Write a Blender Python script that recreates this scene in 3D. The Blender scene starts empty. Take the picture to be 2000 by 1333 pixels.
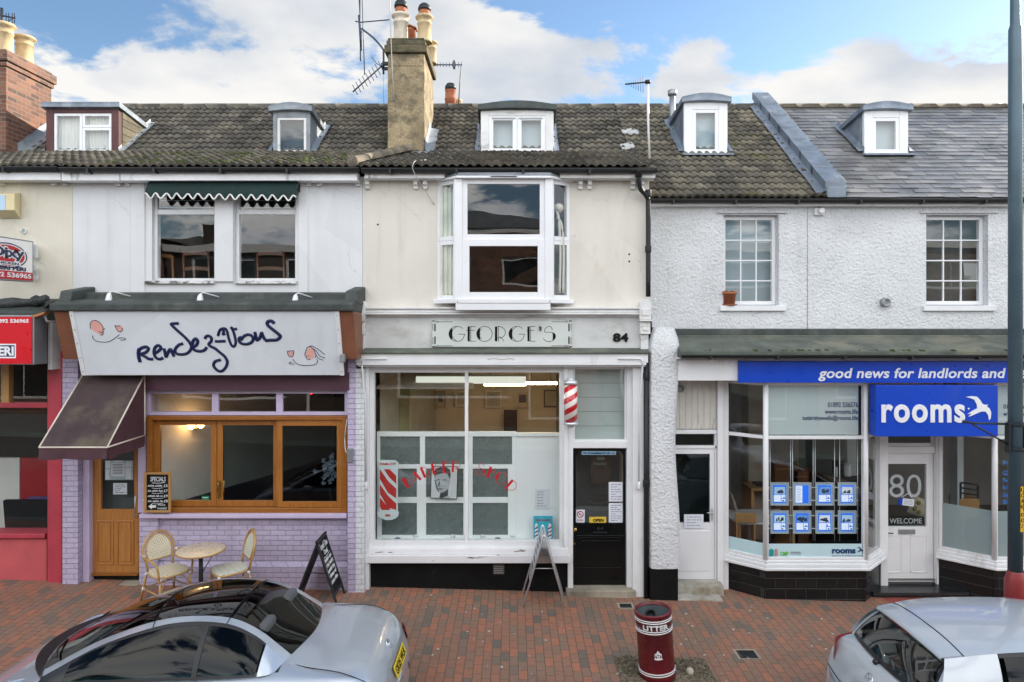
import bpy, math, random
from mathutils import Vector, Matrix
import numpy as np
random.seed(7)
R = math.radians
SC = bpy.context.scene
COL = SC.collection
# ------------------------------------------------------------------ camera
H, FPX, HX, HY = 4.05, 1350.0, 1002.0, 620.0
cam = bpy.data.cameras.new('camera'); cam_o = bpy.data.objects.new('camera', cam); COL.objects.link(cam_o)
cam_o.location = (0, 0, H); cam_o.rotation_euler = (R(90), 0, 0)
cam.sensor_width = 36; cam.lens = FPX / 2000 * 36
cam.shift_x = (1000 - HX) / 2000; cam.shift_y = (HY - 666.5) / 2000
cam.clip_start = .05; cam.clip_end = 3000
SC.camera = cam_o
# ------------------------------------------------------------------ light
SUN = Vector((.78, .48, .42)).normalized()
EXPOSURE = 1.82
SC.view_settings.view_transform = 'Standard'; SC.view_settings.look = 'None'
SC.view_settings.exposure = EXPOSURE; SC.view_settings.gamma = 1; SC.view_settings.use_curve_mapping = False
sun = bpy.data.lights.new('sun', 'SUN'); sun.energy = 2.6; sun.angle = R(.6); sun.color = (1, .9, .76)
sun_o = bpy.data.objects.new('sun', sun); COL.objects.link(sun_o)
sun_o.rotation_euler = SUN.to_track_quat('Z', 'Y').to_euler()
SC.cycles.max_bounces = 7; SC.cycles.transparent_max_bounces = 12; SC.cycles.caustics_reflective = False
SC.cycles.caustics_refractive = False; SC.cycles.sample_clamp_indirect = 4
W = bpy.data.worlds.new('World'); SC.world = W; W.use_nodes = True
def world():
    nt = W.node_tree; nt.nodes.clear(); N = nt.nodes.new; L = nt.links.new
    def m(op, a, b=None, c=None):
        n = N('ShaderNodeMath'); n.operation = op
        for i, v in enumerate((a, b, c)):
            if v is None: continue
            if isinstance(v, (int, float)): n.inputs[i].default_value = v
            else: L(v, n.inputs[i])
        return n.outputs[0]
    sky = N('ShaderNodeTexSky'); sky.sky_type = 'NISHITA'; sky.sun_disc = False
    sky.sun_elevation = math.asin(SUN.z); sky.sun_rotation = math.atan2(SUN.x, SUN.y)
    sky.air_density = 1.0; sky.dust_density = .4; sky.ozone_density = 1.6
    tc = N('ShaderNodeTexCoord'); sp = N('ShaderNodeSeparateXYZ'); L(tc.outputs['Generated'], sp.inputs[0])
    x, y, z = sp.outputs
    zz = m('ADD', m('MAXIMUM', z, 0), .22)
    cb = N('ShaderNodeCombineXYZ'); L(m('DIVIDE', x, zz), cb.inputs[0]); L(m('DIVIDE', y, zz), cb.inputs[1])
    cb.inputs[2].default_value = 3.7
    n1 = N('ShaderNodeTexNoise'); n1.inputs['Scale'].default_value = 2.3; n1.inputs['Detail'].default_value = 12
    n1.inputs['Roughness'].default_value = .60; n1.inputs['Distortion'].default_value = .25
    L(cb.outputs[0], n1.inputs['Vector'])
    # broad placement of cloud banks by direction: ahead-left, ahead-right low, and all behind the camera
    def blob(cx, cz, sx, sz, amp):
        dx = m('DIVIDE', m('SUBTRACT', m('DIVIDE', x, m('MAXIMUM', y, .05)), cx), sx)
        dz = m('DIVIDE', m('SUBTRACT', m('DIVIDE', z, m('MAXIMUM', y, .05)), cz), sz)
        d = m('ADD', m('MULTIPLY', dx, dx), m('MULTIPLY', dz, dz))
        return m('MULTIPLY', m('POWER', 2.718, m('MULTIPLY', d, -1)), amp)
    cov = m('ADD', m('MULTIPLY', m('SUBTRACT', n1.outputs[0], .5), 1.85), .49)
    for b in ((-.34, .46, .20, .10, .13), (-.62, .33, .22, .06, .13), (-.25, .32, .22, .04, .12), (.02, .36, .10, .10, .10),
              (.22, .45, .20, .08, -.17), (.50, .38, .10, .06, .12), (.62, .34, .25, .05, .22), (.14, .33, .30, .03, .10),
              (-.05, .40, .09, .07, .12), (-.45, .385, .10, .032, -.24), (.285, .385, .055, .03, .15), (.36, .335, .2, .025, .12), (-.72, .43, .06, .06, -.05)):
        cov = m('ADD', cov, blob(*b))
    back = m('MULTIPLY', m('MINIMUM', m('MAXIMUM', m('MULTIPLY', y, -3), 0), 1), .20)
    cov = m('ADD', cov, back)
    rp = N('ShaderNodeMapRange'); rp.interpolation_type = 'SMOOTHSTEP'
    rp.inputs[1].default_value = .51; rp.inputs[2].default_value = .68; L(cov, rp.inputs[0])
    # cloud brightness: grey bellies and white tops, and unseen clouds behind the camera boosted to light the facade
    n2 = N('ShaderNodeTexNoise'); n2.inputs['Scale'].default_value = 2.6; n2.inputs['Detail'].default_value = 6; L(cb.outputs[0], n2.inputs['Vector'])
    cr = N('ShaderNodeValToRGB'); L(n2.outputs[0], cr.inputs[0])
    cr.color_ramp.elements[0].position = .32; cr.color_ramp.elements[0].color = (.62, .68, .77, 1)
    cr.color_ramp.elements[1].position = .62; cr.color_ramp.elements[1].color = (1, .985, .96, 1)
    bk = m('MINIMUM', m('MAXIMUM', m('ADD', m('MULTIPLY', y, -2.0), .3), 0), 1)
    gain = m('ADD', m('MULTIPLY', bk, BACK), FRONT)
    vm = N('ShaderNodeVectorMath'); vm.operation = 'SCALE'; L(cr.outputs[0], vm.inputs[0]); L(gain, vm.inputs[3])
    sg = N('ShaderNodeVectorMath'); sg.operation = 'MULTIPLY'; L(sky.outputs[0], sg.inputs[0]); sg.inputs[1].default_value = SKYC
    mx = N('ShaderNodeMix'); mx.data_type = 'RGBA'
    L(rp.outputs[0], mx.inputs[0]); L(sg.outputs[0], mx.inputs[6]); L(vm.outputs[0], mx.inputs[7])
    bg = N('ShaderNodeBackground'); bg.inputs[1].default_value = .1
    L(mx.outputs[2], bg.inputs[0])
    o = N('ShaderNodeOutputWorld'); L(bg.outputs[0], o.inputs[0])
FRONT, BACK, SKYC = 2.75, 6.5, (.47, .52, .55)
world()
# ------------------------------------------------------------------ helpers
def X(px, Y): return (px - HX) * Y / FPX
def Z(py, Y): return H - (py - HY) * Y / FPX
def zg(x): return -.027 * x
class MB:
    def __init__(s): s.v = []; s.f = []; s.sm = []; s.rnd = []; s.fr = None
    def pt(s, p):
        s.v.append(s.fr(*p) if s.fr else tuple(p)); return len(s.v) - 1
    def face(s, idx, smooth=False, r=None): s.f.append(tuple(idx)); s.sm.append(smooth); s.rnd.append(random.random() if r is None else r)
    def quad(s, *ps, r=None): s.face([s.pt(p) for p in ps], r=r)
    def box(s, x0, x1, y0, y1, z0, z1):
        if x1 < x0: x0, x1 = x1, x0
        if y1 < y0: y0, y1 = y1, y0
        if z1 < z0: z0, z1 = z1, z0
        i = [s.pt(p) for p in ((x0,y0,z0),(x1,y0,z0),(x1,y1,z0),(x0,y1,z0),(x0,y0,z1),(x1,y0,z1),(x1,y1,z1),(x0,y1,z1))]
        r = random.random()
        for q in ((3,2,1,0),(4,5,6,7),(0,1,5,4),(1,2,6,5),(2,3,7,6),(3,0,4,7)): s.face([i[k] for k in q], r=r)
        return s
    def pb(s, p0, p1, q0, q1, Y, d, Yb=None):      # box measured at depth Y (front), thickness d behind it
        s.box(X(p0, Y), X(p1, Y), Y, Y + d, Z(q1, Y), Z(q0, Y)); return s
    def prism(s, pts, a, b, smooth=False):          # pts 3-D bottom ring a, vector b to the top ring
        n = len(pts); i0 = [s.pt(Vector(p) + Vector(a)) for p in pts]; i1 = [s.pt(Vector(p) + Vector(b)) for p in pts]
        s.face(i0[::-1]); s.face(i1)
        for k in range(n): s.face((i0[k], i0[(k+1) % n], i1[(k+1) % n], i1[k]), smooth)
        return s
    def tube(s, pts, r, seg=8, cap=True, flat=None, closed=False):
        pts = [Vector(p) for p in pts]; n = len(pts); rings = []
        up = Vector((0, 0, 1))
        for i, p in enumerate(pts):
            if closed: t = pts[(i+1) % n] - pts[i-1]
            else: t = pts[min(i+1, n-1)] - pts[max(i-1, 0)]
            t.normalize()
            if flat is not None: b = flat.copy(); a = t.cross(b).normalized(); fb = .35
            else:
                a = t.cross(up)
                if a.length < .1: a = t.cross(Vector((0, 1, 0)))
                a.normalize(); b = t.cross(a).normalized(); fb = 1
            rr = r[i] if isinstance(r, (list, tuple)) else r
            rings.append([s.pt(p + a * rr * math.cos(2*math.pi*k/seg) + b * rr * fb * math.sin(2*math.pi*k/seg)) for k in range(seg)])
        m = n if closed else n - 1
        for i in range(m):
            A, B = rings[i], rings[(i+1) % n]
            for k in range(seg): s.face((A[k], A[(k+1) % seg], B[(k+1) % seg], B[k]), True)
        if cap and not closed: s.face(rings[0][::-1]); s.face(rings[-1])
        return s
    def lathe(s, prof, c=(0, 0, 0), seg=24, ax=(0, 0, 1), cap=True):
        q = Vector((0, 0, 1)).rotation_difference(Vector(ax)); c = Vector(c); rings = []
        for r, z in prof:
            rings.append([s.pt(c + q @ Vector((r*math.cos(2*math.pi*k/seg), r*math.sin(2*math.pi*k/seg), z))) for k in range(seg)])
        for i in range(len(prof)-1):
            A, B = rings[i], rings[i+1]
            for k in range(seg): s.face((A[k], A[(k+1) % seg], B[(k+1) % seg], B[k]), True)
        if cap and prof[0][0] > 1e-4: s.face(rings[0][::-1])
        if cap and prof[-1][0] > 1e-4: s.face(rings[-1])
        return s
    def grid(s, P, smooth=True, closed_u=False):
        nu = len(P); nv = len(P[0]); I = [[s.pt(p) for p in row] for row in P]
        for i in range(nu if closed_u else nu-1):
            for j in range(nv-1): s.face((I[i][j], I[i][j+1], I[(i+1) % nu][j+1], I[(i+1) % nu][j]), smooth)
        return I
    def wall(s, x0, x1, z0, z1, Y, t, holes=()):
        xs = sorted({x0, x1, *[h[0] for h in holes], *[h[1] for h in holes]}); zs = sorted({z0, z1, *[h[2] for h in holes], *[h[3] for h in holes]})
        xs = [x for x in xs if x0 <= x <= x1]; zs = [z for z in zs if z0 <= z <= z1]
        def hole(x, z): return any(h[0] < x < h[1] and h[2] < z < h[3] for h in holes)
        for i in range(len(xs)-1):
            for j in range(len(zs)-1):
                if hole((xs[i]+xs[i+1])/2, (zs[j]+zs[j+1])/2): continue
                a, b, c, d = xs[i], xs[i+1], zs[j], zs[j+1]
                s.quad((a,Y,c),(b,Y,c),(b,Y,d),(a,Y,d)); s.quad((b,Y+t,c),(a,Y+t,c),(a,Y+t,d),(b,Y+t,d))
        for (a, b, c, d) in holes:
            s.quad((a,Y,c),(a,Y,d),(a,Y+t,d),(a,Y+t,c)); s.quad((b,Y,d),(b,Y,c),(b,Y+t,c),(b,Y+t,d))
            s.quad((a,Y,d),(b,Y,d),(b,Y+t,d),(a,Y+t,d)); s.quad((b,Y,c),(a,Y,c),(a,Y+t,c),(b,Y+t,c))
        s.quad((x0,Y,z1),(x1,Y,z1),(x1,Y+t,z1),(x0,Y+t,z1)); s.quad((x1,Y,z0),(x0,Y,z0),(x0,Y+t,z0),(x1,Y+t,z0))
        s.quad((x0,Y,z0),(x0,Y,z1),(x0,Y+t,z1),(x0,Y+t,z0)); s.quad((x1,Y,z1),(x1,Y,z0),(x1,Y+t,z0),(x1,Y+t,z1))
        return s
def origin(o):
    p = Vector((0, 0, 0))
    while o is not None: p += o.location; o = o.parent
    return p
def tag(o, label, cat, group=None, kind=None):
    if label: o['label'] = label
    if cat: o['category'] = cat
    if group: o['group'] = group
    if kind: o['kind'] = kind
    return o
def build(mb, name, m, parent=None, local=False, bevel=0, seg=2, tagd=None, rnd=False):
    off = Vector((0, 0, 0)) if local or parent is None else origin(parent)
    base = Vector((0, 0, 0))
    if parent is None and not local and tagd is not None and mb.v:
        a = np.array([tuple(p) for p in mb.v]); lo = a.min(0); hi = a.max(0)
        base = Vector(((lo[0]+hi[0])/2, (lo[1]+hi[1])/2, lo[2]))
    me = bpy.data.meshes.new(name); o2 = off + base
    me.from_pydata([tuple(Vector(p) - o2) for p in mb.v], [], mb.f)
    me.polygons.foreach_set('use_smooth', mb.sm)
    if rnd:
        at = me.attributes.new('rnd', 'FLOAT', 'FACE'); at.data.foreach_set('value', mb.rnd)
    me.materials.append(m); me.update()
    o = bpy.data.objects.new(name, me); COL.objects.link(o); o.location = base
    if parent is not None: o.parent = parent
    if bevel:
        b = o.modifiers.new('bevel', 'BEVEL'); b.width = bevel; b.segments = seg; b.limit_method = 'ANGLE'; b.angle_limit = R(40)
    if tagd: tag(o, *tagd)
    return o
def thing(name, label, cat, loc, group=None, rz=0):
    o = bpy.data.objects.new(name, None); COL.objects.link(o); o.location = loc; o.rotation_euler = (0, 0, rz); o.empty_display_size = .1
    return tag(o, label, cat, group)
def dup(root, label=None):
    r = root.copy(); COL.objects.link(r)
    if label: r['label'] = label
    for ch in list(root.children):
        c = ch.copy(); COL.objects.link(c); c.parent = r
        for g in list(ch.children):
            d = g.copy(); COL.objects.link(d); d.parent = c
    return r
def plane(o, U=(1,0,0), V=(0,0,1)):
    o = Vector(o); U = Vector(U).normalized(); V = Vector(V).normalized(); N = U.cross(V)
    def f(u, v, d=0): return o + U*u + V*v + N*d
    f.U, f.V, f.N = U, V, N
    return f
def cr(pts, n=6, closed=False):
    P = [Vector((*p, 0)) if len(p) == 2 else Vector(p) for p in pts]; out = []; k = len(P)
    rng = range(k) if closed else range(k-1)
    for i in rng:
        p0 = P[(i-1) % k] if closed or i > 0 else P[0]*2-P[1]
        p1 = P[i]; p2 = P[(i+1) % k]
        p3 = P[(i+2) % k] if closed or i+2 < k else P[-1]*2-P[-2]
        for j in range(n):
            t = j/n
            out.append(.5*((2*p1)+(p2-p0)*t+(2*p0-5*p1+4*p2-p3)*t*t+(3*p1-p0-3*p2+p3)*t*t*t))
    if not closed: out.append(P[-1])
    return out
def stroke(mb, pts, r, pl, n=5, smooth=True, d=.002, closed=False):
    q = cr(pts, n, closed) if smooth else [Vector((*p, 0)) for p in pts]
    mb.tube([pl(p.x, p.y, d) for p in q], r, 6, flat=pl.N, closed=closed)
def poly(mb, pts, pl, d0=0, d1=.003):
    i0 = [mb.pt(pl(p[0], p[1], d0)) for p in pts]; i1 = [mb.pt(pl(p[0], p[1], d1)) for p in pts]
    mb.face(i1); n = len(pts); mb.face(i0[::-1])
    for k in range(n): mb.face((i0[k], i0[(k+1) % n], i1[(k+1) % n], i1[k]))
def prect(mb, u0, u1, v0, v1, pl, d0=0, d1=.003): poly(mb, [(u0,v0),(u1,v0),(u1,v1),(u0,v1)], pl, d0, d1)
def text(mb, s, u0, u1, v0, v1, pl, bold=0, shear=0, d0=.001, th=.002, keep=False, fn=None, align='C', space=1):
    """lettering fitted into the box u0..u1, v0..v1 of a plane"""
    c = bpy.data.curves.new('t', 'FONT'); c.body = s; c.size = 1; c.offset = bold; c.shear = shear; c.extrude = .01; c.resolution_u = 4; c.space_character = space
    o = bpy.data.objects.new('t', c); COL.objects.link(o)
    dg = bpy.context.evaluated_depsgraph_get(); dg.update()
    me = bpy.data.meshes.new_from_object(o.evaluated_get(dg))
    n = len(me.vertices); co = np.empty(n*3); me.vertices.foreach_get('co', co); co = co.reshape(-1, 3)
    fs = [tuple(p.vertices) for p in me.polygons]
    bpy.data.objects.remove(o); bpy.data.curves.remove(c); bpy.data.meshes.remove(me)
    lo, hi = co.min(0), co.max(0)
    sx = (u1-u0)/(hi[0]-lo[0]); sy = (v1-v0)/(hi[1]-lo[1])
    if keep: sx = min(sx, sy); 
    cx = (u0+u1)/2
    i0 = len(mb.v)
    for p in co:
        uu = cx + (p[0]-(lo[0]+hi[0])/2)*sx if align == 'C' else (u0+(p[0]-lo[0])*sx if align == 'L' else u1+(p[0]-hi[0])*sx)
        vv = v0 + (p[1]-lo[1])*sy; dd = d0 + (th if p[2] > 0 else 0)
        if fn: uu, vv, dd = fn(uu, vv, dd)
        mb.v.append(tuple(pl(uu, vv, dd)))
    for f in fs: mb.face([k+i0 for k in f])
def scribble(mb, u0, u1, v, h, pl, r=.004, seed=0, d=.002):
    rr = random.Random(seed); u = u0
    while u < u1 - h*.4:
        w = min(rr.uniform(1.2, 3.2)*h, u1-u); k = max(3, int(w/h*3)); pts = []
        for i in range(k+1): pts.append((u+w*i/k, v + (h*.5 if i % 2 else -h*.4)*rr.uniform(.5, 1)))
        stroke(mb, pts, r, pl, 3, d=d); u += w + h*.5
# ------------------------------------------------------------------ materials
MATS = {}
def nodes(name):
    m = bpy.data.materials.new(name); m.use_nodes = True; nt = m.node_tree
    return m, nt, nt.nodes.new, nt.links.new, nt.nodes['Principled BSDF']
def lin(c): # sRGB 0-255 -> linear
    return tuple(((v/255)/12.92 if v/255 <= .04045 else ((v/255+.055)/1.055)**2.4) for v in c)
def mix(N, L, f, a, b, mode='MIX'):
    n = N('ShaderNodeMix'); n.data_type = 'RGBA'; n.blend_type = mode
    for i, v in ((0, f), (6, a), (7, b)):
        if isinstance(v, (int, float)): n.inputs[i].default_value = v
        elif isinstance(v, tuple): n.inputs[i].default_value = (*v[:3], 1)
        else: L(v, n.inputs[i])
    return n.outputs[2]
def noise(N, L, co, s, det=4, rough=.55, sc=None):
    n = N('ShaderNodeTexNoise'); n.inputs['Scale'].default_value = s; n.inputs['Detail'].default_value = det; n.inputs['Roughness'].default_value = rough
    if sc:
        mp = N('ShaderNodeMapping'); mp.inputs['Scale'].default_value = sc; L(co, mp.inputs[0]); L(mp.outputs[0], n.inputs['Vector'])
    else: L(co, n.inputs['Vector'])
    return n.outputs[0]
def ramp(N, L, f, *st):
    n = N('ShaderNodeValToRGB'); e = n.color_ramp.elements
    for i, (p, c) in enumerate(st):
        if i > 1: e.new(p)
        e[i].position = p; e[i].color = (c, c, c, 1) if isinstance(c, (int, float)) else (*c[:3], 1)
    L(f, n.inputs[0]); return n.outputs[0]
def bumpn(N, L, bs, h, st, dist=.01, prev=None):
    b = N('ShaderNodeBump'); b.inputs['Strength'].default_value = st; b.inputs['Distance'].default_value = dist; L(h, b.inputs['Height'])
    if prev: L(prev, b.inputs['Normal'])
    L(b.outputs[0], bs.inputs['Normal']); return b.outputs[0]
def mat(name, col, rough=.55, metal=0, var=.12, vs=2.5, bump=0, bs=60, bd=.006, dirt=None, dv=1.5, dsc=(1, 1, .35), dth=(.52, .68), coat=0, rnd=0, spec=.5, rv=.12, fine=0):
    if name in MATS: return MATS[name]
    m, nt, N, L, b = nodes(name); tc = N('ShaderNodeTexCoord'); co = tc.outputs['Object']
    n = noise(N, L, co, vs, 5)
    c0 = tuple(max(0, v*(1-var)) for v in col); c1 = tuple(min(1, v*(1+var)) for v in col)
    c = mix(N, L, ramp(N, L, n, (.3, 0.), (.7, 1.)), c0, c1)
    if fine:
        nf = noise(N, L, co, 45, 3)
        c = mix(N, L, fine, c, ramp(N, L, nf, (.35, (.25, .25, .25)), (.65, (1, 1, 1))), 'MULTIPLY')
    if rnd:
        a = N('ShaderNodeAttribute'); a.attribute_name = 'rnd'
        c = mix(N, L, rnd, c, ramp(N, L, a.outputs['Fac'], (0, (.45, .44, .46)), (.5, (.95, .93, .9)), (1, (1.5, 1.42, 1.3))), 'MULTIPLY')
    if dirt:
        nd = noise(N, L, co, dv, 7, .65, dsc)
        c = mix(N, L, ramp(N, L, nd, (dth[0], 0.), (dth[1], 1.)), c, dirt)
    L(c, b.inputs['Base Color']); b.inputs['Metallic'].default_value = metal; b.inputs['Coat Weight'].default_value = coat
    b.inputs['Coat Roughness'].default_value = .04; b.inputs['Specular IOR Level'].default_value = spec
    rn = N('ShaderNodeMapRange'); rn.inputs[3].default_value = max(.02, rough-rv); rn.inputs[4].default_value = min(1, rough+rv); L(noise(N, L, co, vs*3, 4), rn.inputs[0]); L(rn.outputs[0], b.inputs['Roughness'])
    if bump: bumpn(N, L, b, noise(N, L, co, bs, 4, .6), bump, bd)
    MATS[name] = m; return m
def flatm(name, col, rough=.5, metal=0, coat=0):
    return mat(name, col, rough, metal, var=.05, vs=6, rv=.05, coat=coat)
def glassm(name, tint=(.95, .975, .965), refl=2.2, wav=.0, ws=1.2, rough=0):
    m, nt, N, L, b = nodes(name); nt.nodes.remove(b)
    tr = N('ShaderNodeBsdfTransparent'); tr.inputs[0].default_value = (*tint, 1)
    gl = N('ShaderNodeBsdfGlossy'); gl.inputs['Roughness'].default_value = rough; gl.inputs[0].default_value = (1, 1, 1, 1)
    fr = N('ShaderNodeFresnel'); fr.inputs[0].default_value = 1.48
    ge = N('ShaderNodeNewGeometry')
    # same reflectance from both sides of the pane
    fr2 = N('ShaderNodeLayerWeight'); fr2.inputs[0].default_value = .5
    mu = N('ShaderNodeMath'); mu.operation = 'MULTIPLY_ADD'; mu.use_clamp = True; mu.inputs[2].default_value = .035*refl
    pw = N('ShaderNodeMath'); pw.operation = 'POWER'; pw.inputs[1].default_value = 4; L(fr2.outputs['Facing'], pw.inputs[0]); L(pw.outputs[0], mu.inputs[0]); mu.inputs[1].default_value = .9
    if wav:
        tc = N('ShaderNodeTexCoord'); bp = N('ShaderNodeBump'); bp.inputs['Strength'].default_value = wav; bp.inputs['Distance'].default_value = .05
        L(noise(N, L, tc.outputs['Object'], ws, 1), bp.inputs['Height']); L(bp.outputs[0], gl.inputs['Normal'])
    mx = N('ShaderNodeMixShader'); L(mu.outputs[0], mx.inputs[0]); L(tr.outputs[0], mx.inputs[1]); L(gl.outputs[0], mx.inputs[2])
    L(mx.outputs[0], nt.nodes['Material Output'].inputs[0]); MATS[name] = m; return m
def filmm(name, col, op):  # frosted film or sheet: diffuse, partly see-through
    m, nt, N, L, b = nodes(name); tr = N('ShaderNodeBsdfTransparent'); mx = N('ShaderNodeMixShader'); mx.inputs[0].default_value = op
    b.inputs['Base Color'].default_value = (*col, 1); b.inputs['Roughness'].default_value = .6
    L(tr.outputs[0], mx.inputs[1]); L(b.outputs[0], mx.inputs[2]); L(mx.outputs[0], nt.nodes['Material Output'].inputs[0]); return m
def weather(m, streak=(.35, .33, .29), amt=.24, cracks=True):
    nt = m.node_tree; N = nt.nodes.new; L = nt.links.new; b = nt.nodes['Principled BSDF']; src = b.inputs['Base Color'].links[0].from_socket; tc = N('ShaderNodeTexCoord'); co = tc.outputs['Object']
    s = noise(N, L, co, 1.0, 6, .6, (5.5, 5.5, .35)); msk = noise(N, L, co, .8, 3, .5)
    f = N('ShaderNodeMath'); f.operation = 'MULTIPLY'; L(ramp(N, L, s, (.50, 0.), (.72, amt)), f.inputs[0]); L(ramp(N, L, msk, (.42, 0.), (.62, 1.)), f.inputs[1])
    vp = N('ShaderNodeTexVoronoi'); vp.inputs['Scale'].default_value = .55; L(co, vp.inputs['Vector']); spv = N('ShaderNodeSeparateColor'); L(vp.outputs['Color'], spv.inputs[0])
    src = mix(N, L, .5, src, ramp(N, L, spv.outputs[0], (0, (.90, .90, .89)), (1, (1.05, 1.05, 1.05))), 'MULTIPLY')
    c = mix(N, L, f.outputs[0], src, streak)
    if cracks:
        wv = N('ShaderNodeVectorMath'); wv.operation = 'MULTIPLY_ADD'; nn = N('ShaderNodeTexNoise'); nn.inputs['Scale'].default_value = 5; nn.inputs['Detail'].default_value = 4; L(co, nn.inputs['Vector']); L(nn.outputs['Color'], wv.inputs[0]); wv.inputs[1].default_value = (.35, .35, .35); L(co, wv.inputs[2])
        v = N('ShaderNodeTexVoronoi'); v.feature = 'DISTANCE_TO_EDGE'; v.inputs['Scale'].default_value = .75; L(wv.outputs[0], v.inputs['Vector'])
        g = N('ShaderNodeMath'); g.operation = 'MULTIPLY'; L(ramp(N, L, v.outputs['Distance'], (.0, .40), (.005, 0.)), g.inputs[0]); L(ramp(N, L, noise(N, L, co, 1.1, 2), (.48, 0.), (.6, 1.)), g.inputs[1])
        c = mix(N, L, g.outputs[0], c, (.24, .22, .19))
    L(c, b.inputs['Base Color']); return m
def emit(name, col, st):
    m, nt, N, L, b = nodes(name); b.inputs['Base Color'].default_value = (*col, 1); b.inputs['Emission Color'].default_value = (*col, 1); b.inputs['Emission Strength'].default_value = st; return m
def brickm(name, c1, c2, mortar, bw=.225, bh=.075, ms=.008, bump=.6, rough=.75, paving=False, stain=None, sm=.3):
    m, nt, N, L, b = nodes(name); tc = N('ShaderNodeTexCoord'); sp = N('ShaderNodeSeparateXYZ'); L(tc.outputs['Object'], sp.inputs[0])
    cb = N('ShaderNodeCombineXYZ')
    if paving: L(sp.outputs[1], cb.inputs[0]); L(sp.outputs[0], cb.inputs[1])
    else:
        ad = N('ShaderNodeMath'); L(sp.outputs[0], ad.inputs[0]); L(sp.outputs[1], ad.inputs[1]); L(ad.outputs[0], cb.inputs[0]); L(sp.outputs[2], cb.inputs[1])
    dn = N('ShaderNodeTexNoise'); dn.inputs['Scale'].default_value = 9; L(tc.outputs['Object'], dn.inputs['Vector'])
    wob = N('ShaderNodeVectorMath'); wob.operation = 'MULTIPLY_ADD'; L(dn.outputs['Color'], wob.inputs[0]); wob.inputs[1].default_value = (.006, .006, 0); L(cb.outputs[0], wob.inputs[2])
    br = N('ShaderNodeTexBrick'); L(wob.outputs[0], br.inputs['Vector']); br.inputs['Scale'].default_value = 1; br.inputs['Brick Width'].default_value = bw; br.inputs['Row Height'].default_value = bh
    br.inputs['Mortar Size'].default_value = ms; br.inputs['Mortar Smooth'].default_value = sm
    br.inputs['Color1'].default_value = (0, 0, 0, 1); br.inputs['Color2'].default_value = (1, 1, 1, 1); br.inputs['Mortar'].default_value = (.5, .5, .5, 1)
    if isinstance(c1, list): bc = ramp(N, L, br.outputs['Color'], *c1)
    else: bc = mix(N, L, br.outputs['Color'], c1, c2)
    co = tc.outputs['Object']
    bc = mix(N, L, .45, bc, ramp(N, L, noise(N, L, co, 30, 5, .7), (.3, (.55, .55, .55)), (.7, (1.25, 1.22, 1.2))), 'MULTIPLY')
    if stain: bc = mix(N, L, ramp(N, L, noise(N, L, co, 1.1, 6, .65), (.45, 0.), (.75, .65)), bc, stain)
    if paving: bc = mix(N, L, .8, bc, ramp(N, L, noise(N, L, co, .55, 7, .68), (.34, (.66, .66, .67)), (.62, (1.08, 1.06, 1.04))), 'MULTIPLY')
    c = mix(N, L, br.outputs['Fac'], bc, mortar)
    L(c, b.inputs['Base Color']); b.inputs['Roughness'].default_value = rough
    inv = N('ShaderNodeMath'); inv.operation = 'SUBTRACT'; inv.inputs[0].default_value = 1; L(br.outputs['Fac'], inv.inputs[1])
    n1 = bumpn(N, L, b, inv.outputs[0], bump, .012); bumpn(N, L, b, noise(N, L, co, 55, 4), .35, .006, n1)
    MATS[name] = m; return m
# ------------------------------------------------------------------ material library
WHITE = mat('white_paint', (.78, .79, .80), .45, var=.05, dirt=(.34, .33, .30), dth=(.60, .8), bump=.15, bs=25)
PVC = mat('white_pvc', (.80, .81, .83), .3, var=.03, rv=.05)
WORN = mat('worn_white_paint', (.72, .72, .71), .55, var=.10, dirt=(.17, .16, .14), dv=2.2, dsc=(.6, 1, 2.2), dth=(.56, .74), bump=.3, bs=30)
BOARD = mat('stained_white_board', (.82, .83, .84), .55, var=.10, dirt=(.08, .085, .08), dv=4, dsc=(1.3, 1, .35), dth=(.58, .78), bump=.2)
CREAM = mat('cream_render', (.70, .668, .605), .85, var=.06, vs=1.2, bump=.25, bs=45, dirt=(.52, .44, .33), dv=1.6, dth=(.60, .86))
CREAM2 = mat('pale_cream_render', (.68, .645, .545), .85, var=.07, vs=1.2, bump=.25, bs=45, dirt=(.45, .40, .30), dv=1.4, dth=(.58, .84))
BLUEW = mat('cool_white_render', (.69, .702, .716), .85, var=.05, vs=1.0, bump=.22, bs=45, dirt=(.40, .39, .35), dv=1.3, dth=(.62, .88))
for _m in (CREAM, CREAM2, BLUEW): weather(_m)
def pebble():
    m = mat('pebbledash', (.73, .748, .765), .85, var=.06, vs=1.5, dirt=(.40, .41, .40), dv=1.5, dth=(.60, .9))
    nt = m.node_tree; N = nt.nodes.new; L = nt.links.new; b = nt.nodes['Principled BSDF']; tc = N('ShaderNodeTexCoord')
    v = N('ShaderNodeTexVoronoi'); v.inputs['Scale'].default_value = 30; v.feature = 'SMOOTH_F1'; L(tc.outputs['Object'], v.inputs['Vector'])
    co = tc.outputs['Object']; hn = noise(N, L, co, 22, 5, .62); lo = ramp(N, L, noise(N, L, co, 1.3, 4), (.32, .35), (.68, 1.))
    hm = N('ShaderNodeMath'); hm.operation = 'MULTIPLY'; L(hn, hm.inputs[0]); L(lo, hm.inputs[1])
    n1 = bumpn(N, L, b, hm.outputs[0], .8, .055); bumpn(N, L, b, v.outputs['Distance'], .40, .025, n1)
    src = b.inputs['Base Color'].links[0].from_socket
    L(mix(N, L, ramp(N, L, hn, (.28, .55), (.46, 0.)), src, (.40, .42, .44)), b.inputs['Base Color']); return weather(m, (.42, .42, .40), .25, False)
PEB = pebble()
DARKFELT = mat('roofing_felt', (.050, .060, .056), .7, var=.3, vs=5, bump=.5, bs=30, bd=.02, dirt=(.14, .15, .13), dth=(.55, .75))
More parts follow.
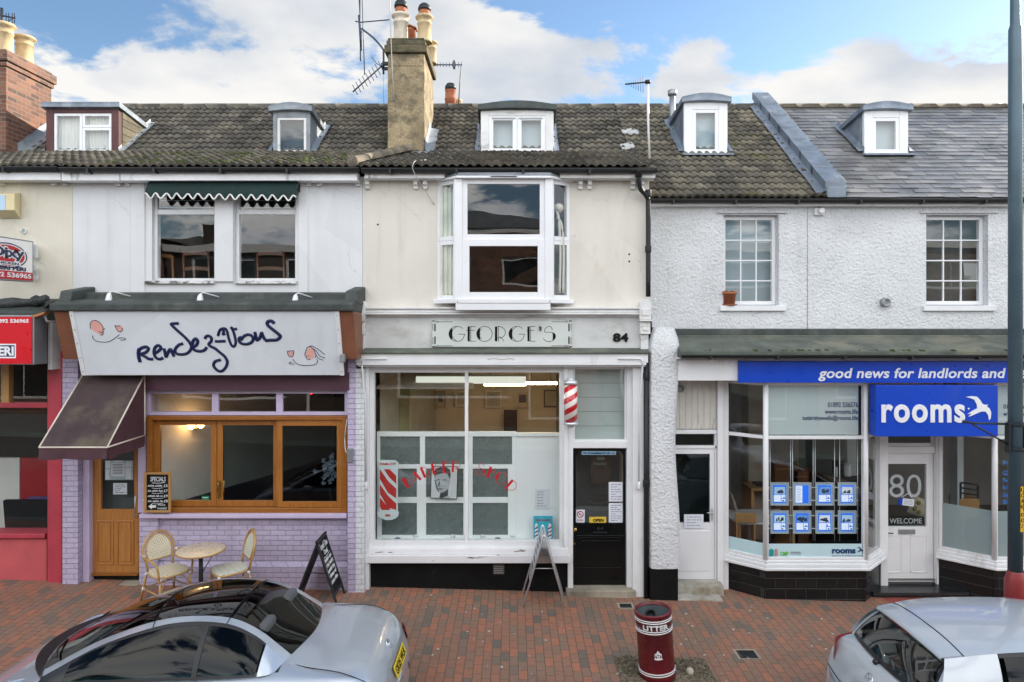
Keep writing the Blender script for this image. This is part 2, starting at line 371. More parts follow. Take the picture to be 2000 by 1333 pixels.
GREYROOF = mat('weathered_flat_roof', (.10, .115, .095), .75, var=.3, vs=3, bump=.4, bs=25, dirt=(.19, .18, .13), dsc=(1, 1, 1), dth=(.5, .72))
BLACK = mat('black_gloss', (.004, .005, .0055), .18, var=.3, spec=.35)
BLACKP = mat('black_painted_render', (.005, .006, .0065), .5, var=.4, spec=.2, bump=.3, bs=30, dirt=(.10, .10, .10), dv=7, dsc=(1, 1, .6), dth=(.68, .8))
GUTTER = mat('black_plastic', (.010, .011, .012), .55, var=.3)
LEAD = mat('lead_sheet', (.20, .235, .28), .5, metal=.35, var=.25, vs=4, bump=.3, bs=14, bd=.02, dirt=(.45, .47, .49), dv=3, dsc=(1, 1, .5), dth=(.56, .8))
LEADPALE = mat('pale_lead', (.22, .245, .27), .5, metal=.2, var=.25, vs=5, bump=.4, bs=14, bd=.02, dirt=(.14, .15, .16), dth=(.55, .75))
TILE = mat('concrete_tile', (.132, .122, .102), .85, var=.35, vs=2.2, bump=.5, bs=60, rnd=.75, fine=.4, dirt=(.035, .034, .028), dv=2.3, dsc=(1, 1, 1), dth=(.50, .70))
def tile_extras(m, moss=.72):
    nt = m.node_tree; N = nt.nodes.new; L = nt.links.new; b = nt.nodes['Principled BSDF']; src = b.inputs['Base Color'].links[0].from_socket; tc = N('ShaderNodeTexCoord'); co = tc.outputs['Object']
    c = mix(N, L, ramp(N, L, noise(N, L, co, 20, 2, .5), (.66, 0.), (.72, .7)), src, (.34, .34, .30))
    c = mix(N, L, ramp(N, L, noise(N, L, co, 1.7, 5, .7), (moss-.1, 0.), (moss, .8)), c, (.09, .095, .02))
    L(c, b.inputs['Base Color'])
tile_extras(TILE, .76)
TILEM = mat('mossy_concrete_tile', (.155, .143, .115), .85, var=.35, vs=2.2, bump=.5, bs=60, rnd=.8, fine=.45, dirt=(.05, .048, .035), dv=2.5, dsc=(1, 1, 1), dth=(.52, .72)); tile_extras(TILEM, .70)
SLATE = mat('natural_slate', (.235, .235, .237), .36, var=.25, vs=1.3, bump=.25, bs=30, rnd=.55, fine=.35, dirt=(.12, .12, .105), dv=1.1, dsc=(1, 1, 1), dth=(.52, .72), rv=.14)
LILAC = brickm('lilac_painted_brick', (.50, .455, .62), (.57, .51, .69), (.37, .32, .47), ms=.006, bump=.9, rough=.55, sm=.5, stain=(.48, .41, .54))
WHITEB = brickm('white_painted_brick', (.66, .68, .72), (.72, .74, .78), (.50, .51, .53), ms=.006, bump=.8, rough=.55, sm=.5)
weather(LILAC, (.30, .25, .32), .35, False)
LILACP = mat('lilac_paint', (.56, .48, .66), .45, var=.06, bump=.1, bs=20, dirt=(.34, .27, .38), dth=(.62, .8))
REDBRICK = brickm('red_brick', [(0, (.07, .03, .022)), (.35, (.17, .062, .038)), (.7, (.22, .085, .048)), (1, (.28, .12, .065))], None, (.20, .165, .13), bump=.7, stain=(.10, .06, .04))
BLACKTILE = brickm('black_glazed_tile', (.004, .005, .006), (.010, .012, .013), (.028, .031, .032), bw=.30, bh=.155, ms=.005, bump=.5, rough=.25)
PAVE = brickm('brick_paving', [(0, (.17, .15, .125)), (.05, (.19, .155, .125)), (.12, (.27, .18, .13)), (.5, (.34, .18, .12)), (.78, (.38, .175, .11)), (1, (.45, .185, .11))], None, (.11, .08, .058), bw=.208, bh=.104, ms=.0045, bump=.55, rough=.72, paving=True, stain=(.13, .10, .075), sm=.15)
WOOD = None
def woodm(name, c, c2, rough=.35, vertical=True):
    m, nt, N, L, b = nodes(name); tc = N('ShaderNodeTexCoord')
    n = noise(N, L, tc.outputs['Object'], 6, 6, .6, (7, 7, .5) if vertical else (.5, 7, 7))
    L(mix(N, L, ramp(N, L, n, (.3, 0.), (.7, 1.)), c, c2), b.inputs['Base Color']); b.inputs['Roughness'].default_value = rough; b.inputs['Coat Weight'].default_value = .3
    bumpn(N, L, b, n, .12, .004); return m
WOODV = woodm('varnished_oak', (.42, .165, .03), (.27, .095, .017)); WOODD = woodm('varnished_door', (.48, .21, .055), (.33, .135, .03))
WOODH = woodm('varnished_oak_rail', (.36, .135, .022), (.22, .075, .012), vertical=False)
PINE = woodm('pale_pine', (.50, .28, .10), (.40, .21, .07))
CRIMSON = mat('crimson_paint', (.44, .050, .075), .4, var=.12, dirt=(.22, .05, .05), dth=(.6, .8))
CRIMSON2 = mat('faded_crimson_render', (.50, .09, .10), .6, var=.12, vs=2, bump=.2, bs=30, dirt=(.32, .17, .07), dv=2.5, dsc=(1, 1, .8), dth=(.62, .74))
OXBLOOD = mat('oxblood_paint', (.075, .018, .018), .5, var=.2, dirt=(.14, .07, .05), dth=(.6, .8))
MAROON = mat('maroon_canvas', (.075, .030, .040), .75, var=.18, vs=4, bump=.25, bs=150)
MAROONP = mat('maroon_paint', (.095, .040, .060), .4, var=.1)
MAROOND = mat('weathered_canvas', (.052, .030, .032), .75, var=.3, vs=3, bump=.25, bs=150, dirt=(.115, .10, .06), dv=1.6, dsc=(1, 1, 1), dth=(.48, .68))
PIPE = mat('cream_piping', (.70, .62, .52), .6, var=.1)
BROWN = mat('brown_panel', (.22, .085, .045), .5, var=.12)
SIGNW = weather(mat('sign_grey_white', (.76, .80, .85), .35, var=.03), (.55, .56, .56), .5, False)
NAVY = flatm('navy_lettering', (.008, .016, .075), .4)
GREENCAN = mat('green_canvas', (.003, .022, .020), .8, var=.2, bump=.2, bs=120)
CANW = flatm('white_trim', (.75, .74, .72), .6)
BLUE = weather(mat('royal_blue_panel', (.000, .056, .51), .3, var=.06, vs=1.5, rv=.1), (.05, .10, .36), .4, False)
LETW = flatm('white_lettering', (.82, .83, .86), .4)
GOLD = flatm('brass', (.55, .36, .10), .25, 1)
STEEL = mat('brushed_steel', (.66, .68, .70), .35, .55, var=.1)
GALV = mat('grey_metal', (.30, .32, .34), .45, .6, var=.15)
DARKM = mat('dark_metal', (.03, .035, .04), .5, .5, var=.3)
TERRA = mat('terracotta', (.36, .12, .055), .75, var=.2, dirt=(.16, .07, .04), dth=(.55, .75))
POTC = mat('buff_chimney_pot', (.55, .42, .24), .75, var=.15, vs=5, dirt=(.20, .15, .09), dv=4, dth=(.52, .72), bump=.2)
POTW = mat('pale_chimney_pot', (.62, .55, .44), .75, var=.15, vs=5, dirt=(.25, .22, .17), dv=4, dth=(.52, .72), bump=.2)
STUCCO = mat('weathered_ochre_render', (.40, .315, .19), .9, var=.32, vs=2.2, bump=.6, bs=35, bd=.02, dirt=(.15, .125, .08), dv=4.5, dsc=(1, 1, 1), dth=(.47, .60), fine=.55)
STUCCOD = mat('mossy_render_cap', (.17, .14, .08), .9, var=.35, vs=4, bump=.6, bs=35, bd=.02, dirt=(.05, .052, .03), dv=4, dsc=(1, 1, 1), dth=(.44, .62), fine=.3)
STONE = mat('worn_stone', (.34, .30, .23), .85, var=.2, vs=4, bump=.4, bs=30, dirt=(.15, .13, .10), dth=(.5, .7))
SOIL = mat('gravelly_soil', (.27, .215, .15), .95, var=.5, vs=14, bump=.9, bs=60, bd=.03, fine=.8, dirt=(.05, .06, .02), dv=3, dsc=(1, 1, 1), dth=(.66, .74))
ASPH = mat('asphalt', (.05, .05, .052), .9, var=.25, vs=3, bump=.5, bs=120)
KERB = mat('granite_kerb', (.20, .26, .25), .85, var=.15, vs=6, bump=.3)
CURT = mat('net_curtain', (.70, .70, .67), .9, var=.05)
CURTG = mat('cream_curtain', (.70, .70, .60), .9, var=.12, vs=4)
BLIND = mat('grey_blind', (.42, .50, .54), .8, var=.05)
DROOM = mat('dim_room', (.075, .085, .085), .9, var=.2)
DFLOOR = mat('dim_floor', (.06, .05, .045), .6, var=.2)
BUFF = mat('buff_wall', (.50, .40, .24), .9, var=.08)
PALEWALL = mat('pale_wall', (.80, .79, .74), .9, var=.06)
OFFWALL = mat('office_wall', (.36, .33, .30), .9, var=.1)
PAPER = flatm('paper', (.72, .75, .82), .7)
INK = flatm('grey_ink', (.10, .11, .14), .7)
DPANEL = mat('black_panel', (.006, .007, .008), .6, var=.3, spec=.2)
GLASS = glassm('window_glass', refl=1.9)
GLASSW = glassm('old_window_glass', refl=2.4, wav=.06, ws=1.3)
GLASSD = glassm('tinted_window_glass', (.36, .45, .45), .9)
OBSC = mat('obscured_glass', (.13, .165, .16), .28, var=.12, vs=3, bump=.5, bs=90, bd=.01, spec=.8)
PEG = None
def pegm():
    m, nt, N, L, b = nodes('pegboard'); tc = N('ShaderNodeTexCoord'); v = N('ShaderNodeTexVoronoi'); v.inputs['Scale'].default_value = 40; v.inputs['Randomness'].default_value = 0; L(tc.outputs['Object'], v.inputs['Vector'])
    mp = N('ShaderNodeMapping'); mp.inputs['Scale'].default_value = (1, 0, 1); L(tc.outputs['Object'], mp.inputs[0]); L(mp.outputs[0], v.inputs['Vector'])
    L(mix(N, L, ramp(N, L, v.outputs['Distance'], (.17, 0.), (.24, 1.)), (.66, .70, .71), (.88, .91, .92)), b.inputs['Base Color']); b.inputs['Roughness'].default_value = .5; return m
PEG = pegm()
FROST = filmm('frosted_film', (.62, .72, .74), .80); FROST2 = filmm('frosted_lower_film', (.34, .43, .46), .82)
SKYB = mat('pale_blue_film', (.50, .68, .73), .5, var=.03)
# ------------------------------------------------------------------ ground
def sheet(name, x0, x1, y0, y1, dz, m, lab, n=2):
    mb = MB(); mb.quad((x0,y0,zg(x0)+dz),(x1,y0,zg(x1)+dz),(x1,y1,zg(x1)+dz),(x0,y1,zg(x0)+dz)); return build(mb, name, m, tagd=(lab, None, None, 'structure'))
KY = 7.42
sheet('ground', -600, 600, -600, 600, -.16, ASPH, 'ground under and beyond the street')
sheet('road', -60, 60, -1.2, KY-.12, -.115, ASPH, 'asphalt road along the parade of shops')
sheet('pavement', -14, 16, KY, 10.95, 0, PAVE, 'red and grey brick paving in front of the shops')
sheet('far_pavement', -60, 60, -5.0, -1.35, 0, mat('far_paving', (.16, .155, .15), .9, var=.2), 'paving on the far side of the road')
for nm, y0, y1 in (('kerb', KY-.125, KY-.004), ('far_kerb', -1.346, -1.22)):
    mb = MB(); i = [mb.pt(p) for p in ((-60,y0,zg(-60)-.15),(60,y0,zg(60)-.15),(60,y1,zg(60)-.15),(-60,y1,zg(-60)-.15),(-60,y0,zg(-60)+.003),(60,y0,zg(60)+.003),(60,y1,zg(60)+.003),(-60,y1,zg(-60)+.003))]
    for q in ((4,5,6,7),(0,1,5,4),(2,3,7,6)): mb.face([i[k] for k in q])
    build(mb, nm, KERB, tagd=('pale granite kerb along the %s side of the road' % ('shop' if nm == 'kerb' else 'far'), None, None, 'structure'))
# soil patch round the bin
def soil_patch():
    x0, x1, y0, y1 = 1.20, 2.30, 7.50, 8.31; nx, ny = 46, 34; mb = MB(); P = []
    for i in range(nx+1):
        row = []
        for j in range(ny+1):
            x = x0+(x1-x0)*i/nx; y = y0+(y1-y0)*j/ny; e = min(i, nx-i, j, ny-j)
            row.append((x, y, zg(x)+.004 + (0 if e == 0 else .012+random.uniform(-.008, .012))))
        P.append(row)
    mb.grid(P, False)
    for k in range(90):
        x, y = random.uniform(x0+.05, x1-.05), random.uniform(y0+.05, y1-.04); r = random.choice((.006, .01, .014, .022)); z = zg(x)+.018
        mb.lathe([(0, r*.9), (r*.7, r*.6), (r, 0), (r*.6, -r*.5)], (x, y, z), 6, (random.uniform(-.5, .5), random.uniform(-.5, .5), 1))
    build(mb, 'soil', SOIL, tagd=('bare gravelly soil patch round the litter bin', None, None, 'stuff'))
    mb = MB()
    for k in range(130):
        t = random.random(); x = random.choice((random.uniform(x0+.02, x0+.30), random.uniform(x1-.35, x1-.02))); y = random.uniform(y0+.3, y1-.01); z = zg(x)+.015
        for q in range(5):
            a = random.uniform(0, 6.28); h = random.uniform(.008, .03); w = .004; dx, dy = math.cos(a), math.sin(a); l = random.uniform(.01, .03)
            mb.face([mb.pt(p) for p in ((x-dy*w, y+dx*w, z), (x+dy*w, y-dx*w, z), (x+dx*l+dy*w*.4, y+dy*l, z+h))])
    build(mb, 'moss', mat('moss_green', (.035, .07, .012), .9, var=.4), tagd=('low green weeds and moss at the edges of the soil', None, None, 'stuff'))
    mb = MB(); mb.lathe([(0, .05), (.03, .042), (.047, .01), (.04, -.03)], (2.03, 7.93, zg(2.03)+.035), 7, (.2, .3, 1)); build(mb, 'pale_stone', mat('pale_rock', (.55, .50, .40), .9, var=.2, bump=.5, bs=40), tagd=('fist sized pale stone on the soil beside the bin', 'stone'))
soil_patch()
def grate(px, py, w, d, lab, gm):
    Y = 8.0
    for _ in range(6): Y = (H - zg(X(px, Y))) * FPX / (py - HY)
    x = X(px, Y); z = zg(x); t = thing('drain_cover', lab, 'drain cover', (x, Y, z))
    mb = MB(); a, b = w/2, d/2
    for p in ((x-a-.03, x+a+.03, Y-b-.03, Y-b), (x-a-.03, x+a+.03, Y+b, Y+b+.03), (x-a-.03, x-a, Y-b, Y+b), (x+a, x+a+.03, Y-b, Y+b)): mb.box(*p, z-.02, z+.006)
    build(mb, 'frame', gm, t)
    mb = MB(); mb.box(x-a, x+a, Y-b, Y+b, z-.03, z+.002); k = int(w/.03)
    for i in range(k): mb.box(x-a+.006+i*w/k, x-a+.022+i*w/k, Y-b+.01, Y+b-.01, z+.002, z+.008)
    for i in range(int(d/.04)): mb.box(x-a+.004, x+a-.004, Y-b+.008+i*.04, Y-b+.02+i*.04, z+.002, z+.0075)
    build(mb, 'grid', DARKM, t)
grate(1459, 1279, .22, .20, 'small square cast iron drain cover in open brick paving', STONE)
grate(1222, 1184, .17, .14, 'small drain cover close to the barber shop downpipe foot', STONE)
mb = MB()
for k in range(170):
    x, y = random.uniform(-5, 5.5), random.uniform(7.6, 10.0); r = random.choice((.005, .006, .008, .012, .016)); mb.lathe([(0, .003), (r, .002), (r*1.1, -.002)], (x, y, zg(x)+.004), 6)
build(mb, 'litter_specks', mat('chewing_gum', (.55, .54, .50), .8), tagd=('pale specks of gum and litter trodden into the paving', None, None, 'stuff'))
# ------------------------------------------------------------------ roof pieces
def zp(Y): return 5.93 + .75*(Y-10.65)
def yp(z): return 10.65 + (z-5.93)/.75
RIDGE = 13.69; BRK = 11.88
LOWA, LOWB = (9.98, 6.235), (BRK+.06, 6.885)
def tiles(mb, x0, x1, A, B, g=.215, w=.256, keep=None, off=.0):
    Ya, Za = A; Yb, Zb = B; Ls = math.hypot(Yb-Ya, Zb-Za); ty, tz = (Yb-Ya)/Ls, (Zb-Za)/Ls; ny, nz = -tz, ty
    rows = max(1, round(Ls/g)); g = Ls/rows; cols = max(1, round((x1-x0)/w)); w = (x1-x0)/cols; NX = 12
    for r in range(rows):
        for c in range(cols):
            xa = x0 + c*w; s0 = r*g - .02 + random.uniform(-.006, .006); s1 = (r+1)*g + .03
            if keep and not keep(xa+w/2, Ya+ty*(s0+s1)/2): continue
            rr = random.random(); lift = .036 + random.uniform(-.004, .007); tw = random.uniform(-.005, .005)
            if random.random() < .02: lift += .014; s0 -= .03; tw *= 3
            if random.random() < .012: rr = 1.0
            top = []; bot = []; lip = []
            for k in range(NX+1):
                t = k/NX; ph = (t*2) % 1
                h = .030*(max(0, math.sin(math.pi*ph/.76))**.75 if ph < .76 else 0)
                x = xa + t*w
                def P(s, d): return (x, Ya+ty*s+ny*d, Za+tz*s+nz*d)
                bot.append(mb.pt(P(s0, h+lift+tw*t))); top.append(mb.pt(P(s1, h+.004))); lip.append(mb.pt(P(s0+.006, h+lift-.045+tw*t)))
            for k in range(NX):
                mb.face((bot[k], bot[k+1], top[k+1], top[k]), True, rr); mb.face((lip[k], lip[k+1], bot[k+1], bot[k]), False, rr)
    # closed underlay so that no light passes between tiles
    mb.quad((x0,Ya+.03,Za-.012),(x1,Ya+.03,Za-.012),(x1,Yb,Zb-.04),(x0,Yb,Zb-.04), r=.1)
def slates(mb, x0, x1, A, B, g=.157, w=.25):
    Ya, Za = A; Yb, Zb = B; Ls = math.hypot(Yb-Ya, Zb-Za); ty, tz = (Yb-Ya)/Ls, (Zb-Za)/Ls; ny, nz = -tz, ty
    rows = round(Ls/g); g = Ls/rows
    for r in range(rows):
        x = x0 - (w/2 if r % 2 else 0)
        while x < x1:
            xa, xb = max(x, x0), min(x+w-.004, x1); x += w
            if xb-xa < .02: continue
            s0 = r*g + random.uniform(-.012, .006); s1 = (r+1)*g+.05; l0 = .016+random.uniform(-.003, .006); l1 = l0 + random.uniform(-.004, .004); rr = random.random()
            def P(xx, s, d): return (xx, Ya+ty*s+ny*d, Za+tz*s+nz*d)
            i = [mb.pt(p) for p in (P(xa,s0,l0),P(xb,s0,l1),P(xb,s1,.003),P(xa,s1,.003),P(xa,s0+.002,l0-.011),P(xb,s0+.002,l1-.011))]
            mb.face(i[:4], r=rr); mb.face((i[4],i[5],i[1],i[0]), r=rr); mb.face((i[0],i[3],i[4]), r=rr); mb.face((i[1],i[5],i[2]), r=rr)
    mb.quad((x0,Ya,Za-.015),(x1,Ya,Za-.015),(x1,Yb,Zb-.02),(x0,Yb,Zb-.02), r=.1)
def halfround(mb, a, b, r, n=1, seg=10, gap=.004):
    a, b = Vector(a), Vector(b); t = (b-a)/n; d = t.normalized(); s = d.cross(Vector((0,0,1))).normalized(); u = s.cross(d)
    for k in range(n):
        p, q = a+t*k, a+t*(k+1)-d*gap; rr = random.random(); r0 = r*random.uniform(.97, 1.04)
        A = [mb.pt(p+s*math.cos(math.pi*j/seg)*r0+u*math.sin(math.pi*j/seg)*r0) for j in range(seg+1)]; B = [mb.pt(q+s*math.cos(math.pi*j/seg)*r+u*math.sin(math.pi*j/seg)*r) for j in range(seg+1)]
        for j in range(seg): mb.face((A[j], A[j+1], B[j+1], B[j]), True, rr)
        mb.face(A, r=rr); mb.face(B[::-1], r=rr)
def gutter(parent, x0, x1, Y, z, r=.055, cap=True):
    mb = MB(); A = []
    for x in (x0, x1):
        A.append([mb.pt((x, Y+r*math.cos(math.pi+math.pi*k/10), z+r*math.sin(math.pi+math.pi*k/10))) for k in range(11)])
    for k in range(10): mb.face((A[0][k], A[1][k], A[1][k+1], A[0][k+1]), True)
    mb.face(A[0]); mb.face(A[1][::-1]); mb.box(x0, x1, Y-r-.006, Y-r+.004, z-.006, z+.008)
    x = x0+.4
    while x < x1-.1: mb.box(x, x+.03, Y-r-.012, Y+r, z-r-.012, z-.01); x += .95
    return build(mb, 'gutter', GUTTER, parent)
def fr2(P0, P1):
    P0, P1 = Vector(P0), Vector(P1); U = (P1-P0).normalized(); Nn = Vector((-U.y, U.x, 0))
    return lambda x, y, z: P0 + U*x + Nn*y + Vector((0, 0, z))
def window(parent, x0, x1, z0, z1, Y, fw=.05, d=.06, cols=(), rows=(), bar=.022, m=None, gm=None, fr=None, name='window', inset=.35, bt=None):
    m = m or PVC; gm = gm or GLASS; mb = MB(); mb.fr = fr
    mb.box(x0, x0+fw, Y, Y+d, z0, z1); mb.box(x1-fw, x1, Y, Y+d, z0, z1); mb.box(x0+fw, x1-fw, Y, Y+d, z1-fw, z1); mb.box(x0+fw, x1-fw, Y, Y+d, z0, z0+fw)
    a, b, c, e = x0+fw, x1-fw, z0+fw, z1-fw; bt = d*.6 if bt is None else bt; zs = [c, *[c+(e-c)*r for r in rows], e]
    for r in zs[1:-1]: mb.box(a, b, Y+.006, Y+bt, r-bar/2, r+bar/2)
    for q in cols:
        for i in range(len(zs)-1): mb.box(a+(b-a)*q-bar/2, a+(b-a)*q+bar/2, Y+.008, Y+bt-.002, zs[i]+(bar/2 if i else 0), zs[i+1]-(bar/2 if i < len(zs)-2 else 0))
    w = build(mb, name, m, parent, bevel=.004); g = MB(); g.fr = fr; yy = Y+d*inset
    g.quad((a,yy,c),(b,yy,c),(b,yy,e),(a,yy,e)); build(g, 'pane', gm, w); return w
def room(parent, x0, x1, y0, y1, z0, z1, m, fm=None, name='room_interior', cm=None):
    mb = MB(); mb.quad((x0,y1,z0),(x1,y1,z0),(x1,y1,z1),(x0,y1,z1)); mb.quad((x0,y0,z0),(x0,y1,z0),(x0,y1,z1),(x0,y0,z1)); mb.quad((x1,y1,z0),(x1,y0,z0),(x1,y0,z1),(x1,y1,z1)); mb.quad((x0,y0,z1),(x0,y1,z1),(x1,y1,z1),(x1,y0,z1))
    o = build(mb, name, m, parent); mb = MB(); mb.quad((x0,y0,z0),(x1,y0,z0),(x1,y1,z0),(x0,y1,z0)); build(mb, 'room_floor', fm or DFLOOR, parent); return o
def curtain(parent, x0, x1, z0, z1, Y, m, amp=.02, wl=.07, name='curtain', fr=None):
    mb = MB(); mb.fr = fr; n = max(8, int((x1-x0)/wl*8)); P = []
    for i in range(n+1):
        x = x0+(x1-x0)*i/n; a = amp*math.sin(2*math.pi*(x-x0)/wl + .8*math.sin(x*9)); P.append([(x, Y+a*.7, z1), (x, Y+a, (z0+z1)/2), (x, Y+a*1.2, z0)])
    mb.grid(P); return build(mb, name, m, parent)
def corbels(parent, pxs, Y, p0, p1):
    for px in pxs:
        mb = MB(); x = X(px, Y); z1, z0 = Z(p0, Y), Z(p1, Y); h = z1-z0
        mb.box(x-.032, x+.032, Y-.14, Y+.01, z1-h*.34, z1); mb.box(x-.030, x+.030, Y-.10, Y+.01, z1-h*.66, z1-h*.342); mb.box(x-.032, x+.032, Y-.055, Y+.01, z0, z1-h*.662)
        build(mb, 'eaves_bracket', WORN, parent, bevel=.006)
def dormer(house, p0, p1, q0, q1, style, Yf=11.86, lab=None):
    x0, x1 = X(p0, Yf), X(p1, Yf); z0, z1 = Z(q1, Yf)-.05, Z(q0, Yf); back = 0.16
    mats = {'red': (OXBLOOD, SLATE, LEAD), 'zinc': (LEADPALE, LEADPALE, LEADPALE), 'white': (WORN, LEADPALE, DARKFELT), 'lead': (PVC, LEAD, LEAD)}[style]
    mb = MB()   # body: front frame and cheeks as one solid wedge
    yb = yp(z1-back)+.02; lo = zp(yb)-.4
    ft = .07; w0 = {'red': .13, 'zinc': .07, 'white': .14, 'lead': .15}[style]; wt = .10 if style != 'lead' else .12
    # front frame
    mb.box(x0, x0+w0, Yf, Yf+ft, z0, z1-.09); mb.box(x1-w0, x1, Yf, Yf+ft, z0, z1-.09); mb.box(x0+w0, x1-w0, Yf+.004, Yf+ft, z1-.09-wt, z1-.09); mb.box(x0+w0, x1-w0, Yf-.02, Yf+ft, z0, z0+.09)
    D = build(mb, 'dormer', mats[0], house, bevel=.006)
    if lab: D['label'] = lab
    for s, xx in ((1, x0), (-1, x1)):
        mb = MB(); P = [(xx, Yf+ft, z0-.3), (xx, Yf+ft, z1-.05), (xx, yb, z1-back-.02), (xx, yb, z1-back-.3)]
        mb.prism(P, (0, 0, 0), (s*.05, 0, 0)); build(mb, 'dormer_cheek', mats[1], D)
        if style == 'red' and s == -1:
            mb = MB()
            for k in range(6):
                zz = z0+.04+k*.13; ye = min(yb, yp(zz)+.15)
                ye2 = min(ye, yb - .0)
                if ye2 > Yf+.2: mb.box(xx, xx+.016, Yf+.09, ye2, zz, zz+.12)
            build(mb, 'hung_tiles', mat('cheek_tile', (.13, .115, .075), .8, var=.3, vs=5, bump=.4, rnd=.4, fine=.4), D, rnd=True)
    mb = MB(); n = 10; P = []
    for i in range(n+1):
        t = i/n; x = x0-.05+(x1-x0+.1)*t; arc = (0 if style == 'red' else .07)*math.sin(math.pi*t)
        P.append([(x, Yf-.07, z1-.10+arc*.4), (x, Yf-.07, z1-.015+arc), (x, yb+.05, z1-back-.01+arc*.4), (x, yb+.05, z1-back-.09)])
    I = mb.grid([r[:3] for r in P], True)
    Q = [[(r[0][0], r[0][1], r[0][2]-.004), (r[0][0], r[3][1], r[3][2]-.02)] for r in P]; mb.grid(Q, False)
    for e in (0, n): mb.face([mb.pt(p) for p in P[e]])
    build(mb, 'dormer_roof', mats[2], D)
    a, b, c, e = x0+w0, x1-w0, z0+.09, z1-.09-wt
    if style == 'red':
        mid = a+(b-a)*.49; zm = c+(e-c)*.63
        for q in ((a, mid-.002, c, e), (mid+.002, b, c, zm), (mid+.002, b, zm+.004, e)): window(D, *q, Yf+.012, .045, .05, name='window_frame')
    elif style == 'white':
        mid = (a+b)/2
        for q in ((a, mid-.002), (mid+.002, b)): window(D, *q, c, e, Yf+.012, .075, .05, name='window_frame')
        mb = MB()
        for q in ((a+.05, mid-.03), (mid+.03, b-.05)): mb.box(*q, Yf+.002, Yf+.013, e-.052, e-.030)
        build(mb, 'trickle_vent', GALV, D)
    else: window(D, a, b, c, e, Yf+.012, .06 if style == 'lead' else .045, .05, name='window_frame', m=WORN if style == 'zinc' else PVC, gm=GLASSW)
    if style == 'red': curtain(D, a+.02, b-.02, c, e, Yf+.12, CURT, .014, .055, 'net_curtain')
    else:
        mb = MB(); mb.quad((a-.05,Yf+.16,c-.1),(b+.05,Yf+.16,c-.1),(b+.05,Yf+.16,e+.1),(a-.05,Yf+.16,e+.1)); build(mb, 'blind', DROOM if style == 'zinc' else BLIND, D)
    # lead flashing along the cheek foot and under the front
    mb = MB()
    for s, xx in ((-1, x0), (1, x1)):
        n = 8; ya, yz = Yf-.02, yb+.02; P = []
        for i in range(n+1):
            y = ya+(yz-ya)*i/n; z = zp(y)+.068+random.uniform(-.002, .003); P.append([(xx+s*.004, y, z+.07), (xx+s*.012, y, z+.012), (xx+s*(.10+random.uniform(-.008, .008)), y, z+.004)])
        mb.grid(P)
    mb.box(x0-.06, x1+.06, Yf-.16, Yf, z0+.015, z0+.045); build(mb, 'lead_flashing', LEADPALE if style == 'red' else LEAD, D); return D
def pot(chim, x, y, z, h, r, m, cap=None, name='chimney_pot'):
    mb = MB(); mb.lathe([(r*1.02, 0), (r*1.02, h*.06), (r*.92, h*.1), (r*.88, h*.66), (r*.96, h*.68), (r*.96, h*.72), (r*.88, h*.74), (r*.88, h*.86), (r*1.18, h*.9), (r*1.2, h*.95), (r*1.05, h), (r*.75, h), (r*.7, h*.8)], (x, y, z), 20); o = build(mb, name, m, chim)
    if cap:
        mb = MB(); hc = cap; z += h; mb.lathe([(r*.74, -.02), (r*.74, hc*.45)], (x, y, z), 18); build(mb, 'cowl_collar', TERRA, chim)
        mb = MB(); mb.lathe([(r*.84, hc*.42), (r*.86, hc*.55), (r*.72, hc*.8), (r*.4, hc*.97), (.001, hc)], (x, y, z), 18); build(mb, 'chimney_cowl', DARKM, chim)
def frontdoor_panel(mb, x0, x1, z0, z1, Y):   # raised and fielded panel
    mb.box(x0, x1, Y-.012, Y+.002, z0, z0+.02); mb.box(x0, x1, Y-.012, Y+.002, z1-.02, z1); mb.box(x0, x0+.02, Y-.012, Y+.002, z0+.02, z1-.02); mb.box(x1-.02, x1, Y-.012, Y+.002, z0+.02, z1-.02)
    mb.box(x0+.045, x1-.045, Y-.009, Y+.002, z0+.045, z1-.045)
FA = 10.2
WT = 6.12
# ================================================================== houses
XA, XB, XC, XD, XE = -11.5, X(142, FA), X(708, FA), X(1268, FA), 12.5
def rear(house, x0, x1, ends=()):
    mb = MB(); mb.quad((x0,RIDGE,8.21),(x1,RIDGE,8.21),(x1,17.6,5.4),(x0,17.6,5.4)); mb.quad((x0,17.6,-.6),(x1,17.6,-.6),(x1,17.6,5.4),(x0,17.6,5.4))
    for e in ends: mb.face([mb.pt((e, *p)) for p in ((10.2,-.6),(10.2,6.1),(11.88,6.8),(RIDGE,8.18),(17.6,5.38),(17.6,-.6))])
    build(mb, 'rear_shell', REDBRICK, house)
def ridge(house, x0, x1, m=None):
    mb = MB(); halfround(mb, (x0, RIDGE, 8.17), (x1, RIDGE, 8.17), .11, max(1, round((x1-x0)/.45)), 8); build(mb, 'ridge_tiles', m or TILE, house, rnd=True)
